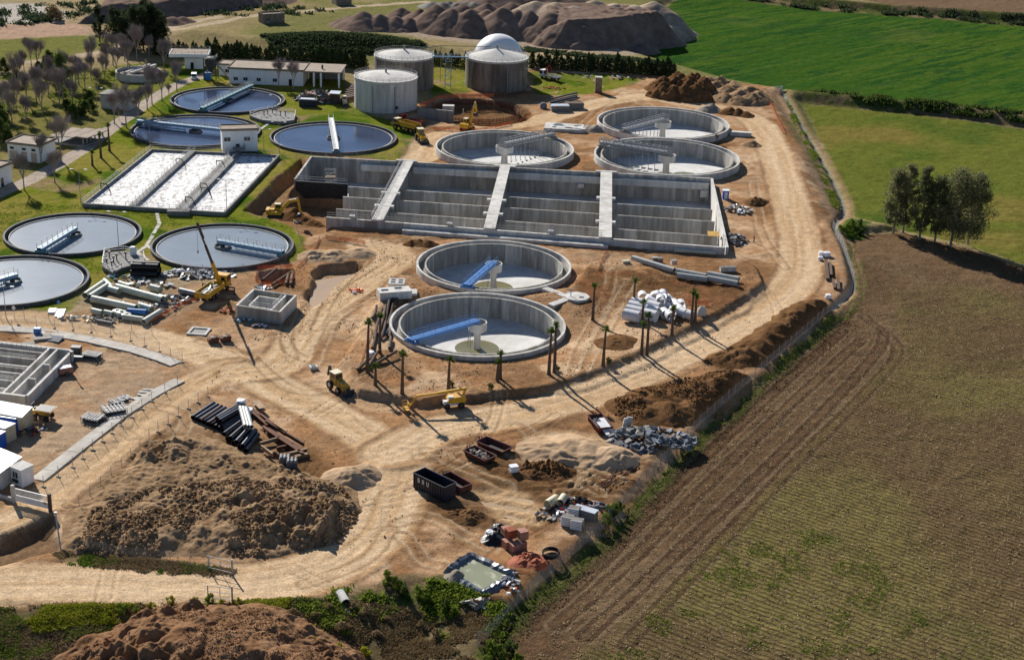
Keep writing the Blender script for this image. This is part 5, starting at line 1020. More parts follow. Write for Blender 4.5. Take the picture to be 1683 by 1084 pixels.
def leafy_meshes(seed, h, w, clumps, leaf, bark, n=90, lsize=.28, low=.25, trunk_r=.22, droop=0.0):
    rg = random.Random(seed); tr = MB(); cr = MB(); top = Vector((rg.uniform(-.4, .4), rg.uniform(-.4, .4), h * .8))
    pts = [Vector((0, 0, -.2)), Vector((rg.uniform(-.2, .2), rg.uniform(-.2, .2), h * .35)), top]; tr.path(pts, trunk_r, 7, trunk_r * .35)
    for k in range(clumps):
        z = h * (low + (1 - low) * ((k + .5) / clumps)) ; q = (z / h - low) / (1 - low); rr = w * (math.sin(math.pi * min(.97, max(.08, q * .85 + .12))) ** .6) * rg.uniform(.35, 1.0); a = rg.uniform(0, 6.28)
        c = Vector((math.cos(a) * rr * .75, math.sin(a) * rr * .75, z)); s = w * rg.uniform(.2, .4)
        leaf_cloud(cr, c, (s, s, s * rg.uniform(.7, 1.3)), n, lsize, rg); st = pts[1].lerp(top, max(0, min(1, q - .15))); tr.tube(st, c, trunk_r * .3, .04, 4, False)
    return tr.mesh('trunk', bark, True), cr.mesh('crown', leaf)
def cypress_meshes(seed, h=5.0, w=1.7):
    rg = random.Random(seed); tr = MB().tube((0, 0, -.2), (0, 0, h * .85), .13, .04, 6); cr = MB()
    for k in range(9): q = k / 8; z = h * (.08 + .86 * q); rr = w * (1 - q) ** .55 * .8 + .18; leaf_cloud(cr, (rg.uniform(-.15, .15), rg.uniform(-.15, .15), z), (rr, rr, h * .1), 75, .26, rg)
    return tr.mesh('trunk', 'bark', True), cr.mesh('crown', 'leaf_cypress')
def palm_meshes(seed, h, fr=.8):
    rg = random.Random(seed); tr = MB(); n = 7; lean = rg.uniform(-.03, .03)
    pts = [Vector((lean * h * (k / n) ** 2, 0, -.2 + (h + .2) * k / n)) for k in range(n + 1)]
    for k in range(n): tr.tube(pts[k], pts[k + 1], (.34 - .16 * k / n) * (1.15 if k == 0 else 1), .34 - .16 * (k + 1) / n, 9)
    cr = MB(); c = pts[-1]
    for k in range(46):
        a = rg.uniform(0, 6.28); up = rg.choice([rg.uniform(.0, .5), rg.uniform(.4, .9), rg.uniform(.9, 1.5)]); d = Vector((math.cos(a) * math.sin(up), math.sin(a) * math.sin(up), math.cos(up))); l = fr * rg.uniform(.7, 1.1)
        side = d.cross(Vector((0, 0, 1))).normalized() * .09 * fr; p1 = c + d * l * .55; p2 = c + d * l + Vector((0, 0, -.15 * l * up)); cr.add([c, p1 + side * 1.6, p2, p1 - side * 1.6], [(0, 1, 2, 3)])
        for j in range(5): q = c.lerp(p2, .45 + .13 * j); s2 = side * rg.uniform(2.5, 4.5) * rg.choice([-1, 1]); cr.add([q, q + s2 + d * .28, q + d * .16], [(0, 1, 2)])
    return tr.mesh('trunk', 'bark', True), cr.mesh('crown', 'leaf_palm')
def plant(name, meshes, label, cat, loc, rz=0.0, s=1.0, group=None):
    if name == 'bare_tree': s = (s * .92, s * .92, s * 1.2)
    t = thing(name, label, cat, loc, rz, group); t.scale = (s, s, s) if not isinstance(s, tuple) else s
    put('trunk', meshes[0], t); put('crown', meshes[1], t); return t
rg = random.Random(5)
BARE = [bare_meshes(100 + k, h) for k, h in enumerate((8.5, 9.5, 8, 9))]
near_path = [(188, 203), (208, 210), (227, 195), (266, 166), (291, 151), (278, 161), (242, 180), (222, 188), (196, 198), (100, 264), (68, 268), (40, 312), (90, 300), (250, 172)]
for k, (px, py) in enumerate(near_path): plant('bare_tree', BARE[k % 4], 'leafless grey tree standing beside the concrete path', 'tree', ON(px, py), rg.uniform(0, 6), rg.uniform(1.1, 1.4) * (.45 if (px, py) in ((222, 188), (196, 198), (278, 161)) else 1), 'leafless trees along the path')
park = [(27, 182), (45, 172), (60, 168), (80, 160), (98, 176), (123, 158), (140, 148), (160, 150), (172, 135), (192, 122), (210, 116), (44, 200), (70, 190), (120, 178), (150, 132), (12, 172), (30, 152), (52, 110), (62, 115), (40, 118), (225, 100), (205, 100), (186, 108), (174, 112), (150, 120), (130, 140), (108, 140), (86, 142), (20, 205), (5, 190), (270, 118), (245, 95)]
for k, (px, py) in enumerate(park): plant('bare_tree', BARE[(k * 3 + 1) % 4], 'leafless purplish grey tree in the park strip behind the path', 'tree', ON(px, py), rg.uniform(0, 6), rg.uniform(1.0, 1.4), 'leafless trees in the park strip')
for (px, py), lab in (((458, 143), 'leafless tree in front of the windows of the long white building'), ((482, 148), 'leafless tree in front of the porch end of the long white building')): plant('bare_tree', BARE[1], lab, 'tree', ON(px, py), rg.uniform(0, 6), 1.05)
plant('bare_tree', BARE[2], 'tiny leafless sapling beside the far settling tank wall', 'tree', ON(1178, 236), 1.0, .42)
EUC = [leafy_meshes(200 + k, h, w, c, 'leaf_eucalyptus', 'pale_bark', 185, .18, lo, .25) for k, (h, w, c, lo) in enumerate(((14, 3.6, 46, .16), (15, 3.0, 44, .14), (14.5, 5.0, 64, .18)))]
for k, ((px, py), v, s, lab) in enumerate((((1468, 380), 0, 1.0, 'pale eucalyptus on the field edge, first from the drain corner'), ((1484, 382), 1, 1.0, 'slim dark eucalyptus second from the drain corner'), ((1511, 393), 1, 1.05, 'dark bushy eucalyptus third from the drain corner'), ((1536, 398), 0, 1.0, 'eucalyptus with a slim leaning trunk, fourth from the drain corner'), ((1562, 406), 2, 1.12, 'tallest pale eucalyptus on the field edge'), ((1590, 402), 2, 1.05, 'wide drooping eucalyptus at the far end of the field edge group'))):
    plant('eucalyptus_tree', EUC[v], lab, 'tree', ON(px, py), rg.uniform(0, 6), s * 1.08, 'eucalyptus trees at the field edge')
DARK = [leafy_meshes(300 + k, h, w, c, 'leaf_dark', 'bark', 150, .26, .15, .3) for k, (h, w, c) in enumerate(((13, 4.2, 30), (14, 3.6, 26), (11, 4.5, 28)))]
for k, (px, py, v, s) in enumerate(((192, 78, 0, 1), (207, 82, 2, 1), (222, 83, 1, 1.05), (236, 84, 0, 1.1), (248, 82, 1, 1.1), (258, 84, 0, 1.1), (266, 82, 2, .95), (240, 74, 1, 1.1), (212, 74, 0, .9))): plant('dark_tree', DARK[v], 'tall dark green tree in the dense clump before the earth bank', 'tree', ON(px, py), rg.uniform(0, 6), s, 'dark trees before the earth bank')
plant('dark_tree', DARK[1], 'slim dark tree standing apart on the pasture beside the dense clump', 'tree', ON(164, 69), 2.0, .88)
BROAD = [leafy_meshes(400 + k, h, w, c, 'leaf_broad', 'pale_bark', 120, .25, lo, .22) for k, (h, w, c, lo) in enumerate(((12, 3.0, 24, .35), (5, 3.0, 16, .05), (3.2, 2.4, 10, .0)))]
plant('green_tree', BROAD[0], 'tall olive green tree rising from the bare trees of the park', 'tree', ON(104, 165), 1.0, 1.1); plant('green_tree', BROAD[0], 'small olive green tree beside the bare trees at the pasture', 'tree', ON(84, 132), 2.0, .75)
for k, (px, py, s) in enumerate(((120, 195, .8), (138, 190, .8), (112, 185, .7), (150, 182, .7), (146, 170, .7))): plant('evergreen_shrub', BROAD[1], 'rounded dark green shrub beside the drying canopy', 'shrub', ON(px, py), rg.uniform(0, 6), s, 'evergreen shrubs by the canopy')
for k, (px, py, s) in enumerate(((4, 232, 1.2), (2, 218, 1.2), (3, 205, 1.1), (8, 120, .9), (62, 130, 1), (80, 120, 1), (25, 140, .9))): plant('evergreen_shrub', BROAD[1], 'dark shrub at the outer edge of the park strip', 'shrub', ON(px, py), rg.uniform(0, 6), s, 'shrubs at the park edge')
CYP = [cypress_meshes(500 + k, h, w) for k, (h, w) in enumerate(((5.2, 2.0), (4.6, 2.2), (5.8, 1.9)))]
def hedge(p0, p1, n, label, group, s=1.0, jit=2):
    for k in range(n):
        q = k / (n - 1); px = p0[0] + (p1[0] - p0[0]) * q + rg.uniform(-2, 2); py = p0[1] + (p1[1] - p0[1]) * q + rg.uniform(-.5, .5) * jit; sc = s * rg.uniform(.8, 1.2)
        plant('cypress_tree', CYP[k % 3], label, 'tree', ON(px, py), rg.uniform(0, 6), (sc * rg.uniform(.9, 1.2), sc * rg.uniform(.9, 1.2), sc), group)
hedge((345, 98), (600, 112), 46, 'dark cypress in the hedge behind the long white building', 'cypress hedge behind the long building', 1.05)
hedge((255, 90), (340, 97), 12, 'dark cypress in the hedge between the tall clump and the white pump house', 'cypress hedge by the pump house', 1.0)
hedge((872, 112), (1108, 124), 44, 'dark cypress in the hedge behind the white crane truck', 'cypress hedge behind the crane truck', .95)
hedge((700, 104), (772, 110), 10, 'dark cypress in the gap between the two digesters', 'cypresses between the digesters', .8)
PALM = {}
def palm(px, py, top, label, fr=.95):
    p = ON(px, py); lo, hi = 0.0, 25.0
    for _ in range(30):
        mid = (lo + hi) / 2; q = Vector((p.x, p.y, p.z + mid)); dz = q.z - CAM_H; d = q.y * _c - dz * _s; u_ = q.y * _s + dz * _c; yy = 542 + CAM_F * q.x / d * _sr - CAM_F * u_ / d * _cr
        if yy > top: lo = mid
        else: hi = mid
    hh = max(1.0, round(lo - .4, 1)); PALM.setdefault(hh, palm_meshes(int(hh * 10), hh, fr)); plant('palm_tree', PALM[hh], label, 'palm', p, rg.uniform(0, 6), 1.0, 'transplanted palms')
for px, py, top, lab in ((604, 612, 528, 'tall palm beside the timber pile'), (624, 580, 520, 'tall palm right behind the timber pile'), (617, 633, 602, 'short young palm with a low crown near the small loader'), (661, 646, 580, 'palm with a double tuft behind the boom lift basket'), (737, 641, 588, 'palm right behind the boom lift chassis'), (817, 626, 595, 'shorter palm of the pair at the front tank wall'), (822, 622, 580, 'taller palm of the pair at the front tank wall'), (902, 615, 543, 'shorter palm of the tall pair casting long shadows on the road'), (911, 612, 533, 'taller palm of the tall pair casting long shadows on the road'), (991, 603, 540, 'single palm with a green bush at its foot'), (1054, 584, 532, 'shorter palm of the pair before the white pipes'), (1063, 584, 518, 'taller palm of the pair before the white pipes'), (1104, 553, 506, 'single palm at the road edge next to the white pipes'), (1136, 532, 480, 'shorter palm of the pair at the end of the white pipes'), (1142, 530, 487, 'leaning palm of the pair at the end of the white pipes'), (974, 526, 470, 'single palm near the outlet chamber'), (1041, 506, 460, 'single palm in the dark soil behind the white pipes'), (1055, 531, 496, 'palm standing in front of the nearest white pipe'), (166, 259, 220, 'palm with a bushy head on the lawn beside the foam basin'), (180, 248, 206, 'tall palm on the lawn beside the concrete path'), (152, 272, 250, 'short stumpy palm on the lawn near the path')): palm(px, py, top, lab)
# bushes and weeds
BUSH = [leafy_meshes(600 + k, 2.2, 1.7, 9, lf, 'bark', 90, .17, .0, .06) for k, lf in enumerate(('leaf_weed', 'leaf_weed', 'leaf_broad'))]
YB = leafy_meshes(650, 1.5, 1.4, 8, 'leaf_yellow', 'bark', 90, .14, .0, .05); DB = leafy_meshes(660, 1.4, 1.6, 8, 'leaf_dry', 'bark', 90, .15, .0, .05)
def bushes(pts, label, group, meshes, s=(0.5, .85)):
    for k, (px, py) in enumerate(pts): plant('bush', meshes[k % len(meshes)], label, 'bush', ON(px, py), rg.uniform(0, 6), rg.uniform(*s), group)
bushes([(640, 960), (655, 968), (668, 980), (690, 980), (700, 990), (730, 1002), (745, 1010)], 'bright green bush on the bank below the lined pond', 'green bushes below the pond', BUSH)
bushes([(1008, 842), (1018, 836), (1003, 850), (995, 858)], 'dense green bush against the boundary fence beside the pallets', 'bushes by the pallets', BUSH)
bushes([(1392, 378), (1400, 372), (1412, 370), (1382, 382), (1402, 384), (1418, 378)], 'green bush at the corner of the drain', 'bushes at the drain corner', BUSH, (.6, 1.0))
bushes([(300, 996), (320, 992), (345, 990), (365, 992), (250, 1000), (225, 1004), (280, 990), (390, 992), (200, 1004), (180, 1010)], 'yellow green broom bush on the bank below the near road', 'yellow green bushes below the road', [YB, YB, BUSH[0]], (.35, .7))
bushes([(495, 1052), (515, 1058), (535, 1064), (555, 1070), (600, 1078)], 'bright yellow flowering bush on the edge of the mulch heap', 'yellow bushes by the mulch', [YB], (.5, .8))
bushes([(560, 1030), (600, 1010), (640, 1020), (690, 1030), (580, 1000), (520, 1015), (480, 1010), (620, 1045), (720, 1050), (540, 1000)], 'dry brown bush in the hollow below the road', 'dry bushes below the road', [DB], (.5, .9))
bushes([(810, 1075), (825, 1085), (840, 1078), (800, 1090), (850, 1090)], 'leafy green bush at the corner of the stubble field', 'bushes at the stubble corner', BUSH)
for px, py, lab in ((604, 606, 'weedy green clump at the foot of the palm by the timber'), (1000, 604, 'green bush at the foot of a single palm'), (741, 636, 'green clump at the foot of the palm behind the boom lift'), (806, 640, 'low green clump on the bank of the palm ground'), (915, 610, 'green clump at the foot of the tall palm pair')): plant('bush', BUSH[2], lab, 'bush', ON(px, py), 1.0, .45)
plant('bush', DB, 'big round dry bush beside the far earth bank', 'bush', ON(92, 33), 0, 3.2)
# ground cover that nobody could count
def cover(name, label, poly, n, mat, size, hgt_, seed, pz=0.0, dens=None, cat='weeds'):
    PP = GP(poly, pz) if not isinstance(poly[0][0], float) else poly; rs = np.random.RandomState(seed); P = np.array(PP); xs = rs.uniform(P[:, 0].min(), P[:, 0].max(), n * 4); ys = rs.uniform(P[:, 1].min(), P[:, 1].max(), n * 4)
    ok = sd_poly(PP, xs, ys, 1) < 0; ok &= fbm(xs, ys, 4, 3, seed) > (-.15 if dens is None else dens); xs, ys = xs[ok][:n], ys[ok][:n]; zs = lookup(xs, ys); ok = zs > -5.5; xs, ys, zs = xs[ok], ys[ok], zs[ok]; n = len(xs)
    k = 5; xs, ys, zs = [np.repeat(q, k) for q in (xs, ys, zs)]; m = len(xs); xs = xs + rs.normal(0, size * 1.2, m); ys = ys + rs.normal(0, size * 1.2, m)
    a = rs.uniform(0, 6.28, m); l = size * rs.uniform(.5, 1.3, m); hh = hgt_ * rs.uniform(.2, 1.2, m); dx, dy = np.cos(a) * l, np.sin(a) * l; lx, ly = rs.normal(0, size * .8, m), rs.normal(0, size * .8, m)
    b = np.stack([np.stack([xs - dx * .5, ys - dy * .5, zs - .03], 1), np.stack([xs + dx * .5, ys + dy * .5, zs + hh * .1], 1), np.stack([xs + lx + dx * .3, ys + ly + dy * .3, zs + hh], 1), np.stack([xs + lx - dx * .4, ys + ly - dy * .4, zs + hh * .9], 1)], 1).reshape(-1, 3)
    me = fast_mesh(name, b, np.arange(len(b)).reshape(-1, 4)); me.materials.append(M[mat]); o = bpy.data.objects.new(name, me); col.objects.link(o); o['kind'] = 'stuff'; o['label'] = label; o['category'] = cat; return o
cover('weeds', 'green and yellow weeds on the bank below the near road', [(-100, 1000), (100, 992), (300, 990), (480, 985), (540, 985), (470, 1010), (360, 1012), (250, 1012), (120, 1040), (-100, 1120)], 6500, 'leaf_weed', .15, .2, 1, dens=-.02)
cover('flowering_weeds', 'yellow flowering weeds on the bank below the near road', [(20, 1000), (200, 992), (480, 985), (470, 1000), (250, 1010), (60, 1030)], 5500, 'leaf_yellow', .14, .26, 2, dens=.0)
cover('dry_grass', 'dry brown grass in the hollow between the mulch heap and the field', [(480, 1010), (560, 985), (640, 990), (740, 1000), (840, 1000), (800, 1090), (700, 1130), (600, 1090), (520, 1050)], 12000, 'leaf_dry', .17, .3, 3)
cover('dry_grass', 'dry yellow grass on the bank below the near road', [(-100, 1000), (100, 992), (300, 990), (480, 985), (560, 985), (470, 1015), (250, 1016), (120, 1050), (-100, 1130)], 6500, 'leaf_dry', .16, .2, 71, dens=-.3)
cover('weeds', 'mixed weeds in the hollow below the lined pond', [(480, 990), (640, 950), (740, 955), (840, 995), (800, 1090), (650, 1100), (560, 1040)], 2500, 'leaf_weed', .25, .45, 4, dens=.12)
cover('dry_grass', 'tuft of wild grass between the rough heap and the near road', [(85, 908), (120, 902), (250, 918), (390, 936), (380, 948), (250, 942), (110, 926)], 2200, 'leaf_dry', .14, .2, 5, dens=.0)
cover('weeds', 'green weeds between the rough heap and the near road', [(85, 908), (120, 902), (250, 918), (390, 936), (380, 948), (250, 942), (110, 926)], 1300, 'leaf_weed', .14, .2, 6, dens=.05)
fl = [Vector(p) for p in fence_line]
def fstrip(off0, off1, i0=0, i1=6):
    L = [fl[i] for i in range(i0, i1 + 1)]; a = []; b = []
    for i, p in enumerate(L): d = (L[min(i + 1, len(L) - 1)] - L[max(i - 1, 0)]).normalized(); nrm = Vector((d.y, -d.x)); a.append(tuple(float(v) for v in p + nrm * off0)); b.append(tuple(float(v) for v in p + nrm * off1))
    return a + b[::-1]
cover('weeds', 'yellow green weeds along the outside of the boundary fence', fstrip(.3, 1.9), 6000, 'leaf_weed', .15, .24, 7)
cover('dry_grass', 'dry grass along the edge of the stubble field', fstrip(1.6, 4.0), 6000, 'leaf_dry', .15, .2, 8)
cover('weeds', 'weeds along the drain below the site bank', [(1292, 150), (1330, 215), (1372, 285), (1385, 335), (1370, 335), (1340, 262), (1300, 185)], 1600, 'leaf_weed', .2, .25, 9, dens=.08)
cover('hedgerow', 'scrubby hedgerow between the wheat and the meadow', [(1320, 156), (1420, 165), (1560, 178), (1800, 204), (1800, 218), (1560, 188), (1420, 174)], 5000, 'leaf_broad', .45, 1.1, 10, -2, .05)
cover('hedgerow', 'scrubby hedgerow along the far edge of the wheat', [(1150, -14), (1330, 4), (1500, 20), (1800, 44), (1800, 52), (1500, 26), (1330, 10)], 4000, 'leaf_dark', .6, 1.4, 11, -2, .08)
cover('bank_shrubs', 'dark green scrub covering the bank behind the cypress hedge', [(430, 72), (480, 62), (540, 58), (600, 64), (650, 74), (700, 84), (640, 92), (540, 88), (450, 84)], 7000, 'leaf_dark', .45, 1.0, 12)
cover('bank_shrubs', 'low scrub line between the gravel yard and the dry grass', [(830, 72), (900, 84), (1000, 92), (1100, 104), (1095, 109), (1000, 98), (900, 90), (830, 80)], 3000, 'leaf_dark', .4, .7, 13)
cover('park_undergrowth', 'dark undergrowth below the bare park trees', [(-60, 130), (60, 118), (150, 112), (230, 108), (160, 160), (60, 210), (-60, 240)], 2600, 'leaf_weed', .25, .3, 14, 0, .12)
cover('far_scrub', 'scattered dark scrub on the dry land at the far edge', [(-60, 10), (120, 4), (440, 8), (560, 20), (420, 30), (200, 20), (60, 40), (-60, 60)], 2500, 'leaf_dark', .7, 1.3, 15, 0, .2)
cover('field_weeds', 'patches of green weeds in the stubble field', [(980, 1084), (1100, 980), (1250, 850), (1400, 870), (1480, 960), (1560, 1084), (1560, 1200), (980, 1200)], 3600, 'leaf_weed', .12, .14, 16, -1.5, .12)
cover('straw', 'pale straw stalks scattered over the stubble field', [(1420, 420), (1800, 500), (1800, 1150), (830, 1150), (1000, 920), (1200, 720), (1400, 540)], 14000, 'straw', .16, .12, 17, -1.5, -.6)
cover('lawn_grass', 'longer tufts of grass on the lawn around the old tanks', [(-100, 505), (60, 515), (150, 478), (260, 445), (420, 436), (490, 420), (480, 372), (398, 346), (300, 352), (150, 338), (-100, 330)], 5000, 'leaf_weed', .12, .12, 18, 0, .1)
# ================================================================ MACHINES AND VEHICLES (local x is forward)
def wheel(parent, x, y, r, w, rim='steel_grey', z=None):
    z = r if z is None else z; prof = [(r * .55, -w / 2), (r * .9, -w / 2), (r, -w * .3), (r, w * .3), (r * .9, w / 2), (r * .55, w / 2)]
    m = MB(); m.lathe(prof, 18, closed=True); m.v = [(x + a, y + c, z + b) for a, b, c in m.v]; o = m.build('wheel', 'rubber', parent, True)
    m = MB(); m.lathe([(0, -w * .3), (r * .56, -w * .36), (r * .56, w * .36), (0, w * .3)], 14); m.v = [(x + a, y + c, z + b) for a, b, c in m.v]; m.build('rim', rim, o, True)
def cab(parent, c, d, mat, roof=None, tilt=.0):
    cx, cy, cz = c; l, w, h = d
    o = MB().hexa([(cx - l / 2, cy - w / 2, cz), (cx + l / 2, cy - w / 2, cz), (cx + l / 2, cy + w / 2, cz), (cx - l / 2, cy + w / 2, cz)], [(cx - l / 2, cy - w / 2 + .06, cz + h), (cx + l / 2 - tilt, cy - w / 2 + .06, cz + h), (cx + l / 2 - tilt, cy + w / 2 - .06, cz + h), (cx - l / 2, cy + w / 2 - .06, cz + h)]).build('cab', mat, parent)
    for s in (-1, 1): MB().box((cx, cy + s * (w / 2 - .02), cz + h * .66), (l * .66, .08, h * .44)).build('window', 'window_dark', o)
    MB().box((cx + l / 2 - tilt * .6, cy, cz + h * .66), (.1, w * .8, h * .44), 0, 0, -tilt * .5).build('windscreen', 'window_dark', o); MB().box((cx - l / 2, cy, cz + h * .66), (.06, w * .7, h * .4)).build('window', 'window_dark', o)
    MB().box((cx - tilt / 2, cy, cz + h + .05), (l + .1 - tilt, w + .08, .1)).build('roof', roof or mat, o); return o
def excavator(label, loc, rz, mat='yellow_paint', s=1.0, boom=((0.9, 1.5), (3.6, 4.1), (5.6, 3.6), (5.9, 1.2)), turn=0.0):
    t = thing('excavator', label, 'excavator', loc, rz); t.scale = (s, s, s)
    for y in (-1.1, 1.1):
        o = MB().profile([(-1.9, .35), (-1.6, .05), (1.6, .05), (1.9, .35), (1.6, .85), (-1.6, .85)], .6).build('track', 'rubber', t); o.location = (0, y, 0)
        MB().box((0, 0, .45), (2.6, .64, .35)).build('track_frame', 'dark_steel', o)
    MB().box((-.3, 0, 1.25), (3.4, 2.5, .7)).build('body', mat, t); MB().box((-1.7, 0, 1.55), (.8, 2.5, 1.1)).build('counterweight', 'white_paint' if s < 1 else mat, t); MB().box((-.9, .1, 1.75), (1.3, 1.2, .5)).build('engine_hood', mat, t)
    cab(t, (.55, .72, 1.55), (1.5, 1.05, 1.45), mat, 'cream_paint', .2)
    b = [Vector((x_, -.15, z_)) for x_, z_ in boom]; MB().bar(b[0], b[1], .45, .7).bar(b[1], b[2], .42, .6).build('boom', mat, t); MB().bar(b[2] + Vector((-.3, 0, .4)), b[3], .38, .5).build('stick', mat, t)
    MB().tube(b[0] + Vector((.6, .3, -.2)), b[0].lerp(b[1], .7) + Vector((0, .3, 0)), .09).tube(b[1] + Vector((0, 0, .45)), b[2] + Vector((.0, 0, .55)), .09).build('hydraulic_cylinder', 'galvanised', t)
    o = MB().profile([(0, 0), (-.7, -.1), (-1.0, -.7), (-.5, -1.1), (.15, -.9), (.2, -.2)], 1.1).build('bucket', 'dark_steel', t); o.location = b[3]; return t
excavator('orange excavator with raised arm at the rebar pit', ON(768, 214), ang((768, 214), (790, 205)), 'yellow_paint', 1.05, ((.9, 1.6), (2.6, 5.2), (4.0, 6.6), (4.6, 4.0)))
excavator('orange excavator digging in the trench beside the old tank', Vector((*G(453, 357, -.6)[:2], -.6)), ang((453, 357), (490, 358)), 'yellow_paint', 1.0, ((.9, 1.5), (3.2, 4.0), (5.4, 4.4), (5.8, 1.2)))
def loader(label, loc, rz, s=1.0, mat='ochre_paint', arm=True, name='backhoe_loader'):
    t = thing(name, label, 'loader', loc, rz); t.scale = (s, s, s)
    for x_, r_ in ((1.3, .55), (-1.0, .8)):
        for y in (-.95, .95): wheel(t, x_, y, r_, .45, 'cream_paint')
    MB().box((.2, 0, 1.05), (3.6, 1.2, .6)).build('body', mat, t); MB().profile([(.4, 1.35), (2.0, 1.35), (2.05, 1.0), (2.05, 1.75), (.4, 1.9)], 1.1).build('engine_hood', mat, t)
    cab(t, (-.55, 0, 1.35), (1.7, 1.5, 1.55), mat, 'cream_paint', .15)
    for y in (-.65, .65): MB().bar((.9, y, 1.5), (2.9, y, .6), .14, .25).build('loader_arm', mat, t)
    o = MB().profile([(2.7, .9), (2.75, .1), (3.6, .05), (2.95, .3), (2.9, .9)], 2.3).build('bucket', 'dark_steel', t)
    if arm: MB().bar((-1.8, 0, 1.0), (-2.4, 0, 3.4), .3, .4).build('backhoe_boom', 'dark_steel', t); MB().bar((-2.4, 0, 3.4), (-2.9, 0, 1.6), .25, .3).build('backhoe_stick', 'dark_steel', t)
    return t
loader('yellow backhoe loader with cream roof parked at the road edge by the palms', ON(556, 640), ang((552, 632), (566, 640)), 1.05)
loader('orange backhoe loader standing between the blue tank and the grey bridge tank', ON(692, 232), R(-70), 1.15, 'yellow_paint')
loader('small cream road roller beside the pale grey tank', ON(566, 172), R(-75), .85, 'cream_paint', False, 'road_roller')
# articulated dumper, red truck
def dumper(label, loc, rz, s=1.0):
    t = thing('dump_truck', label, 'truck', loc, rz); t.scale = (s, s, s)
    for x_ in (3.6, -.6, -2.3):
        for y in (-1.1, 1.1): wheel(t, x_, y, .8, .6, 'ochre_paint')
    MB().box((.5, 0, 1.1), (8.4, 1.1, .5)).build('chassis', 'dark_steel', t); cab(t, (3.9, 0, 1.4), (1.5, 1.9, 1.7), 'ochre_paint', 'cream_paint', .2); MB().profile([(4.5, 1.2), (5.6, 1.2), (5.6, 1.9), (4.5, 2.3)], 1.8).build('engine_hood', 'ochre_paint', t)
    for y in (-1.25, 1.25): o = MB().profile([(-4.0, 1.9), (-3.4, 1.4), (1.6, 1.5), (2.4, 2.9), (-3.9, 2.7)], .12).build('bed_side', 'yellow_paint', t); o.location = (0, y, 0)
    MB().profile([(-4.0, 1.9), (-3.4, 1.4), (1.6, 1.5), (1.6, 1.65), (-3.4, 1.55), (-3.95, 2.05)], 2.4).build('bed_floor', 'dark_steel', t); MB().bar((1.75, 0, 1.6), (2.35, 0, 2.9), 2.4, .12, (1, 0, 0)).build('headboard', 'yellow_paint', t); return t
dumper('orange articulated dump truck with a long bed beside the blue tank', ON(670, 216), ang((690, 217), (652, 208)), 1.0)
def truck(label, loc, rz, cabm, bedm, s=1.0, crane=None, bed_h=.5, name='truck', L=5.4):
    t = thing(name, label, 'truck', loc, rz); t.scale = (s, s, s)
    for x_ in (2.9, -1.2, -2.4):
        for y in (-1.0, 1.0): wheel(t, x_, y, .5, .36, 'steel_grey')
    MB().box((.2, 0, .85), (8.2, .9, .3)).build('chassis', 'dark_steel', t); cab(t, (3.3, 0, .75), (1.7, 2.3, 2.0), cabm, cabm, .25); MB().box((4.2, 0, .7), (.14, 2.3, .4)).build('bumper', 'dark_steel', t)
    for y in (-.8, .8): MB().box((4.22, y, 1.0), (.06, .3, .2)).build('headlight', 'white_plastic', t)
    x1, x0 = 1.5, 1.5 - L; MB().box(((x0 + x1) / 2, 0, 1.1), (L, 2.4, .14)).build('bed_floor', 'wood', t)
    for y in (-1.22, 1.22): MB().box(((x0 + x1) / 2, y, 1.1 + bed_h / 2), (L, .08, bed_h)).build('bed_side', bedm, t)
    MB().box((x0, 0, 1.1 + bed_h / 2), (.08, 2.4, bed_h)).build('tailboard', bedm, t); return t
truck('red truck parked in the shade of the pale grey tank', ON(675, 204), ang((690, 206), (660, 200)), 'red_paint', 'red_paint', .9)
t = truck('white flatbed truck with a red loading crane before the cypress hedge', ON(905, 131), ang((915, 133), (893, 128)), 'white_paint', 'white_plastic', 1.0, L=5.0)
MB().bar((2.0, 0, 1.0), (2.0, 0, 3.6), .35, .35).bar((2.0, 0, 3.6), (.6, .1, 4.6), .3, .35).bar((.6, .1, 4.6), (-.6, .2, 2.8), .25, .3).build('crane_arm', 'red_paint', t)
# crane truck in the pipe yard
p0, p1 = ON(330, 500), ON(374, 470); t = truck('yellow crane truck with its long boom raised over the pipe yard', p0.lerp(p1, .5), math.atan2(p1.y - p0.y, p1.x - p0.x), 'yellow_paint', 'yellow_paint', 1.15, bed_h=.9, name='crane_truck', L=6.2)
mw = Matrix.Translation(t.location) @ Matrix.Rotation(t.rotation_euler.z, 4, 'Z') @ Matrix.Scale(1.15, 4); inv = mw.inverted(); base = Vector((1.9, 0, 2.0)); tip = inv @ Vector((-60.0, 271.5, 17.0))
MB().box((1.9, 0, 1.5), (.7, 1.6, 1.0)).tube((1.9, 0, 1.4), base + Vector((0, 0, .5)), .35).build('crane_column', 'yellow_paint', t)
d = tip - base; bm = MB().bar(base, base + d * .33, .42, .55).build('boom', 'yellow_paint', t)
MB().bar(base + d * .28, base + d * .62, .3, .4).build('boom_section', 'dark_steel', bm); MB().bar(base + d * .55, tip, .2, .28).bar(base + d * .72 + Vector((.35, 0, .2)), base + d * .97 + Vector((.3, 0, .2)), .12, .14).build('boom_section', 'dark_steel', bm)
MB().tube(base + Vector((.2, .35, -.3)), base + d * .22 + Vector((0, .3, 0)), .1).build('hydraulic_cylinder', 'galvanised', bm)
hk = MB().tube(tip, inv @ Vector((-60, 271.5, 11.5)), .025, None, 5).build('hoist_rope', 'dark_steel', bm); MB().tube(inv @ Vector((-60, 271.5, 11.6)), inv @ Vector((-60, 271.5, 11.0)), .14, .08, 8).build('hook', 'dark_steel', hk)
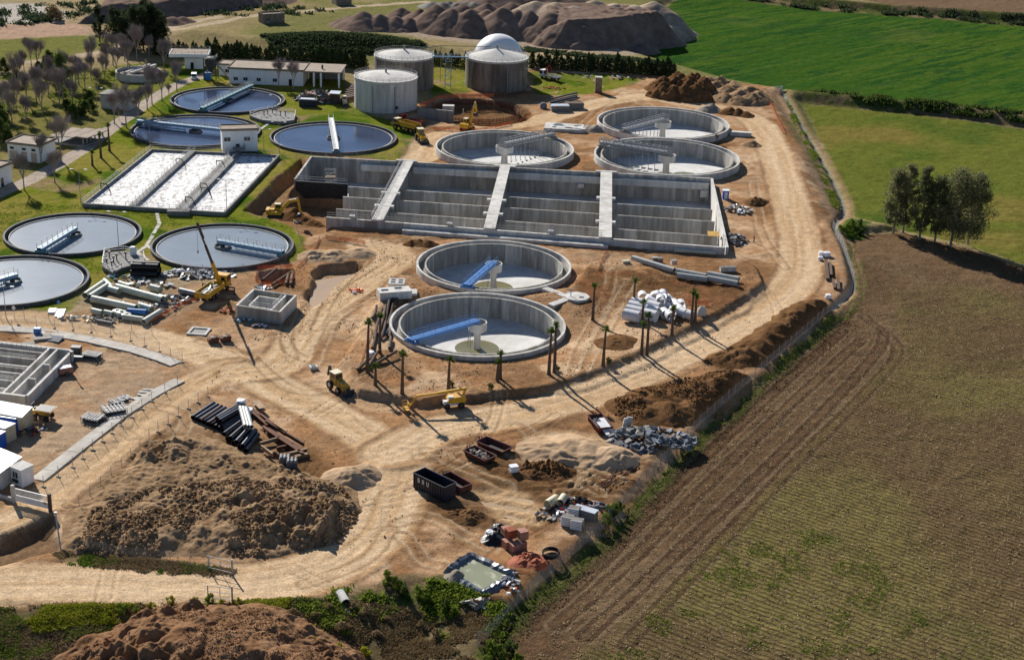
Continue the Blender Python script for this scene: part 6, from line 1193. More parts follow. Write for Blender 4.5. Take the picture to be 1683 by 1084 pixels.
for y in (-1, 1): MB().bar((1.6, 0, 1.1), (1.6, y * 3.0, 1.2), .22, .2).bar((1.6, y * 3.0, 1.25), (1.6, y * 3.0, .0), .16, .16).box((1.6, y * 3.0, .04), (.5, .5, .1)).build('outrigger', 'dark_steel', t)
for k in range(7): MB().box((-.5 - .55 * k, rnd.uniform(-.5, .5), 1.5 + rnd.uniform(0, .3)), (2.2, .35, .25), rnd.uniform(-.4, .4), rnd.uniform(-.3, .3)).build('steel_profile', 'galvanised', t)
# boom lift
p = ON(744, 668); t = thing('boom_lift', 'yellow boom lift with its arm folded forward on the road', 'boom lift', p, ang((765, 662), (680, 669)))
for x_ in (1.25, -1.25):
    for y in (-1.0, 1.0): wheel(t, x_, y, .55, .4, 'dark_wood')
MB().box((0, 0, .75), (2.6, 1.5, .4)).build('chassis', 'white_paint', t); MB().box((1.3, 0, .95), (.7, .8, .5)).build('steering_box', 'white_paint', t)
MB().profile([(-1.9, 1.0), (.9, 1.0), (1.0, 1.5), (.6, 2.0), (-1.7, 2.1), (-2.1, 1.6)], 1.9).build('turntable', 'yellow_paint', t); MB().box((.5, .5, 1.8), (.9, .8, .7)).build('engine_cover', 'white_paint', t)
MB().bar((-1.7, 0, 2.0), (-2.1, 0, 3.1), .4, .4).build('mast', 'yellow_paint', t); MB().bar((-2.3, 0, 3.15), (2.6, 0, 2.7), .36, .42).bar((2.3, 0, 2.72), (6.2, 0, 2.45), .26, .3).build('boom', 'yellow_paint', t); MB().bar((6.2, 0, 2.5), (7.3, .1, .75), .22, .26).build('jib', 'yellow_paint', t)
m = MB(); m.box((8.0, .1, .42), (1.0, 1.9, .08)); 
for x_ in (7.55, 8.45):
    for y in (-.8, .1, 1.0): m.bar((x_, y, .45), (x_, y, 1.5), .06, .06)
for z in (.95, 1.5): m.bar((7.55, -.8, z), (8.45, -.8, z), .06, .06).bar((7.55, 1.0, z), (8.45, 1.0, z), .06, .06).bar((8.45, -.8, z), (8.45, 1.0, z), .06, .06).bar((7.55, -.8, z), (7.55, 1.0, z), .06, .06)
bk = m.build('basket', 'yellow_paint', t); MB().box((7.6, .1, 1.2), (.15, .7, .45)).build('control_box', 'ochre_paint', bk)
# site dumper with hopper
p = ON(70, 688); t = thing('site_dumper', 'yellow site dumper with a wide tipping hopper beside the cabins', 'dumper', p, ang((55, 682), (88, 686))); 
for x_ in (1.1, -.9):
    for y in (-.9, .9): wheel(t, x_, y, .5, .4, 'dark_steel')
MB().box((-.2, 0, .75), (3.0, .9, .35)).build('chassis', 'dark_steel', t); MB().hexa([(.1, -.7, 1.0), (1.3, -.7, .9), (1.3, .7, .9), (.1, .7, 1.0)], [(-.7, -1.2, 2.0), (2.1, -1.25, 1.9), (2.1, 1.25, 1.9), (-.7, 1.2, 2.0)]).build('hopper', 'ochre_paint', t); MB().hexa([(.0, -.8, 1.95), (1.4, -.8, 1.9), (1.4, .8, 1.9), (.0, .8, 1.95)], [(-.55, -1.1, 2.02), (1.95, -1.12, 1.95), (1.95, 1.12, 1.95), (-.55, 1.1, 2.02)]).build('hopper_inside', 'dark_steel', t); MB().box((-1.3, 0, 1.2), (.8, .9, .7)).build('engine_cover', 'ochre_paint', t); MB().box((-1.0, 0, 1.75), (.5, .5, .5)).build('seat', 'black_plastic', t); MB().bar((-1.5, -.6, 1.0), (-1.5, -.6, 2.6), .07, .07).bar((-1.5, .6, 1.0), (-1.5, .6, 2.6), .07, .07).bar((-1.5, -.6, 2.6), (-1.5, .6, 2.6), .07, .07).build('roll_bar', 'dark_steel', t)
# van
p = ON(319, 130); t = thing('white_van', 'small white van parked between the white buildings', 'van', p, R(-80))
for x_ in (1.1, -1.1):
    for y in (-.75, .75): wheel(t, x_, y, .32, .22, 'galvanised')
b_ = MB().profile([(-2.0, .3), (2.0, .3), (2.05, .9), (1.3, 1.05), (.7, 1.75), (-1.95, 1.8)], 1.65).build('body', 'white_paint', t); MB().bar((1.32, 0, 1.1), (.74, 0, 1.7), 1.4, .06, (1, 0, 0)).build('windscreen', 'window_dark', b_)
for y in (-.83, .83): MB().box((.2, y, 1.35), (1.0, .05, .45)).build('window', 'window_dark', b_)
for y in (-.6, .6): MB().box((2.04, y, .75), (.05, .3, .18)).build('headlight', 'window_dark', b_)
# generator with light mast
p = ON(108, 615); t = thing('light_tower', 'pink and white generator trailer with a folded light mast by the contact tank', 'generator', p, .6); MB().box((0, 0, .9), (2.4, 1.3, 1.0)).build('housing', 'brick_pink', t); MB().box((0, 0, 1.43), (2.3, 1.2, .06)).build('lid', 'white_paint', t); [wheel(t, 0, y, .35, .22) for y in (-.7, .7)]; MB().bar((1.1, 0, .5), (1.1, 0, 4.0), .14, .14).bar((1.1, -.6, 4.0), (1.1, .6, 4.0), .3, .3).build('mast', 'dark_steel', t)
# ================================================================ OPEN CONTAINERS
def container(name, label, a, b, W, H, mat, inside='pipe_inside', taper=0.0, ribs=8, hooks=True, side=1):
    """a, b: the two ends of the near long side on the ground"""
    a, b = Vector(a), Vector(b); L = (b - a).to_2d().length; rz = math.atan2(b.y - a.y, b.x - a.x); t = thing(name, label, 'container', (a.x, a.y, min(a.z, b.z) + .02), rz); k = taper
    th = .08
    for nm, q in (('side_panel', ((k, 0), (L - k, 0), (L, -k * .3), (0, -k * .3))), ('side_panel', ((L - k, W), (k, W), (0, W + k * .3), (L, W + k * .3)))):
        c = [(*q[0], .15), (*q[1], .15), (*q[2], H), (*q[3], H)]; off = Vector((0, th if q[0][1] == 0 else -th, 0)); n = [Vector(v) + off for v in c]; MB().add([*c, *n], [(0, 1, 2, 3), (7, 6, 5, 4), (0, 4, 5, 1), (3, 2, 6, 7), (0, 3, 7, 4), (1, 5, 6, 2)]).build(nm, mat, t)
    for x0, x1 in ((k, 0), (L - k, L)):
        s = 1 if x1 == 0 else -1; c = [(x0, th, .15), (x0, W - th, .15), (x1, W - th + k * .3, H), (x1, th - k * .3, H)]; n = [Vector(v) + Vector((s * th, 0, 0)) for v in c]; MB().add([*c, *n], [(0, 1, 2, 3), (7, 6, 5, 4), (0, 4, 5, 1), (3, 2, 6, 7), (0, 3, 7, 4), (1, 5, 6, 2)]).build('end_panel', mat, t)
    MB().box((L / 2, W / 2, .12), (L - 2 * k, W, .1)).build('floor', inside, t); MB().box((L / 2, .4, .05), (L * .9, .15, .1)).box((L / 2, W - .4, .05), (L * .9, .15, .1)).build('runner', 'rust', t)
    m = MB(); m.box((L / 2, -k * .3 - .03, H), (L + .1, .12, .1)).box((L / 2, W + k * .3 + .03, H), (L + .1, .12, .1)).box((-.03, W / 2, H), (.1, W, .1)).box((L + .03, W / 2, H), (.1, W, .1)); m.build('top_rim', mat, t)
    for q in range(ribs):
        x_ = k + .25 + (L - 2 * k - .5) * q / (ribs - 1); MB().bar((x_, -.05, .15), (x_, -.06 - k * .3, H - .05), .1, .1).build('rib', mat, t); MB().bar((x_, W + .05, .15), (x_, W + .06 + k * .3, H - .05), .1, .1).build('rib', mat, t)
    if hooks: MB().bar((-.1, W * .3, .3), (-.25, W * .42, H + .45), .14, .1).bar((-.1, W * .7, .3), (-.25, W * .58, H + .45), .14, .1).build('hook_frame', mat, t)
    t['L'] = L; return t
paint('container_dark', (.020, .022, .038), .5, var=.25, scale=1.2, dirt=(.06, .05, .045), dirtamt=.35)
t = container('waste_container', 'tall dark blue open container lettered BRU beside the fork', ON(679, 801), ON(730, 826), 2.4, 2.5, 'container_dark', ribs=12, hooks=False)
def letters(t, x, z, h, strokes, name, mat, y=-.12):
    for ch in strokes:
        m = MB()
        for (x0, z0, x1, z1) in ch[1]: m.bar((x + x0 * h * .6, y, z + z0 * h), (x + x1 * h * .6, y, z + z1 * h), .03, h * .17, (0, 0, 1) if abs(z1 - z0) < .3 else (1, 0, 0))
        m.build(name, mat, t); x += h * 1.5
B_ = ('B', [(0, -.08, 0, 1.08), (0, 1, .75, 1), (0, .5, .8, .5), (0, 0, .8, 0), (.85, .1, .85, .45), (.78, .55, .78, .92)]); R_ = ('R', [(0, -.08, 0, 1.08), (0, 1, .75, 1), (0, .5, .75, .5), (.82, .55, .82, .95), (.3, .5, .9, -.05)]); U_ = ('U', [(0, .1, 0, 1.08), (.1, 0, .8, 0), (.9, .1, .9, 1.08)])
letters(t, 1.15, 1.45, .62, (B_, R_, U_), 'letter', 'number_plate', -.13)
container('skip', 'low red skip tucked behind the dark lettered container', ON(722, 792), ON(757, 812), 2.2, 1.1, 'rusty_red', ribs=6); 
def pile(name, label, cat, c, rx, ry, h, n, size, mats, seed=0, flat=.35, part='piece', elong=1.6, parent=None):
    """heap of loose pieces, each piece a part"""
    rg_ = random.Random(seed); t = thing(name, label, cat, c) if parent is None else parent; ms = []
    for k in range(10):
        a, b, d_ = size * rg_.uniform(.6, elong), size * rg_.uniform(.5, 1.0), size * rg_.uniform(flat * .5, flat * 1.4); m = MB(); v = [Vector((sx * a / 2 * rg_.uniform(.7, 1.1), sy * b / 2 * rg_.uniform(.7, 1.1), sz * d_ / 2)) for sz in (-1, 1) for sx, sy in ((-1, -1), (1, -1), (1, 1), (-1, 1))]; m.hexa(v[:4], v[4:]); ms.append(m.mesh(part, mats[k % len(mats)]))
    base = Vector(c) if parent is None else Vector((0, 0, 0))
    for k in range(n):
        q = math.sqrt(rg_.random()); a = rg_.uniform(0, 6.28); x_, y_ = q * rx * math.cos(a), q * ry * math.sin(a); z_ = h * (1 - q) ** .8 * rg_.uniform(.5, 1.05)
        o = put(part, rg_.choice(ms), t, (x_ + (0 if parent is None else parent.get('L', 0) / 2), y_ + (0 if parent is None else 1.15), z_ + size * .12 + (0 if parent is None else .6)), (rg_.uniform(-.5, .5), rg_.uniform(-.5, .5), rg_.uniform(0, 6.28)))
    return t
t = container('skip', 'red rusty skip filled with concrete rubble', ON(762, 748), ON(797, 764), 2.3, .95, 'rusty_red', taper=.35, ribs=6); pile('', '', '', None or (0, 0, 0), 2.4, .9, .25, 46, .5, ['rubble_grey', 'rubble_grey', 'wood', 'soil_tan'], 3, .5, 'rubble_piece', parent=t)
container('skip', 'empty dark red skip behind the rubble filled one', ON(783, 734), ON(826, 750), 2.3, .95, 'rusty_red', taper=.35, ribs=6)
t = container('skip', 'orange red skip with scrap inside next to the white boards', ON(966, 690), ON(984, 714), 2.4, 1.2, 'rusty_red', taper=.3, ribs=6); pile('', '', '', (0, 0, 0), 2.2, .8, .3, 40, .45, ['rubble_grey', 'white_plastic', 'dark_steel', 'rubble_blue'], 4, .4, 'scrap_piece', parent=t)
# ================================================================ WORKERS
def person(label, loc, rz, vest='green_vest', trousers='dark_cloth', arm=.5):
    t = thing('person', label, 'person', loc, rz)
    V_ = [(0, 0, .95), (0, 0, 1.2), (0, 0, 1.42), (0, 0, 1.52), (.02, 0, 1.66), (0, .1, .9), (.02, .12, .5), (0, .13, .08), (.12, .13, .04), (0, -.1, .9), (.06, -.12, .5), (.0, -.13, .08), (.12, -.13, .04), (0, .2, 1.4), (.06, .28, 1.12), (.06 + arm * .3, .26, .95 + arm * .2), (0, -.2, 1.4), (.08, -.28, 1.14), (.3, -.24, 1.05)]
    E_ = [(0, 1), (1, 2), (2, 3), (3, 4), (0, 5), (5, 6), (6, 7), (7, 8), (0, 9), (9, 10), (10, 11), (11, 12), (2, 13), (13, 14), (14, 15), (2, 16), (16, 17), (17, 18)]
    rad = [.15, .14, .16, .065, .1, .1, .075, .055, .045, .1, .075, .055, .045, .07, .052, .04, .07, .052, .04]
    me = bpy.data.meshes.new('body'); me.from_pydata(V_, E_, []); me.materials.append(M[trousers]); o = put('body', me, t); md = o.modifiers.new('s', 'SKIN')
    for i, r_ in enumerate(rad): me.skin_vertices[0].data[i].radius = (r_, r_)
    me.skin_vertices[0].data[0].use_root = True; sb = o.modifiers.new('u', 'SUBSURF'); sb.levels = sb.render_levels = 1
    MB().lathe([(.17, .98), (.185, 1.2), (.2, 1.4), (.1, 1.5)], 12).build('vest', vest, t, True); MB().lathe([(.12, 1.68), (.13, 1.72), (.1, 1.8), (0, 1.84)], 12).build('helmet', 'white_plastic', t, True); MB().lathe([(.0, 1.55), (.075, 1.58), (.1, 1.66), (.09, 1.72), (0, 1.76)], 10).build('face', 'skin', t, True)
person('worker in a yellow vest walking on the sand beside the reactor end', ON(1239, 398), 2.4, 'yellow_paint'); person('worker in a bright green vest standing on the crane truck bed', Vector((*(p0.lerp(p1, .42))[:2], p0.z + 1.35)), 1.0)
for px, py, lab in ((735, 198, 'worker in a green vest with arms down at the rebar pit wall'), (744, 195, 'worker in a green vest close to the rebar ring')): person(lab, ON(px, py), 1.5)
# ================================================================ PIPES
def pipe_px(name, label, a, b, r, mat, group=None, zoff=0.0, th=.06, smooth=True, cat='pipe'):
    p, q = ON(*a), ON(*b); z = max(p.z, q.z) + r + zoff; return tag(MB().pipe((p.x, p.y, z), (q.x, q.y, z), r, th).build(name, mat, None, smooth), label, cat, group)
yard = [((140, 492), (170, 470), .85, 'long pale pipe at the lawn edge, outer one of two side by side'), ((148, 494), (178, 474), .85, 'long pale pipe at the lawn edge, inner one of two side by side'), ((152, 497), (224, 512), .95, 'longest pale pipe in front of the pipe yard'), ((192, 478), (268, 498), 1.0, 'thick pale pipe in the middle of the pipe yard'), ((172, 466), (184, 478), .8, 'short pale pipe piece behind the lawn edge pipes'), ((229, 507), (250, 513), .9, 'short pale pipe stub lying behind the blue pipe'), ((152, 516), (168, 519), .8, 'short pale pipe piece at the sand edge'), ((172, 517), (186, 520), .7, 'small pale pipe piece beside two tank lids'), ((203, 525), (236, 530), .75, 'pale pipe at the sandy corner of the yard'), ((236, 534), (264, 517), .8, 'pale pipe pointing at the crane truck'), ((196, 470), (214, 476), .8, 'pale pipe bend piece at the back of the yard'), ((262, 492), (274, 496), .8, 'pale flanged pipe end touching the thick pipe'), ((180, 480), (196, 484), .9, 'squat pale cylinder between the long pipes'), ((248, 478), (264, 482), 1.0, 'pale green cylinder standing behind the thick pipe')]
for a, b, r_, lab in yard: pipe_px('pipe', lab, a, b, r_ * .74, 'grp_pipe', 'pale pipes in the pipe yard')
pipe_px('pipe', 'dark blue pipe among the pale pipes', (210, 516), (241, 519), .6, 'blue_paint'); pipe_px('pipe', 'dark grey pipe lying behind the crane truck bed', (296, 482), (322, 488), .6, 'steel_grey'); pipe_px('pipe', 'thin black pipe along the sand edge of the yard', (160, 530), (185, 535), .35, 'dark_steel')
t = thing('pipe_stack', 'stack of big black corrugated culvert pipes on the lawn behind the yard', 'pipe stack', ON(240, 452)); L_ = (ON(218, 452) - ON(263, 450)).length
for k, (dy, z) in enumerate(((-1.3, .75), (0, .75), (1.3, .75), (-.6, 2.0), (.7, 2.0))): MB().pipe((-L_ / 2, dy, z), (L_ / 2, dy, z), .72, .08, 18).build('culvert_pipe', 'black_plastic', t, True)
# scrap in the yard
def scrap(label, c, rx, ry, h, n, size, mats, seed, part='scrap_piece', flat=.35, name='scrap_pile', cat='scrap', elong=1.6): return pile(name, label, cat, ON(*c), rx, ry, h, n, size, mats, seed, flat, part, elong)
scrap('tangle of white pipe fittings and valves in front of the grey water tank', (312, 452), 5.5, 3.4, .9, 70, .85, ['white_plastic', 'galvanised', 'steel_grey', 'white_paint', 'dark_steel'], 11, elong=2.4)
scrap('scatter of grey steel fittings beside the black tarpaulin hut', (352, 452), 5, 2.6, .7, 50, .8, ['galvanised', 'steel_grey', 'rubble_grey', 'white_paint'], 12, elong=2.6)
scrap('pile of pale broken pipe pieces by the thick pipe', (250, 470), 5, 2.4, .9, 34, .9, ['grp_pipe', 'white_plastic', 'steel_grey', 'wood'], 13)
scrap('heap of grey valve bodies and flanges behind the pipe yard corner', (285, 494), 3.6, 2.6, .8, 40, .8, ['steel_grey', 'dark_steel', 'rubble_blue', 'galvanised'], 14)
scrap('row of small grey fittings along the sandy yard edge', (150, 525), 6.5, 1.5, .5, 50, .6, ['rubble_grey', 'grp_pipe', 'steel_grey', 'dark_steel', 'ochre_paint'], 15)
scrap('grey fittings and pallets between pipe yard and net fence', (262, 508), 4, 2.6, .6, 44, .6, ['rubble_blue', 'steel_grey', 'galvanised', 'wood'], 16)
scrap('loose boards and fittings at the lawn side of the pipe yard', (205, 458), 4, 2, .5, 26, .7, ['wood', 'white_paint', 'steel_grey', 'teal_paint'], 17)
scrap('small litter of fittings between the pale pipes', (215, 500), 7, 1.5, .3, 40, .45, ['rubble_grey', 'galvanised', 'grp_pipe', 'dark_steel'], 18)
for (px, py), s_, lab in (((99, 515), (1.6, 4.0, .15), 'white board lying on the lawn corner by the sandy road'), ((86, 512), (1.4, 2.2, .4), 'small white slab next to a longer white board')): p = ON(px, py); tag(MB().box((p.x, p.y, p.z + .15), s_, .15).build('board', 'white_plastic'), lab, 'board')
p = ON(383, 440); t = thing('tarpaulin_hut', 'black tarpaulin covered hut at the yard corner', 'hut', p, .2); MB().hexa([(-1.7, -1.4, 0), (1.7, -1.4, 0), (1.7, 1.4, 0), (-1.7, 1.4, 0)], [(-1.5, -1.2, 2.3), (1.5, -1.2, 2.3), (1.5, 1.2, 2.5), (-1.5, 1.2, 2.5)]).build('cover', 'black_plastic', t); MB().bar((-1.5, -1.2, 2.35), (1.5, -1.2, 2.35), .12, .12).bar((-1.5, 1.2, 2.55), (1.5, 1.2, 2.55), .12, .12).build('frame', 'galvanised', t); MB().bar((.6, -1.8, .3), (2.6, -2.8, 2.0), .9, .15).build('ramp', 'galvanised', t)
for k, (px, py, lab) in enumerate(((193, 517, 'round pale tank lid beside another lid'), (200, 519, 'second round pale tank lid in the pair'), (208, 523, 'grey upright cylinder fitting by the tank lids'))): p = ON(px, py); t = thing('tank_lid', lab, 'lid', p); MB().lathe([(1.0, 0), (1.05, .7), (.9, .9), (0, 1.0)], 18).build('shell', 'grp_pipe' if k < 2 else 'steel_grey', t, True); MB().lathe([(.3, .95), (.3, 1.15), (0, 1.15)], 10).build('knob', 'steel_grey', t)
# scrap heap by the long building
scrap('big mixed scrap heap in front of the porch of the long building', (523, 165), 7, 4.5, 3.2, 150, 1.3, ['rubble_grey', 'rubble_blue', 'wood', 'steel_grey', 'white_paint', 'dark_steel', 'brick_pink'], 21, elong=2.2)
p = ON(507, 175); t = thing('steel_tank_scrap', 'dark blue steel box with pale lid at the foot of the scrap heap', 'steel box', p, -.05); MB().box((0, 0, 1.1), (5.2, 2.2, 2.2)).build('body', 'container_dark', t); MB().box((-.2, .2, 2.25), (4.2, 1.8, .12)).build('lid', 'sheet_roof', t)
p = ON(551, 170); t = thing('wooden_shed', 'dark upright shed with a pale sheet roof at the scrap heap', 'shed', p, -.1); MB().box((0, 0, 1.6), (2.6, 2.2, 3.2)).build('walls', 'dark_wood', t); MB().box((0, 0, 3.3), (3.2, 2.8, .15), 0, .1).build('roof', 'sheet_roof', t); MB().box((.2, -1.12, 1.0), (.9, .06, 2.0)).build('door', 'dark_steel', t)
for k in range(14): p = ON(572 + 1.6 * (k % 7), 166 - 3.2 * (k % 7)); tag(MB().box((p.x + .3 * (k // 7), p.y, .5 + .7 * (k // 7)), (5.5, .9, .5), .9).build('timber_beam', 'dark_wood'), 'dark timber beam stacked between the shed and the pale grey tank', 'timber', 'timber beams by the pale grey tank')
# stacks right of the pit
for k in range(6): a, b = ON(905, 178 - k * 2), ON(948, 168 - k * 2); tag(MB().bar((a.x, a.y, .4 + .35 * (k % 3)), (b.x, b.y, .4 + .35 * (k % 3)), .5, .4).build('steel_girder', 'container_dark'), 'dark steel girder on the stack behind the concrete slab box', 'girder', 'dark girders by the pit')
for (px, py), mt, lab in (((920, 182), 'sheet_roof', 'stack of pale formwork panels beside the dark girders'), ((944, 178), 'dark_wood', 'stack of dark formwork panels beside the dark girders')):
    p = ON(px, py); t = thing('panel_stack', lab, 'panel stack', p, .15)
    for q in range(6): MB().box((rnd.uniform(-.1, .1), rnd.uniform(-.1, .1), .18 + .3 * q), (5.4, 2.6, .22), rnd.uniform(-.03, .03)).build('panel', mt if q == 5 else 'steel_grey', t)
p = ON(893, 178); tag(MB().lathe([(1.0, 0), (1.1, 1.0), (.7, 1.7), (0, 1.9)], 14, (p.x, p.y)).build('mixer_drum', 'rubble_blue', None, True), 'grey round drum at the end of the dark girders', 'drum'); 
# ================================================================ WHITE CONCRETE PIPES
for k in range(4): pipe_px('concrete_pipe', 'big white concrete pipe in the parallel row facing the road', (1025 + 4 * k, 528 - 7 * k), (1050 + 4 * k, 531 - 7 * k), 1.15, 'concrete_pipe_white', 'row of big white pipes', th=.16)
for k in range(4): pipe_px('concrete_pipe', 'big white concrete pipe in the middle row of the pipe dump', (1058 + 3 * k, 526 - 7 * k), (1078 + 3 * k, 530 - 7 * k), 1.15, 'concrete_pipe_white', 'middle row of big white pipes', th=.16)
for k, (px, py) in enumerate(((1075, 495), (1086, 496), (1096, 498), (1088, 502), (1100, 504), (1109, 507), (1119, 508), (1112, 513), (1085, 510), (1095, 513), (1078, 504), (1104, 520), (1092, 522), (1116, 516), (1056, 494), (1100, 526), (1066, 500))):
    p = ON(px, py); a = rnd.uniform(-1.9, -1.2); d = Vector((math.cos(a), math.sin(a), 0)) * .9; r_ = .95; c = p + Vector((0, 0, r_ + (1.3 if k in (3, 8, 10) else 0))); tag(MB().pipe(c - d, c + d, r_, .16, 18).build('pipe_ring', 'concrete_pipe_white', None, True), 'short white concrete ring in the jumble of open ring ends', 'pipe ring', 'white pipe rings by the palms')
for k in range(2): pipe_px('concrete_pipe', 'white pipe of the pair lying end to end beside the palm pair', (1117 + 12 * k, 520 + 4 * k), (1127 + 12 * k, 523 + 4 * k), .95, 'concrete_pipe_white', 'white pipes lying end to end', th=.14)
p = ON(1153, 517); t = thing('concrete_cone', 'small tan concrete cone standing alone beside the white pipes', 'cone', p); MB().lathe([(1.0, 0), (.9, .9), (.45, 1.7), (.35, 1.7)], 18).build('shell', 'gravel_roof_pale', t, True)
# long grey pipes on the reddish strip
for a, b, lab in (((1039, 437), (1108, 449), 'long grey pipe laid in line with the pipe stack on red soil'), ((1112, 450), (1160, 459), 'grey pipe on the back of the pipe stack, next to the single long pipe'), ((1162, 456), (1214, 464), 'grey pipe at the far end of the pipe stack'), ((1112, 457), (1162, 465), 'grey pipe in the lower front of the stack'), ((1162, 463), (1212, 471), 'grey pipe at the lower front end of the stack')): pipe_px('pipe', lab, a, b, .62, 'grey_pipe', 'long grey pipes before the reactor')
p = ON(1028, 438); tag(MB().box((p.x, p.y, p.z + .4), (1.6, 1.2, .8), .3).build('crate', 'cream_cabin'), 'small pale crate beside the tip of the long grey pipe', 'crate')
for (px, py), lab in (((1076, 430), 'tall dark crate of the pair on the sand behind the grey pipe'), ((1084, 431), 'second dark crate of the pair behind the grey pipe'), ((1107, 435), 'small pale crate alone on the sand behind the grey pipes'), ((1196, 446), 'long flat grey crate behind the pipe stack')): p = ON(px, py); t = thing('crate', lab, 'crate', p, .2); MB().box((0, 0, .55), (1.2 if px < 1190 else 3.4, 1.1, .9)).build('box', 'steel_grey' if px < 1100 else 'concrete_new', t); MB().box((0, 0, 1.03), (1.3 if px < 1190 else 3.5, 1.2, .1)).build('lid', 'rubble_grey', t)
# ================================================================ BLACK PIPES AND RUSTY BEAMS by the near heap
for k in range(9): a, b = (317 + 6.2 * k, 690 + 2.6 * k), (352 + 6.2 * k, 667 + 2.6 * k); pipe_px('plastic_pipe', 'black plastic pipe in the low layer by the mesh fence' if k not in (4, 6) else 'black plastic pipe with a red stripe in the low layer', a, b, .42, 'black_pipe', 'low layer of black pipes', th=.05)
for k in range(7): a, b = (357 + 2.5 * (k % 4), 700 + 2.4 * (k % 4)), (398 + 2.5 * (k % 4), 676 + 2.4 * (k % 4)); pipe_px('plastic_pipe', 'black plastic pipe in the tall bundle beside the white bags', a, b, .42, 'black_pipe', 'tall bundle of black pipes', .75 * (k // 4) + .2, th=.05)
for k in range(8): a, b = (369 + 5 * k, 722 + 3.2 * k), (396 + 4 * k, 702 + 2.2 * k); pipe_px('plastic_pipe', 'black plastic pipe in the bundle under the grey pipes', a, b, .4, 'black_pipe', 'near bundle of black pipes', .0 if k % 2 else .5, th=.05)
for k in range(3): a, b = (396 + 4.4 * k, 690 + .5 * k), (404 + 5 * k, 722 + .5 * k); pipe_px('plastic_pipe', 'pale grey pipe laid across the black pipes', a, b, .36, 'grey_pipe', 'grey pipes across the black ones', 1.9, th=.05)
for k in range(2): a, b = (331 + 14 * k, 698 + 4 * k), (362 + 14 * k, 676 + 4 * k); p, q = ON(*a), ON(*b); tag(MB().tube((p.x, p.y, 1.0), (q.x, q.y, 1.0), .12).build('red_pipe', 'rusty_red'), 'thin red pipe resting on the low black pipes', 'pipe', 'red pipes on the black ones')
def bag(px, py, label, s=1.0, mat='white_plastic'):
    p = ON(px, py); m = MB(); prof = [(.0, 0), (.75 * s, .05), (.85 * s, .5 * s), (.7 * s, .95 * s), (.2 * s, 1.05 * s), (0, 1.0 * s)]; m.lathe(prof, 10, (p.x, p.y)); m.v = [(x + rnd.uniform(-.1, .1) * s, y + rnd.uniform(-.1, .1) * s, z + p.z + rnd.uniform(-.05, .05)) for x, y, z in m.v]; return tag(m.build('bulk_bag', mat, None, True), label, 'bag')
bag(397, 676, 'white bulk bag on top of the tall black pipe bundle', 1.0).location.z += 1.2; bag(409, 681, 'white bulk bag beside the tall black pipe bundle', 1.1)
for k, (a, b, w, h) in enumerate((((432, 705), (502, 746), .7, .6), ((438, 712), (498, 752), .6, .5), ((428, 690), (470, 722), .4, .4), ((410, 672), (450, 704), .5, .5), ((415, 684), (440, 706), .5, .5), ((436, 700), (500, 738), .35, .35), ((455, 740), (482, 735), .3, .3), ((426, 735), (460, 726), .3, .25), ((430, 742), (448, 755), .3, .2), ((485, 755), (506, 750), .6, .6), ((475, 752), (505, 744), .4, .3), ((420, 668), (432, 680), 1.2, 1.2))):
    p, q = ON(*a), ON(*b); z = .3 + .25 * (k % 3); m = MB().bar((p.x, p.y, z + .25), (q.x, q.y, z + .25), w, .08).bar((p.x, p.y, z - .25), (q.x, q.y, z - .25), w, .08).bar((p.x, p.y, z), (q.x, q.y, z), .1, .45); tag(m.build('steel_beam', 'rust' if k < 7 else 'wood'), 'rusty steel beam in the heap next to the black pipes' if k < 7 else 'weathered timber lying beside the rusty beams', 'beam', 'rusty beams and timbers' )
for px, py, lab in ((468, 764, 'taller grey crate of bottles at the edge of the rough heap'), (480, 770, 'smaller grey crate of bottles at the edge of the rough heap')):
    p = ON(px, py); t = thing('gas_bottle_crate', lab, 'crate', p, .1); MB().box((0, 0, .7), (1.6, 1.4, 1.3)).build('cage', 'rubble_blue', t)
    for q in range(9): MB().tube((-.55 + .55 * (q % 3), -.45 + .45 * (q // 3), 1.2), (-.55 + .55 * (q % 3), -.45 + .45 * (q // 3), 1.7), .2, .16, 8).build('bottle', 'galvanised', t)
heap_obj('root_ball', 'dark reddish root ball lying among the timbers', 'root', 'rust', [(453, 748, .8, 1.0)], lump=(.4, .4), res=.12, seed=77)
# palm trunks (logs) by the front tank
for k, (a, b) in enumerate((((615, 558), (628, 512)), ((622, 552), (634, 508)), ((630, 548), (640, 500)), ((636, 540), (647, 496)), ((640, 556), (646, 530)), ((612, 525), (619, 508)), ((648, 510), (655, 498)), ((638, 520), (652, 497)), ((606, 604), (624, 580)), ((588, 610), (612, 590)), ((640, 575), (642, 558)), ((618, 600), (652, 584)), ((632, 512), (644, 495)), ((612, 575), (618, 552)), ((626, 560), (634, 535)))): p, q = ON(*a), ON(*b); tag(MB().path([(p.x, p.y, p.z + .35), (*(p.lerp(q, .5) + Vector((rnd.uniform(-.15, .15), 0, 0)))[:2], p.z + .42), (q.x, q.y, q.z + .45 + .2 * (k % 3))], .3, 8, .24).build('palm_log', 'dark_wood', None, True), 'felled palm log in the pile beside the front blue bridge tank', 'log', 'palm logs by the tank')
p, q = ON(634, 548), ON(642, 520); tag(MB().path([(p.x, p.y, .4), (p.x + .6, (p.y + q.y) / 2, .7), (q.x, q.y, .5)], .3, 8).build('white_hose', 'white_plastic', None, True), 'pale plastic pipe bent over the palm logs', 'pipe'); bag(609, 585, 'white bulk bag between two palm trunks', .9)
for k, (a, b) in enumerate((((432, 468), (455, 462)), ((448, 472), (478, 456)), ((470, 470), (474, 455)), ((478, 470), (481, 456)))): p, q = ON(*a), ON(*b); tag(MB().path([(p.x, p.y, .4), (q.x, q.y, .45)], .32, 8, .26).build('palm_log', 'dark_wood', None, True), 'felled palm log behind the open valve chamber', 'log', 'palm logs behind the chamber')
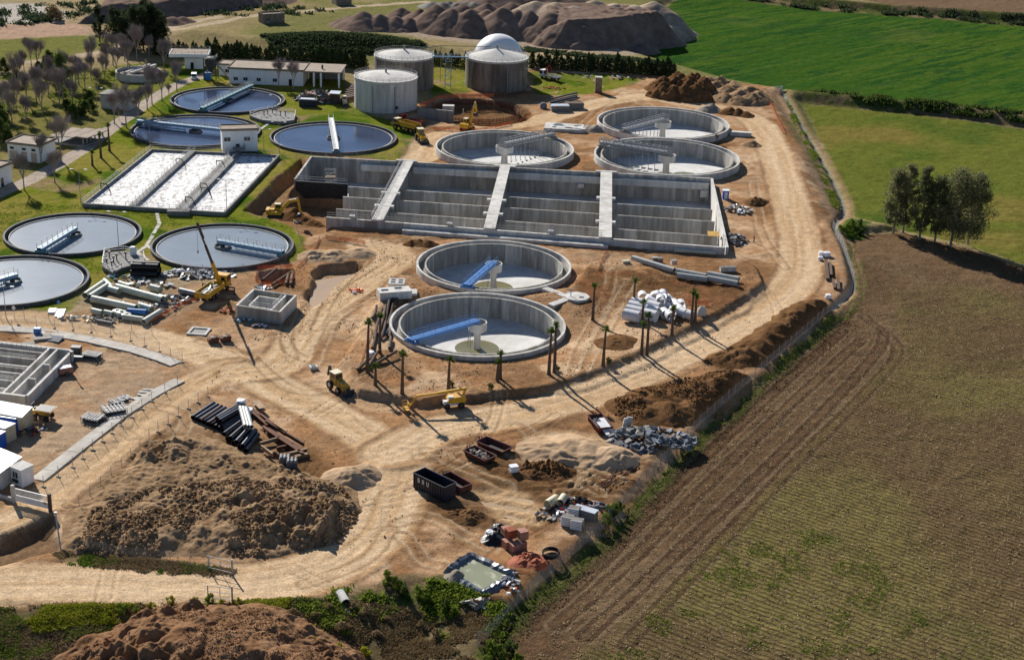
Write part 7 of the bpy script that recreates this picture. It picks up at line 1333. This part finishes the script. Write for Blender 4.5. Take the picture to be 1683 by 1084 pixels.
# ================================================================ RUBBLE, PALLETS, BRICKS near the fence
pile('rubble_pile', 'pile of broken grey blue concrete slabs against the boundary fence', 'rubble', ON(1068, 724), 7.5, 4.6, 1.9, 190, 1.15, ['rubble_blue', 'rubble_blue', 'rubble_grey', 'rubble_blue', 'dark_steel', 'rubble_grey'], 31, .3, 'slab')
for a, b, lab in (((988, 694), (1010, 720), 'long white board leaning beside the orange red skip'), ((984, 700), (1004, 722), 'second white board flat beside the orange red skip')): p, q = ON(*a), ON(*b); tag(MB().bar((p.x, p.y, .8), (q.x, q.y, .35), .9, .08).build('board', 'white_plastic'), lab, 'board')
for k, (px, py) in enumerate(((1026, 704), (1033, 702))): p = ON(px, py); tag(MB().box((p.x, p.y, .9), (.5 + .4 * k, .3, 1.9), .2, 0, .15).build('upright_slab', 'concrete_new'), 'upright concrete slab stuck in the soil beside the rubble', 'slab', 'upright slabs')
p = ON(844, 774); t = thing('white_box', 'lone white box on the dark soil before the brush pile', 'box', p, .4); MB().box((0, 0, .45), (1.2, 1.0, .9)).build('body', 'white_plastic', t); MB().box((0, 0, .93), (1.3, 1.1, .08)).build('lid', 'white_plastic', t)
for k in range(8): a, b = ON(985 + rnd.uniform(-12, 12), 800 + rnd.uniform(-14, 10)), ON(1025 + rnd.uniform(-10, 25), 778 + rnd.uniform(-14, 14)); tag(MB().tube((a.x, a.y, .15 + a.z), (b.x, b.y, .2 + b.z), .06).build('rebar_rod', 'rust'), 'thin rusty rod strewn on the soil by the fence', 'rod', 'rusty rods by the fence')
# yard by the fence: pipes, coils, crates, bricks
pipe_px('pipe', 'short cream pipe at the tip of the pallet yard by the fence', (899, 836), (914, 829), .7, 'cream_paint'); pipe_px('pipe', 'upright leaning cream pipe beside the short one', (920, 835), (927, 825), .6, 'cream_paint')
scrap('jumble of grey sheet and stone pieces between crates by the fence', (928, 846), 4.2, 2.2, .9, 60, .65, ['rubble_grey', 'white_paint', 'rubble_blue', 'dark_steel'], 41); scrap('black bags and steel parts behind the red hose coils', (948, 828), 3.6, 1.6, .9, 34, .7, ['black_plastic', 'dark_steel', 'rubble_blue'], 42)
def coil(px, py, label, mat, r=.9, n=4, tilt=.15):
    p = ON(px, py); t = thing('hose_coil', label, 'coil', p, rnd.uniform(0, 3))
    for k in range(n): o = MB().lathe([(r + .07 * math.cos(q), .1 + .13 * k + .07 * math.sin(q)) for q in np.linspace(0, 6.28, 7)[:-1]], 22, closed=True).build('loop', mat, t, True); o.location = (rnd.uniform(-.05, .05), rnd.uniform(-.05, .05), 0); o.scale = (1, rnd.uniform(.8, 1), 1)
coil(930, 838, 'red hose coil next to the cream pipes', 'red_paint'); coil(946, 837, 'red hose coil close to the white crate', 'red_paint'); coil(966, 832, 'pink and white hose coil behind the grey steel box', 'brick_pink'); coil(976, 832, 'white hose coil at the fence behind the grey steel box', 'white_plastic', .8); coil(988, 834, 'grey hose coil touching the fence', 'rubble_blue', .75); coil(905, 912, 'large black hose coil lying alone by the fence', 'black_plastic', 1.3, 5)
p = ON(962, 850); t = thing('steel_box', 'long grey steel box standing by the fence', 'box', p, -.5); MB().box((0, 0, .7), (3.4, 1.3, 1.4)).build('body', 'steel_grey', t); MB().box((0, 0, 1.43), (3.5, 1.4, .08)).build('lid', 'sheet_roof', t)
for px, py, lab in ((943, 848, 'white slatted crate at the front of the pallet yard'), (948, 868, 'wire sided pallet cage at the end of the pallet yard'), (932, 862, 'open white frame crate beside the wire pallet cage')):
    p = ON(px, py); t = thing('pallet_crate', lab, 'crate', p, -.3)
    for q in range(6): MB().box((0, -.62, .2 + .25 * q), (1.7, .06, .17)).build('slat', 'white_plastic', t)
    for q in range(6): MB().box((.83, 0, .2 + .25 * q), (.06, 1.2, .17)).build('slat', 'rubble_grey', t)
    MB().box((0, 0, .8), (1.55, 1.1, 1.45)).build('contents', 'rubble_grey', t)
def brick_pallet(px, py, label, n, z0=0.0, mat='brick_pink', rz=.5):
    p = ON(px, py); t = thing('brick_pallet', label, 'bricks', (p.x, p.y, p.z + z0), rz); MB().box((0, 0, .07), (1.3, 1.3, .14)).build('pallet', 'wood', t); me = MB().box((0, 0, 0), (.62, .4, .27)).mesh('brick', mat)
    for k in range(n):
        for i in range(2):
            for j in range(3): put('brick', me, t, (-.32 + .64 * i + rnd.uniform(-.01, .01), -.42 + .42 * j, .29 + .29 * k))
for px, py, n, z0, mt, lab in ((834, 900, 4, 0, 'brick_pink', 'pallet of pink bricks under the orange ones, next to the black plastic heap'), (846, 906, 4, 0, 'brick_pink', 'pallet of pink bricks at the front of the brick store'), (856, 902, 4, 0, 'brick_pink', 'pallet of pink bricks below the capped stack'), (858, 898, 4, 1.35, 'brick_pink', 'upper capped pallet of pink bricks'), (838, 896, 4, 1.35, 'brick_red', 'upper pallet of orange bricks'), (832, 890, 3, 1.3, 'brick_pink', 'upper pallet of pale bricks behind the orange ones')): brick_pallet(px, py, lab, n, z0, mt)
heap_obj('plastic_heap', 'heap wrapped in black plastic sheeting beside the brick pallets', 'plastic heap', 'black_plastic', [(810, 885, 1.2, 1.9), (822, 872, 1.5, 1.7)], lump=(.5, .8), res=.15, seed=55); bag(805, 880, 'white sack on the black plastic heap', .8)
# lined pond
c_ = G(786, 946); t = thing('lined_pond', 'small washout pond of pale green slurry lined with crumpled grey plastic', 'pond', c_)
PW = [(742, 942), (758, 930), (775, 920), (805, 934), (834, 948), (812, 962), (792, 973), (766, 957)]; W_ = [G(*q, .05) - c_ for q in PW]; z0 = gz(c_.x, c_.y)
MB().prism([tuple(w[:2]) for w in W_], z0 + .1, z0 + .42).build('slurry', 'water_pond', t)
m = MB(); n = 60; rw_ = []
for k in range(n):
    q = k / n * 8; a, b = W_[int(q)], W_[(int(q) + 1) % 8]; p = a.lerp(b, q % 1); d = p.to_2d().normalized(); j = rnd.uniform(-.1, .1); hh = (1.0 if p.y > 0 else .5) + rnd.uniform(-.1, .12); rw_.append([p + Vector((*(d * (s_ + j)), 0)) for s_ in (-.5, .0, .55, 1.3)] + [hh])
for k in range(n):
    a, b = rw_[k], rw_[(k + 1) % n]
    za, zb = [z0 + .25, z0 + a[4] * .8, z0 + a[4], z0 - .1], [z0 + .25, z0 + b[4] * .8, z0 + b[4], z0 - .1]
    for i in range(3): m.add([(*a[i][:2], za[i]), (*b[i][:2], zb[i]), (*b[i + 1][:2], zb[i + 1]), (*a[i + 1][:2], za[i + 1])], [(0, 1, 2, 3)])
m.build('liner', 'liner', t, False); heap_obj('soil_heap', 'grey mud cone dumped into the lined pond', 'soil heap', 'sand_grey', [(752, 950, 1.2, 1.8)], lump=(.2, .8), res=.15, seed=56)
# muddy water in the pit and puddles
P_ = [tuple(p) for p in P_pondw]; tag(MB().prism(P_, -2.2, -1.25).build('muddy_pool', 'water_mud'), 'muddy brown pool at the bottom of the dug pit', 'pool')
for pts, lab in (([(785, 808), (830, 800), (868, 812), (890, 838), (868, 856), (838, 848), (810, 838), (792, 822)], 'wide shallow muddy puddle beside the dark container'), ([(868, 716), (900, 708), (930, 712), (920, 724), (885, 727)], 'shallow muddy puddle behind the terraced sand heap'), ([(632, 888), (650, 886), (652, 900), (636, 902)], 'small yellow puddle on the near road')):
    Q = GP(pts); cx_, cy_ = sum(q[0] for q in Q) / len(Q), sum(q[1] for q in Q) / len(Q); hz = float(np.median(lookup(np.array([q[0] for q in Q] + [cx_]), np.array([q[1] for q in Q] + [cy_])))); S = smooth_line([Vector(q) for q in Q + [Q[0]]], 4)[:-1]; tag(MB().prism([tuple(q)[:2] for q in S], hz - .4, hz - .02).build('puddle', 'water_mud'), lab, 'puddle')
# reactor end stores
for c, rx, ry, h, n, s_, mats, lab in (((1212, 345), 3.4, 3.2, .8, 60, .8, ['galvanised', 'white_paint', 'rubble_blue', 'steel_grey', 'wood'], 'scattered scaffold frames and panels at the reactor end'), ((1208, 395), 2.6, 4.2, 1.2, 90, .7, ['rubble_blue', 'wood', 'steel_grey', 'galvanised'], 'dense stacks of formwork props beside the reactor corner')): scrap(lab, c, rx, ry, h, n, s_, mats, int(c[0]), 'prop', .3, 'formwork_store', 'formwork', 2.6)
p = ON(1192, 327); t = thing('toilet_cabin', 'small white and blue cabin at the reactor end wall', 'cabin', p); MB().box((0, 0, 1.1), (1.4, 1.4, 2.2)).build('walls', 'blue_cabin', t); MB().box((0, 0, 2.25), (1.6, 1.6, .15)).build('roof', 'white_plastic', t); MB().box((0, -.72, 1.0), (.8, .05, 1.9)).build('door', 'white_plastic', t)
# timber and bags at the road bend
for k, (a, b, w) in enumerate((((1357, 430), (1360, 462), .7), ((1364, 434), (1366, 455), .5), ((1377, 462), (1378, 478), .6), ((1369, 464), (1372, 476), .5))): p, q = ON(*a), ON(*b); tag(MB().bar((p.x, p.y, p.z + .35), (q.x, q.y, p.z + .35), w, .5).build('timber_beam', 'dark_wood'), 'long dark timber beam on the roadside by the drain', 'timber', 'timber beams by the drain')
bag(1350, 420, 'white bulk bag by the timbers, next to two others', .9); bag(1359, 421, 'white bulk bag touching the timber ends', 1.0); bag(1348, 427, 'lower white bag in front of the bag pair at the timbers', .8); bag(1361, 490, 'lone white bag lying past the end of the timbers', .85)
# frames and pallets on the grey yard
def rack(px, py, label, L, W_, H_, rz, n=6):
    p = ON(px, py); t = thing('steel_rack', label, 'rack', p, rz); m = MB(); [m.bar((x_, y_, 0), (x_, y_, H_), .08, .08) for x_ in (-L / 2, L / 2) for y_ in (-W_ / 2, W_ / 2)]; [m.bar((-L / 2, y_, z_), (L / 2, y_, z_), .08, .08) for y_ in (-W_ / 2, W_ / 2) for z_ in (.15, H_)]; [m.bar((x_, -W_ / 2, z_), (x_, W_ / 2, z_), .08, .08) for x_ in (-L / 2, L / 2) for z_ in (.15, H_)]; m.build('frame', 'galvanised', t)
    for k in range(n): MB().box((-L / 2 + L * (k + .5) / n, 0, H_ * .95), (.12, W_, .1)).build('bar', 'galvanised', t)
    MB().box((0, 0, H_ * .45), (L * .9, W_ * .9, H_ * .5)).build('load', 'dark_steel', t)
rack(188, 678, 'bigger steel formwork rack on the grey yard by the pavement', 3.6, 2.6, 1.1, .5); rack(153, 692, 'smaller steel formwork rack nearer the cabins', 3.0, 2.2, 1.0, -.3); rack(196, 662, 'flat open steel rack behind the bigger rack', 3.2, 1.4, .8, .8, 3); rack(152, 588, 'dark stacked rack beyond the contact tank corner', 3.0, 1.8, .9, -.3, 8); rack(204, 655, 'small flat steel grate behind the racks', 1.7, 1.5, .25, .6)
for k, (px, py) in enumerate(((233, 650), (236, 645), (222, 655), (228, 656), (243, 641))): p = ON(px, py); tag(MB().box((p.x, p.y, p.z + .12), (1.6, .5, .2), rnd.uniform(-.6, .8)).build('plank', 'gravel_roof_pale'), 'pale plank lying loose beside the new pavement', 'plank', 'loose pale planks')
for k, (px, py, lab) in enumerate(((70, 556, 'stack of grey formwork boards with pale edges behind the contact tank'), (90, 559, 'tilted grey formwork boards beside the first stack'), (62, 549, 'small blue box at the pavement behind the contact tank'), (126, 582, 'dark crate at the back corner of the contact tank'), (126, 590, 'low pallet of grey parts at the corner of the contact tank'))):
    p = ON(px, py); t = thing('board_stack', lab, 'boards' if k < 2 else 'box', p, (.35, -.2, .1, 0, 0)[k]); d_ = ((3.2, 2.4, .12), (2.6, 2.0, .12), (1.2, 1.0, .4), (1.7, 1.2, .5), (2.4, .8, .2))[k]
    for q in range(3): MB().box((0, 0, d_[2] * (q + .5) + .02 * q), d_, rnd.uniform(-.05, .05), (.15 if k == 1 and q == 2 else 0)).build('board' if k < 2 else 'layer', ('rubble_grey', 'rubble_blue', 'blue_paint', 'dark_steel', 'steel_grey')[k], t)
scrap('small litter of offcuts at the cabins', (64, 705), 1.2, .8, .5, 8, .5, ['wood', 'white_paint', 'rubble_blue'], 61); scrap('dark drums and hoses in the shade of the cabins', (42, 712), 2.2, 1.6, .8, 22, .6, ['dark_steel', 'red_paint', 'black_plastic', 'rubble_blue'], 62)
p = ON(176, 688); coil(173, 692, 'small dark coil beside the steel racks', 'dark_steel', .5)
for px, py, lab in ((350, 562, 'dark steel bucket lying on the sand, square one of two'), (370, 560, 'rusty grab bucket standing on the sand'), (515, 605, 'small grey concrete block on the churned sand')): p = ON(px, py); t = thing('bucket_attachment' if px < 500 else 'concrete_block', lab, 'bucket' if px < 500 else 'block', p, .4); MB().profile([(-.9, 0), (.9, 0), (1.1, .9), (.6, 1.2), (-.2, .9), (-.9, .8)] if px < 500 else [(-.7, 0), (.7, 0), (.7, .5), (-.7, .5)], 1.3).build('shell', 'rust' if px < 500 else 'concrete_new', t); MB().box((0, 0, 1.0 if px < 500 else .52), (.8, .9, .1)).build('top_plate', 'dark_steel', t)
scrap('green and white sacks at the foot of the valve chamber', (400, 528), 1.8, 1.0, .5, 12, .6, ['teal_paint', 'white_plastic', 'rubble_grey'], 63); scrap('white sheets on the sand before the valve chamber', (428, 536), 1.4, .8, .4, 8, .8, ['white_plastic', 'rubble_blue'], 64); scrap('orange and white waste at the chamber corner', (376, 512), 1.6, 1.2, .9, 18, .6, ['rust', 'orange_plastic', 'white_plastic', 'rust'], 65); scrap('white steel grids lying behind the valve chamber', (432, 474), 1.6, .8, .2, 10, .9, ['white_paint', 'galvanised'], 66, elong=2.5); scrap('white board scraps in front of the small excavator', (492, 366), 1.8, .9, .3, 8, .9, ['white_paint', 'rubble_blue', 'wood'], 67)
# culvert under the near road
p = ON(562, 985); t = thing('culvert_outlet', 'round concrete culvert pipe poking out of the bank below the road', 'culvert', p, 0); MB().pipe((-.4, 1.2, .3), (.6, -.9, .1), .62, .1, 20).build('pipe', 'concrete_new', t, True); MB().bar((-.9, .4, -.2), (1.2, -2.6, -.5), .4, .7).build('wing_wall', 'concrete_old', t)
scrap('small heap of grey planks in the weeds below the pond', (782, 992), 1.6, .8, .4, 14, 1.0, ['rubble_grey', 'wood', 'gravel_roof_pale'], 68, elong=2.4)
scrap('pale litter and cloth scraps around the lined pond edge', (838, 958), 1.5, 3.4, .5, 24, .7, ['liner', 'rubble_blue', 'white_paint', 'orange_plastic'], 69)
scrap('white and grey litter on the grass beyond the rubber tracks, by the brick block', (1000, 128), 9, 1.6, .5, 14, .9, ['white_plastic', 'rubble_grey'], 70); scrap('orange broken bricks on the grass near the white crane truck', (912, 146), 3.6, 1.4, .6, 30, .6, ['orange_plastic', 'brick_red', 'wood'], 71)
# valve platforms of the old works
def platform(label, pts, h, posts):
    c = ON(*pts[0]); t = thing('valve_platform', label, 'platform', (c.x, c.y, 0)); P = [tuple((G(*q, h) - Vector((c.x, c.y, 0)))[:2]) for q in pts]; MB().prism(P, -.3, h).build('slab', 'concrete_old', t)
    L3 = [(*p, h) for p in P]; m = MB(); railing(m, L3 + [L3[0]], 1.0, 2.2, .035); m.build('railing', 'white_paint', t)
    for px, py in posts: q = G(px, py, h) - Vector((c.x, c.y, 0)); MB().tube((q.x, q.y, h), (q.x, q.y, h + 1.3), .12).box((q.x, q.y, h + 1.35), (.5, .5, .3)).build('valve', 'dark_steel', t)
platform('concrete valve platform with white rails between the blue water tanks', [(424, 184), (444, 180), (486, 186), (484, 197), (462, 200), (430, 197), (410, 190)], .9, ((440, 188), (448, 186), (461, 191), (469, 191), (434, 190)))
platform('concrete valve platform with dark valves between the grey water tanks', [(168, 438), (172, 415), (205, 412), (236, 420), (238, 430), (200, 440), (186, 448)], .9, ((180, 424), (187, 432), (176, 436), (184, 440), (207, 425), (192, 428)))
p = G(219, 418, .9); tag(MB().lathe([(.7, .9), (.7, 2.4), (.5, 2.6), (0, 2.6)], 14, (p.x, p.y)).build('white_tank', 'white_plastic', None, True), 'small white plastic tank on the valve platform', 'tank')
for pts, lab in (([(244, 428), (225, 415), (240, 405), (262, 368), (258, 350)], 'narrow stone path from the foam basin to the valve platform'), ([(242, 404), (262, 418)], 'short stone path branch to the grey water tank'), ([(426, 214), (446, 200)], 'narrow path from the white cube to the valve platform')):
    L = [ON(*q) for q in pts]; t = thing('garden_path', lab, 'path', L[0]); t['kind'] = 'structure'; del t['category']
    for i in range(len(L) - 1):
        n = max(1, int((L[i + 1] - L[i]).length / 1.6))
        for k in range(n): a, b = L[i].lerp(L[i + 1], k / n), L[i].lerp(L[i + 1], (k + .94) / n); wpart('stone', 'paving', lambda m: m.wall(a, b, .8 + rnd.uniform(-.1, .1), gz(a.x, a.y) - .1, gz(a.x, a.y) + .06), t)
# ================================================================ FENCES, LAMPS, GATES
def fence(name, label, pts, step, h, post='galvanised', mesh='wire_mesh', cat='fence', r=.045, foot=False, world=False, brace=False):
    L = [Vector((*p, gz(*p))) for p in pts] if world else [ON(*q) for q in pts]; t = thing(name, label, cat, L[0]); o = L[0]; P = []
    for i in range(len(L) - 1):
        n = max(1, round((L[i + 1] - L[i]).length / step))
        for k in range(n): P.append(L[i].lerp(L[i + 1], k / n))
    P.append(L[-1]); zs = lookup(np.array([p.x for p in P]), np.array([p.y for p in P])); P = [Vector((p.x, p.y, max(z, -4))) - o for p, z in zip(P, zs)]
    pm = MB().tube((0, 0, -.2), (0, 0, h + .08), r, r, 6).mesh('post', post); fm = MB().box((0, 0, .07), (.7, .24, .14)).mesh('foot', 'concrete_old')
    for i, p in enumerate(P):
        po = put('post', pm, t, p)
        if foot: put('foot', fm, po, (0, 0, 0), (0, 0, math.atan2((P[min(i + 1, len(P) - 1)] - P[max(i - 1, 0)]).y, (P[min(i + 1, len(P) - 1)] - P[max(i - 1, 0)]).x) + 1.57))
        if i < len(P) - 1:
            q = P[i + 1]; m = MB(); m.add([p + Vector((0, 0, .05)), q + Vector((0, 0, .05)), q + Vector((0, 0, h)), p + Vector((0, 0, h))], [(0, 1, 2, 3)]); m.build('mesh_panel', mesh, t)
    return t
fence('chain_link_fence', 'long wire mesh fence between the building site and the stubble field', [tuple(p) for p in fence_line], 3.0, 2.0, mesh='wire_mesh_dense', world=True)
fence('chain_link_fence', 'low wire fence between the rough heap and the near road', [(140, 905), (200, 914), (280, 924), (345, 934)], 3.2, 1.6)
fence('temporary_fence', 'mobile mesh fence with feet along the fresh pavement of the gate road', [(72, 800), (120, 768), (200, 700), (250, 660), (292, 632)], 3.3, 1.9, mesh='wire_mesh', foot=True)
fence('temporary_fence', 'mobile mesh fence with feet between the gate road and the rough heap', [(130, 832), (200, 770), (260, 710), (310, 672), (342, 652)], 3.3, 1.9, foot=True)
fence('temporary_fence', 'mobile mesh fence along the upper road beside the pipe yard', [(-20, 548), (60, 536), (150, 546), (215, 560), (262, 578), (300, 596)], 4.0, 1.9, foot=True)
fence('temporary_fence', 'mobile mesh fence along the pipe yard edge', [(0, 522), (80, 524), (150, 534), (250, 548)], 4.5, 1.9)
fence('wire_fence', 'thin wire fence around the lawn of the grey water tank', [(300, 448), (400, 445), (470, 428), (496, 405), (488, 380)], 3.6, 1.6)
fence('wire_fence', 'thin wire fence along the lawn edge by the dug trench', [(440, 262), (560, 262), (640, 262), (680, 240), (690, 215), (640, 196), (560, 186)], 4.0, 1.6)
fence('wire_fence', 'wire fence in front of the cypress hedge', [(560, 132), (700, 118), (770, 122), (870, 128), (1000, 136)], 5, 1.6)
for pts, lab, h in (([(690, 176), (720, 164), (760, 160), (812, 160)], 'orange safety net on the back edge of the rebar pit', 1.2), ([(712, 214), (790, 216), (838, 205), (862, 196), (872, 186)], 'orange safety net on the front edge of the rebar pit', 1.0), ([(535, 392), (560, 396), (600, 402)], 'orange safety net at the foot of the reactor wall', 1.0), ([(1090, 499), (1120, 499), (1164, 502)], 'orange safety net behind the white pipes', 1.0), ([(248, 532), (275, 515), (300, 502), (325, 492)], 'sagging orange net between pipe yard and road', .7), ([(420, 462), (424, 443), (480, 440), (482, 464), (430, 470), (420, 462)], 'orange net around the small square pit', .9), ([(984, 446), (990, 428), (998, 415)], 'crumpled orange net strip on the sand before the reactor', .8), ([(490, 440), (520, 408), (525, 392)], 'faded orange net leading from the pit to the reactor corner', .6), ([(768, 912), (800, 922), (840, 938), (870, 942)], 'crumpled orange net behind the lined pond', .35), ([(760, 970), (800, 985), (825, 982)], 'crumpled orange net in front of the lined pond', .35), ([(588, 615), (600, 575), (612, 545)], 'faded orange net beside the palm logs', .4), ([(1262, 160), (1275, 190), (1290, 220)], 'faded orange net on the crest of the site bank', .5), ([(1010, 463), (1120, 462), (1225, 478)], 'dull red net lying in front of the long grey pipes', .12)): fence('safety_net', lab, pts, 2.2, h, 'rust', 'orange_net', 'safety net', .025)
p = ON(585, 478); t = pile('orange_net_heap', 'crumpled orange net heap on the churned sand', 'safety net', p, 1.6, 1.1, .6, 16, .8, ['orange_plastic'], 91, .15, 'fold'); bag(582, 482, 'small white sack at the orange net heap', .45)
P2 = GP([(426, 447), (477, 443), (479, 461), (433, 466)]); MBp = MB(); MBp.prism(P2, -2.4, -1.85); tag(MBp.build('pit_lining', 'orange_plastic'), 'orange sheet on the floor of the small square pit', 'sheet')
# lamps
def lamp(px, py, label, h=9.0, arm=1.4, a=0.0):
    p = ON(px, py); t = thing('lamp_post', label, 'lamp post', p, a); MB().tube((0, 0, -.2), (0, 0, h), .09, .05, 8).build('pole', 'galvanised', t); MB().tube((0, 0, h), (arm, 0, h + .25), .045, .04, 6).tube((0, 0, h), (-arm, 0, h + .25), .045, .04, 6).build('arm', 'galvanised', t)
    for s in (-1, 1): MB().box((s * (arm + .25), 0, h + .25), (.7, .28, .14)).build('lamp_head', 'white_plastic', t)
for px, py, h, lab in ((196, 421, 9.5, 'tall double lamp post on the valve platform of the grey tanks'), (133, 335, 8, 'lamp post at the near corner of the foam basin beside the lawn'), (373, 352, 8, 'lamp post at the foam basin corner beside the trench'), (322, 442, 7.5, 'thin lamp post between the crane boom and the grey water tank'), (247, 243, 7, 'lamp post between the foam basin and the blue tank behind it'), (459, 251, 8, 'lamp post at the edge of the blue tank with the white bridge'), (160, 186, 7, 'lamp post among the bare trees beside the grey shed'), (434, 250, 6, 'lamp post right beside the white cube building'), (10, 522, 6, 'short lamp post at the sandy road edge below the grey water tank'), (455, 192, 6, 'lamp post on the valve platform of the blue tanks'), (854, 150, 7, 'lamp post before the digester in front of the dome')): lamp(px, py, lab, h)
for px, py in ((24, 523), (98, 264 + 250)): p = ON(px, py); t = thing('road_sign', 'round sign on a short post at the sandy road edge' if px < 50 else 'blue round sign on a short post by the white board', 'sign', p, R(-90)); MB().tube((0, 0, -.2), (0, 0, 2.2), .04).build('post', 'galvanised', t); MB().tube((.04, 0, 2.1), (.08, 0, 2.1), .35, .35, 16).build('disc', 'blue_paint' if px > 50 else 'white_paint', t)
# field gates by the near road, cable post
for a, b, lab in (((343, 936), (382, 945), 'white tube gate frame on the far side of the near road'), ((342, 985), (382, 990), 'thin tube gate frame on the near side of the near road')):
    p, q = ON(*a), ON(*b); t = thing('field_gate', lab, 'gate', p, math.atan2(q.y - p.y, q.x - p.x)); L = (q - p).length; MB().tube((0, 0, -.2), (0, 0, 2.2), .07).build('post', 'galvanised', t); MB().tube((L, 0, -.2), (L, 0, 2.4), .12).build('post', 'galvanised', t); m = MB(); [m.bar((0, 0, z), (L, 0, z), .06, .06) for z in (.4, 1.3, 2.1)]; m.bar((L / 2, 0, .4), (L / 2, 0, 2.1), .06, .06); m.build('gate_leaf', 'galvanised', t)
p = ON(100, 904); t = thing('leaning_pole', 'white leaning pole at the end of the gate wall', 'pole', p); q = G(88, 842, 1.0) - p; MB().tube((0, 0, -.2), (q.x * .5, q.y * .5, 3.4), .12, .1).build('shaft', 'gravel_roof_pale', t); MB().box((q.x * .5, q.y * .5, 3.45), (.35, .35, .1)).build('cap', 'steel_grey', t)
p = G(1276, 148, -.5); t = thing('field_bridge_gate', 'small white gate at the far end of the drain', 'gate', p, -.2); MB().box((0, 0, 1.0), (3.2, .1, .12)).box((0, 0, .5), (3.2, .08, .1)).build('rail', 'white_paint', t); MB().box((1.5, 0, .7), (.8, .15, 1.4)).build('panel', 'white_paint', t)
# ================================================================ CLODS AND STONES lying about
def clods(name, label, poly, n, smin, smax, mat, seed, surf=None, dens=-.1):
    PP = GP(poly); rs = np.random.RandomState(seed); P = np.array(PP); xs = rs.uniform(P[:, 0].min(), P[:, 0].max(), n * 4); ys = rs.uniform(P[:, 1].min(), P[:, 1].max(), n * 4)
    ok = (sd_poly(PP, xs, ys, 1) < 0) & (fbm(xs, ys, 5, 3, seed) > dens); xs, ys = xs[ok][:n], ys[ok][:n]; zs = lookup(xs, ys); k = zs > -5; xs, ys, zs = xs[k], ys[k], zs[k]
    if surf is not None:
        from mathutils.bvhtree import BVHTree
        me = surf.data; bv = BVHTree.FromPolygons([v.co[:] for v in me.vertices], [p.vertices[:] for p in me.polygons])
        for i in range(len(xs)):
            h = bv.ray_cast(Vector((xs[i], ys[i], 60)), Vector((0, 0, -1)))
            if h[0] is not None: zs[i] = max(zs[i], h[0].z)
    m = len(xs); s = smin * (smax / smin) ** (rs.uniform(0, 1, m) ** 2.2); base = np.array([(1, 0, 0), (-1, 0, 0), (0, 1, 0), (0, -1, 0), (0, 0, .75), (0, 0, -.75)])
    v = base[None] * rs.uniform(.6, 1.25, (m, 6, 1)); a = rs.uniform(0, 6.28, m); ca, sa = np.cos(a)[:, None], np.sin(a)[:, None]; v = np.stack([v[..., 0] * ca - v[..., 1] * sa, v[..., 0] * sa + v[..., 1] * ca, v[..., 2]], -1) * s[:, None, None]
    v += np.stack([xs, ys, zs + s * .35], 1)[:, None]; f = np.array([(0, 2, 4), (2, 1, 4), (1, 3, 4), (3, 0, 4), (2, 0, 5), (1, 2, 5), (3, 1, 5), (0, 3, 5)]); f = (f[None] + 6 * np.arange(m)[:, None, None]).reshape(-1, 3)
    me = fast_mesh(name, v.reshape(-1, 3), f); me.materials.append(M[mat]); o = bpy.data.objects.new(name, me); col.objects.link(o); o['kind'] = 'stuff'; o['label'] = label; o['category'] = 'clods'; return o
def heap_named(s): return [o for o in bpy.data.objects if s in o.get('label', '')][0]
bigheap = [(112, 900), (125, 850), (170, 790), (240, 728), (330, 712), (400, 740), (500, 775), (585, 800), (592, 845), (560, 892), (440, 918), (300, 916), (170, 916)]
clods('earth_clods', 'loose clods of earth on the huge rough heap', [(125, 905), (150, 850), (250, 815), (400, 800), (560, 800), (592, 845), (560, 892), (440, 918), (170, 916)], 7000, .06, .42, 'soil_brown', 1, heap_named('huge rough heap'))
clods('mulch_chips', 'coarse chips on the reddish mulch heap', [(60, 1084), (250, 1010), (420, 1010), (620, 1084), (620, 1160), (60, 1160)], 9000, .05, .16, 'mulch', 2, heap_named('reddish brown mulch heap'))
clods('earth_clods', 'loose clods on the dark earth mound by the rubble', [(1010, 690), (1010, 650), (1130, 620), (1215, 615), (1180, 660), (1120, 692)], 2500, .06, .3, 'soil_dark', 3, heap_named('broad dark earth mound'))
clods('stones', 'small stones and clods strewn over the building site', [(340, 600), (480, 560), (640, 420), (1000, 430), (1250, 470), (1340, 500), (1100, 730), (960, 870), (740, 930), (640, 940), (300, 930), (90, 920), (350, 690)], 3500, .05, .2, 'soil_brown', 4, None, .12)
clods('stones', 'pale stones and lumps around the palm ground and pit', [(400, 560), (500, 420), (700, 400), (960, 430), (1240, 450), (1200, 520), (980, 640), (600, 655), (540, 560)], 7000, .05, .2, 'soil_tan', 5, None, .02)
clods('earth_clods', 'clods turned up along the edge of the stubble field', [(1395, 500), (1420, 520), (1240, 690), (1110, 800), (900, 1010), (850, 1040), (990, 895), (1240, 650)], 9000, .05, .2, 'soil_dark', 6, None, -.2)
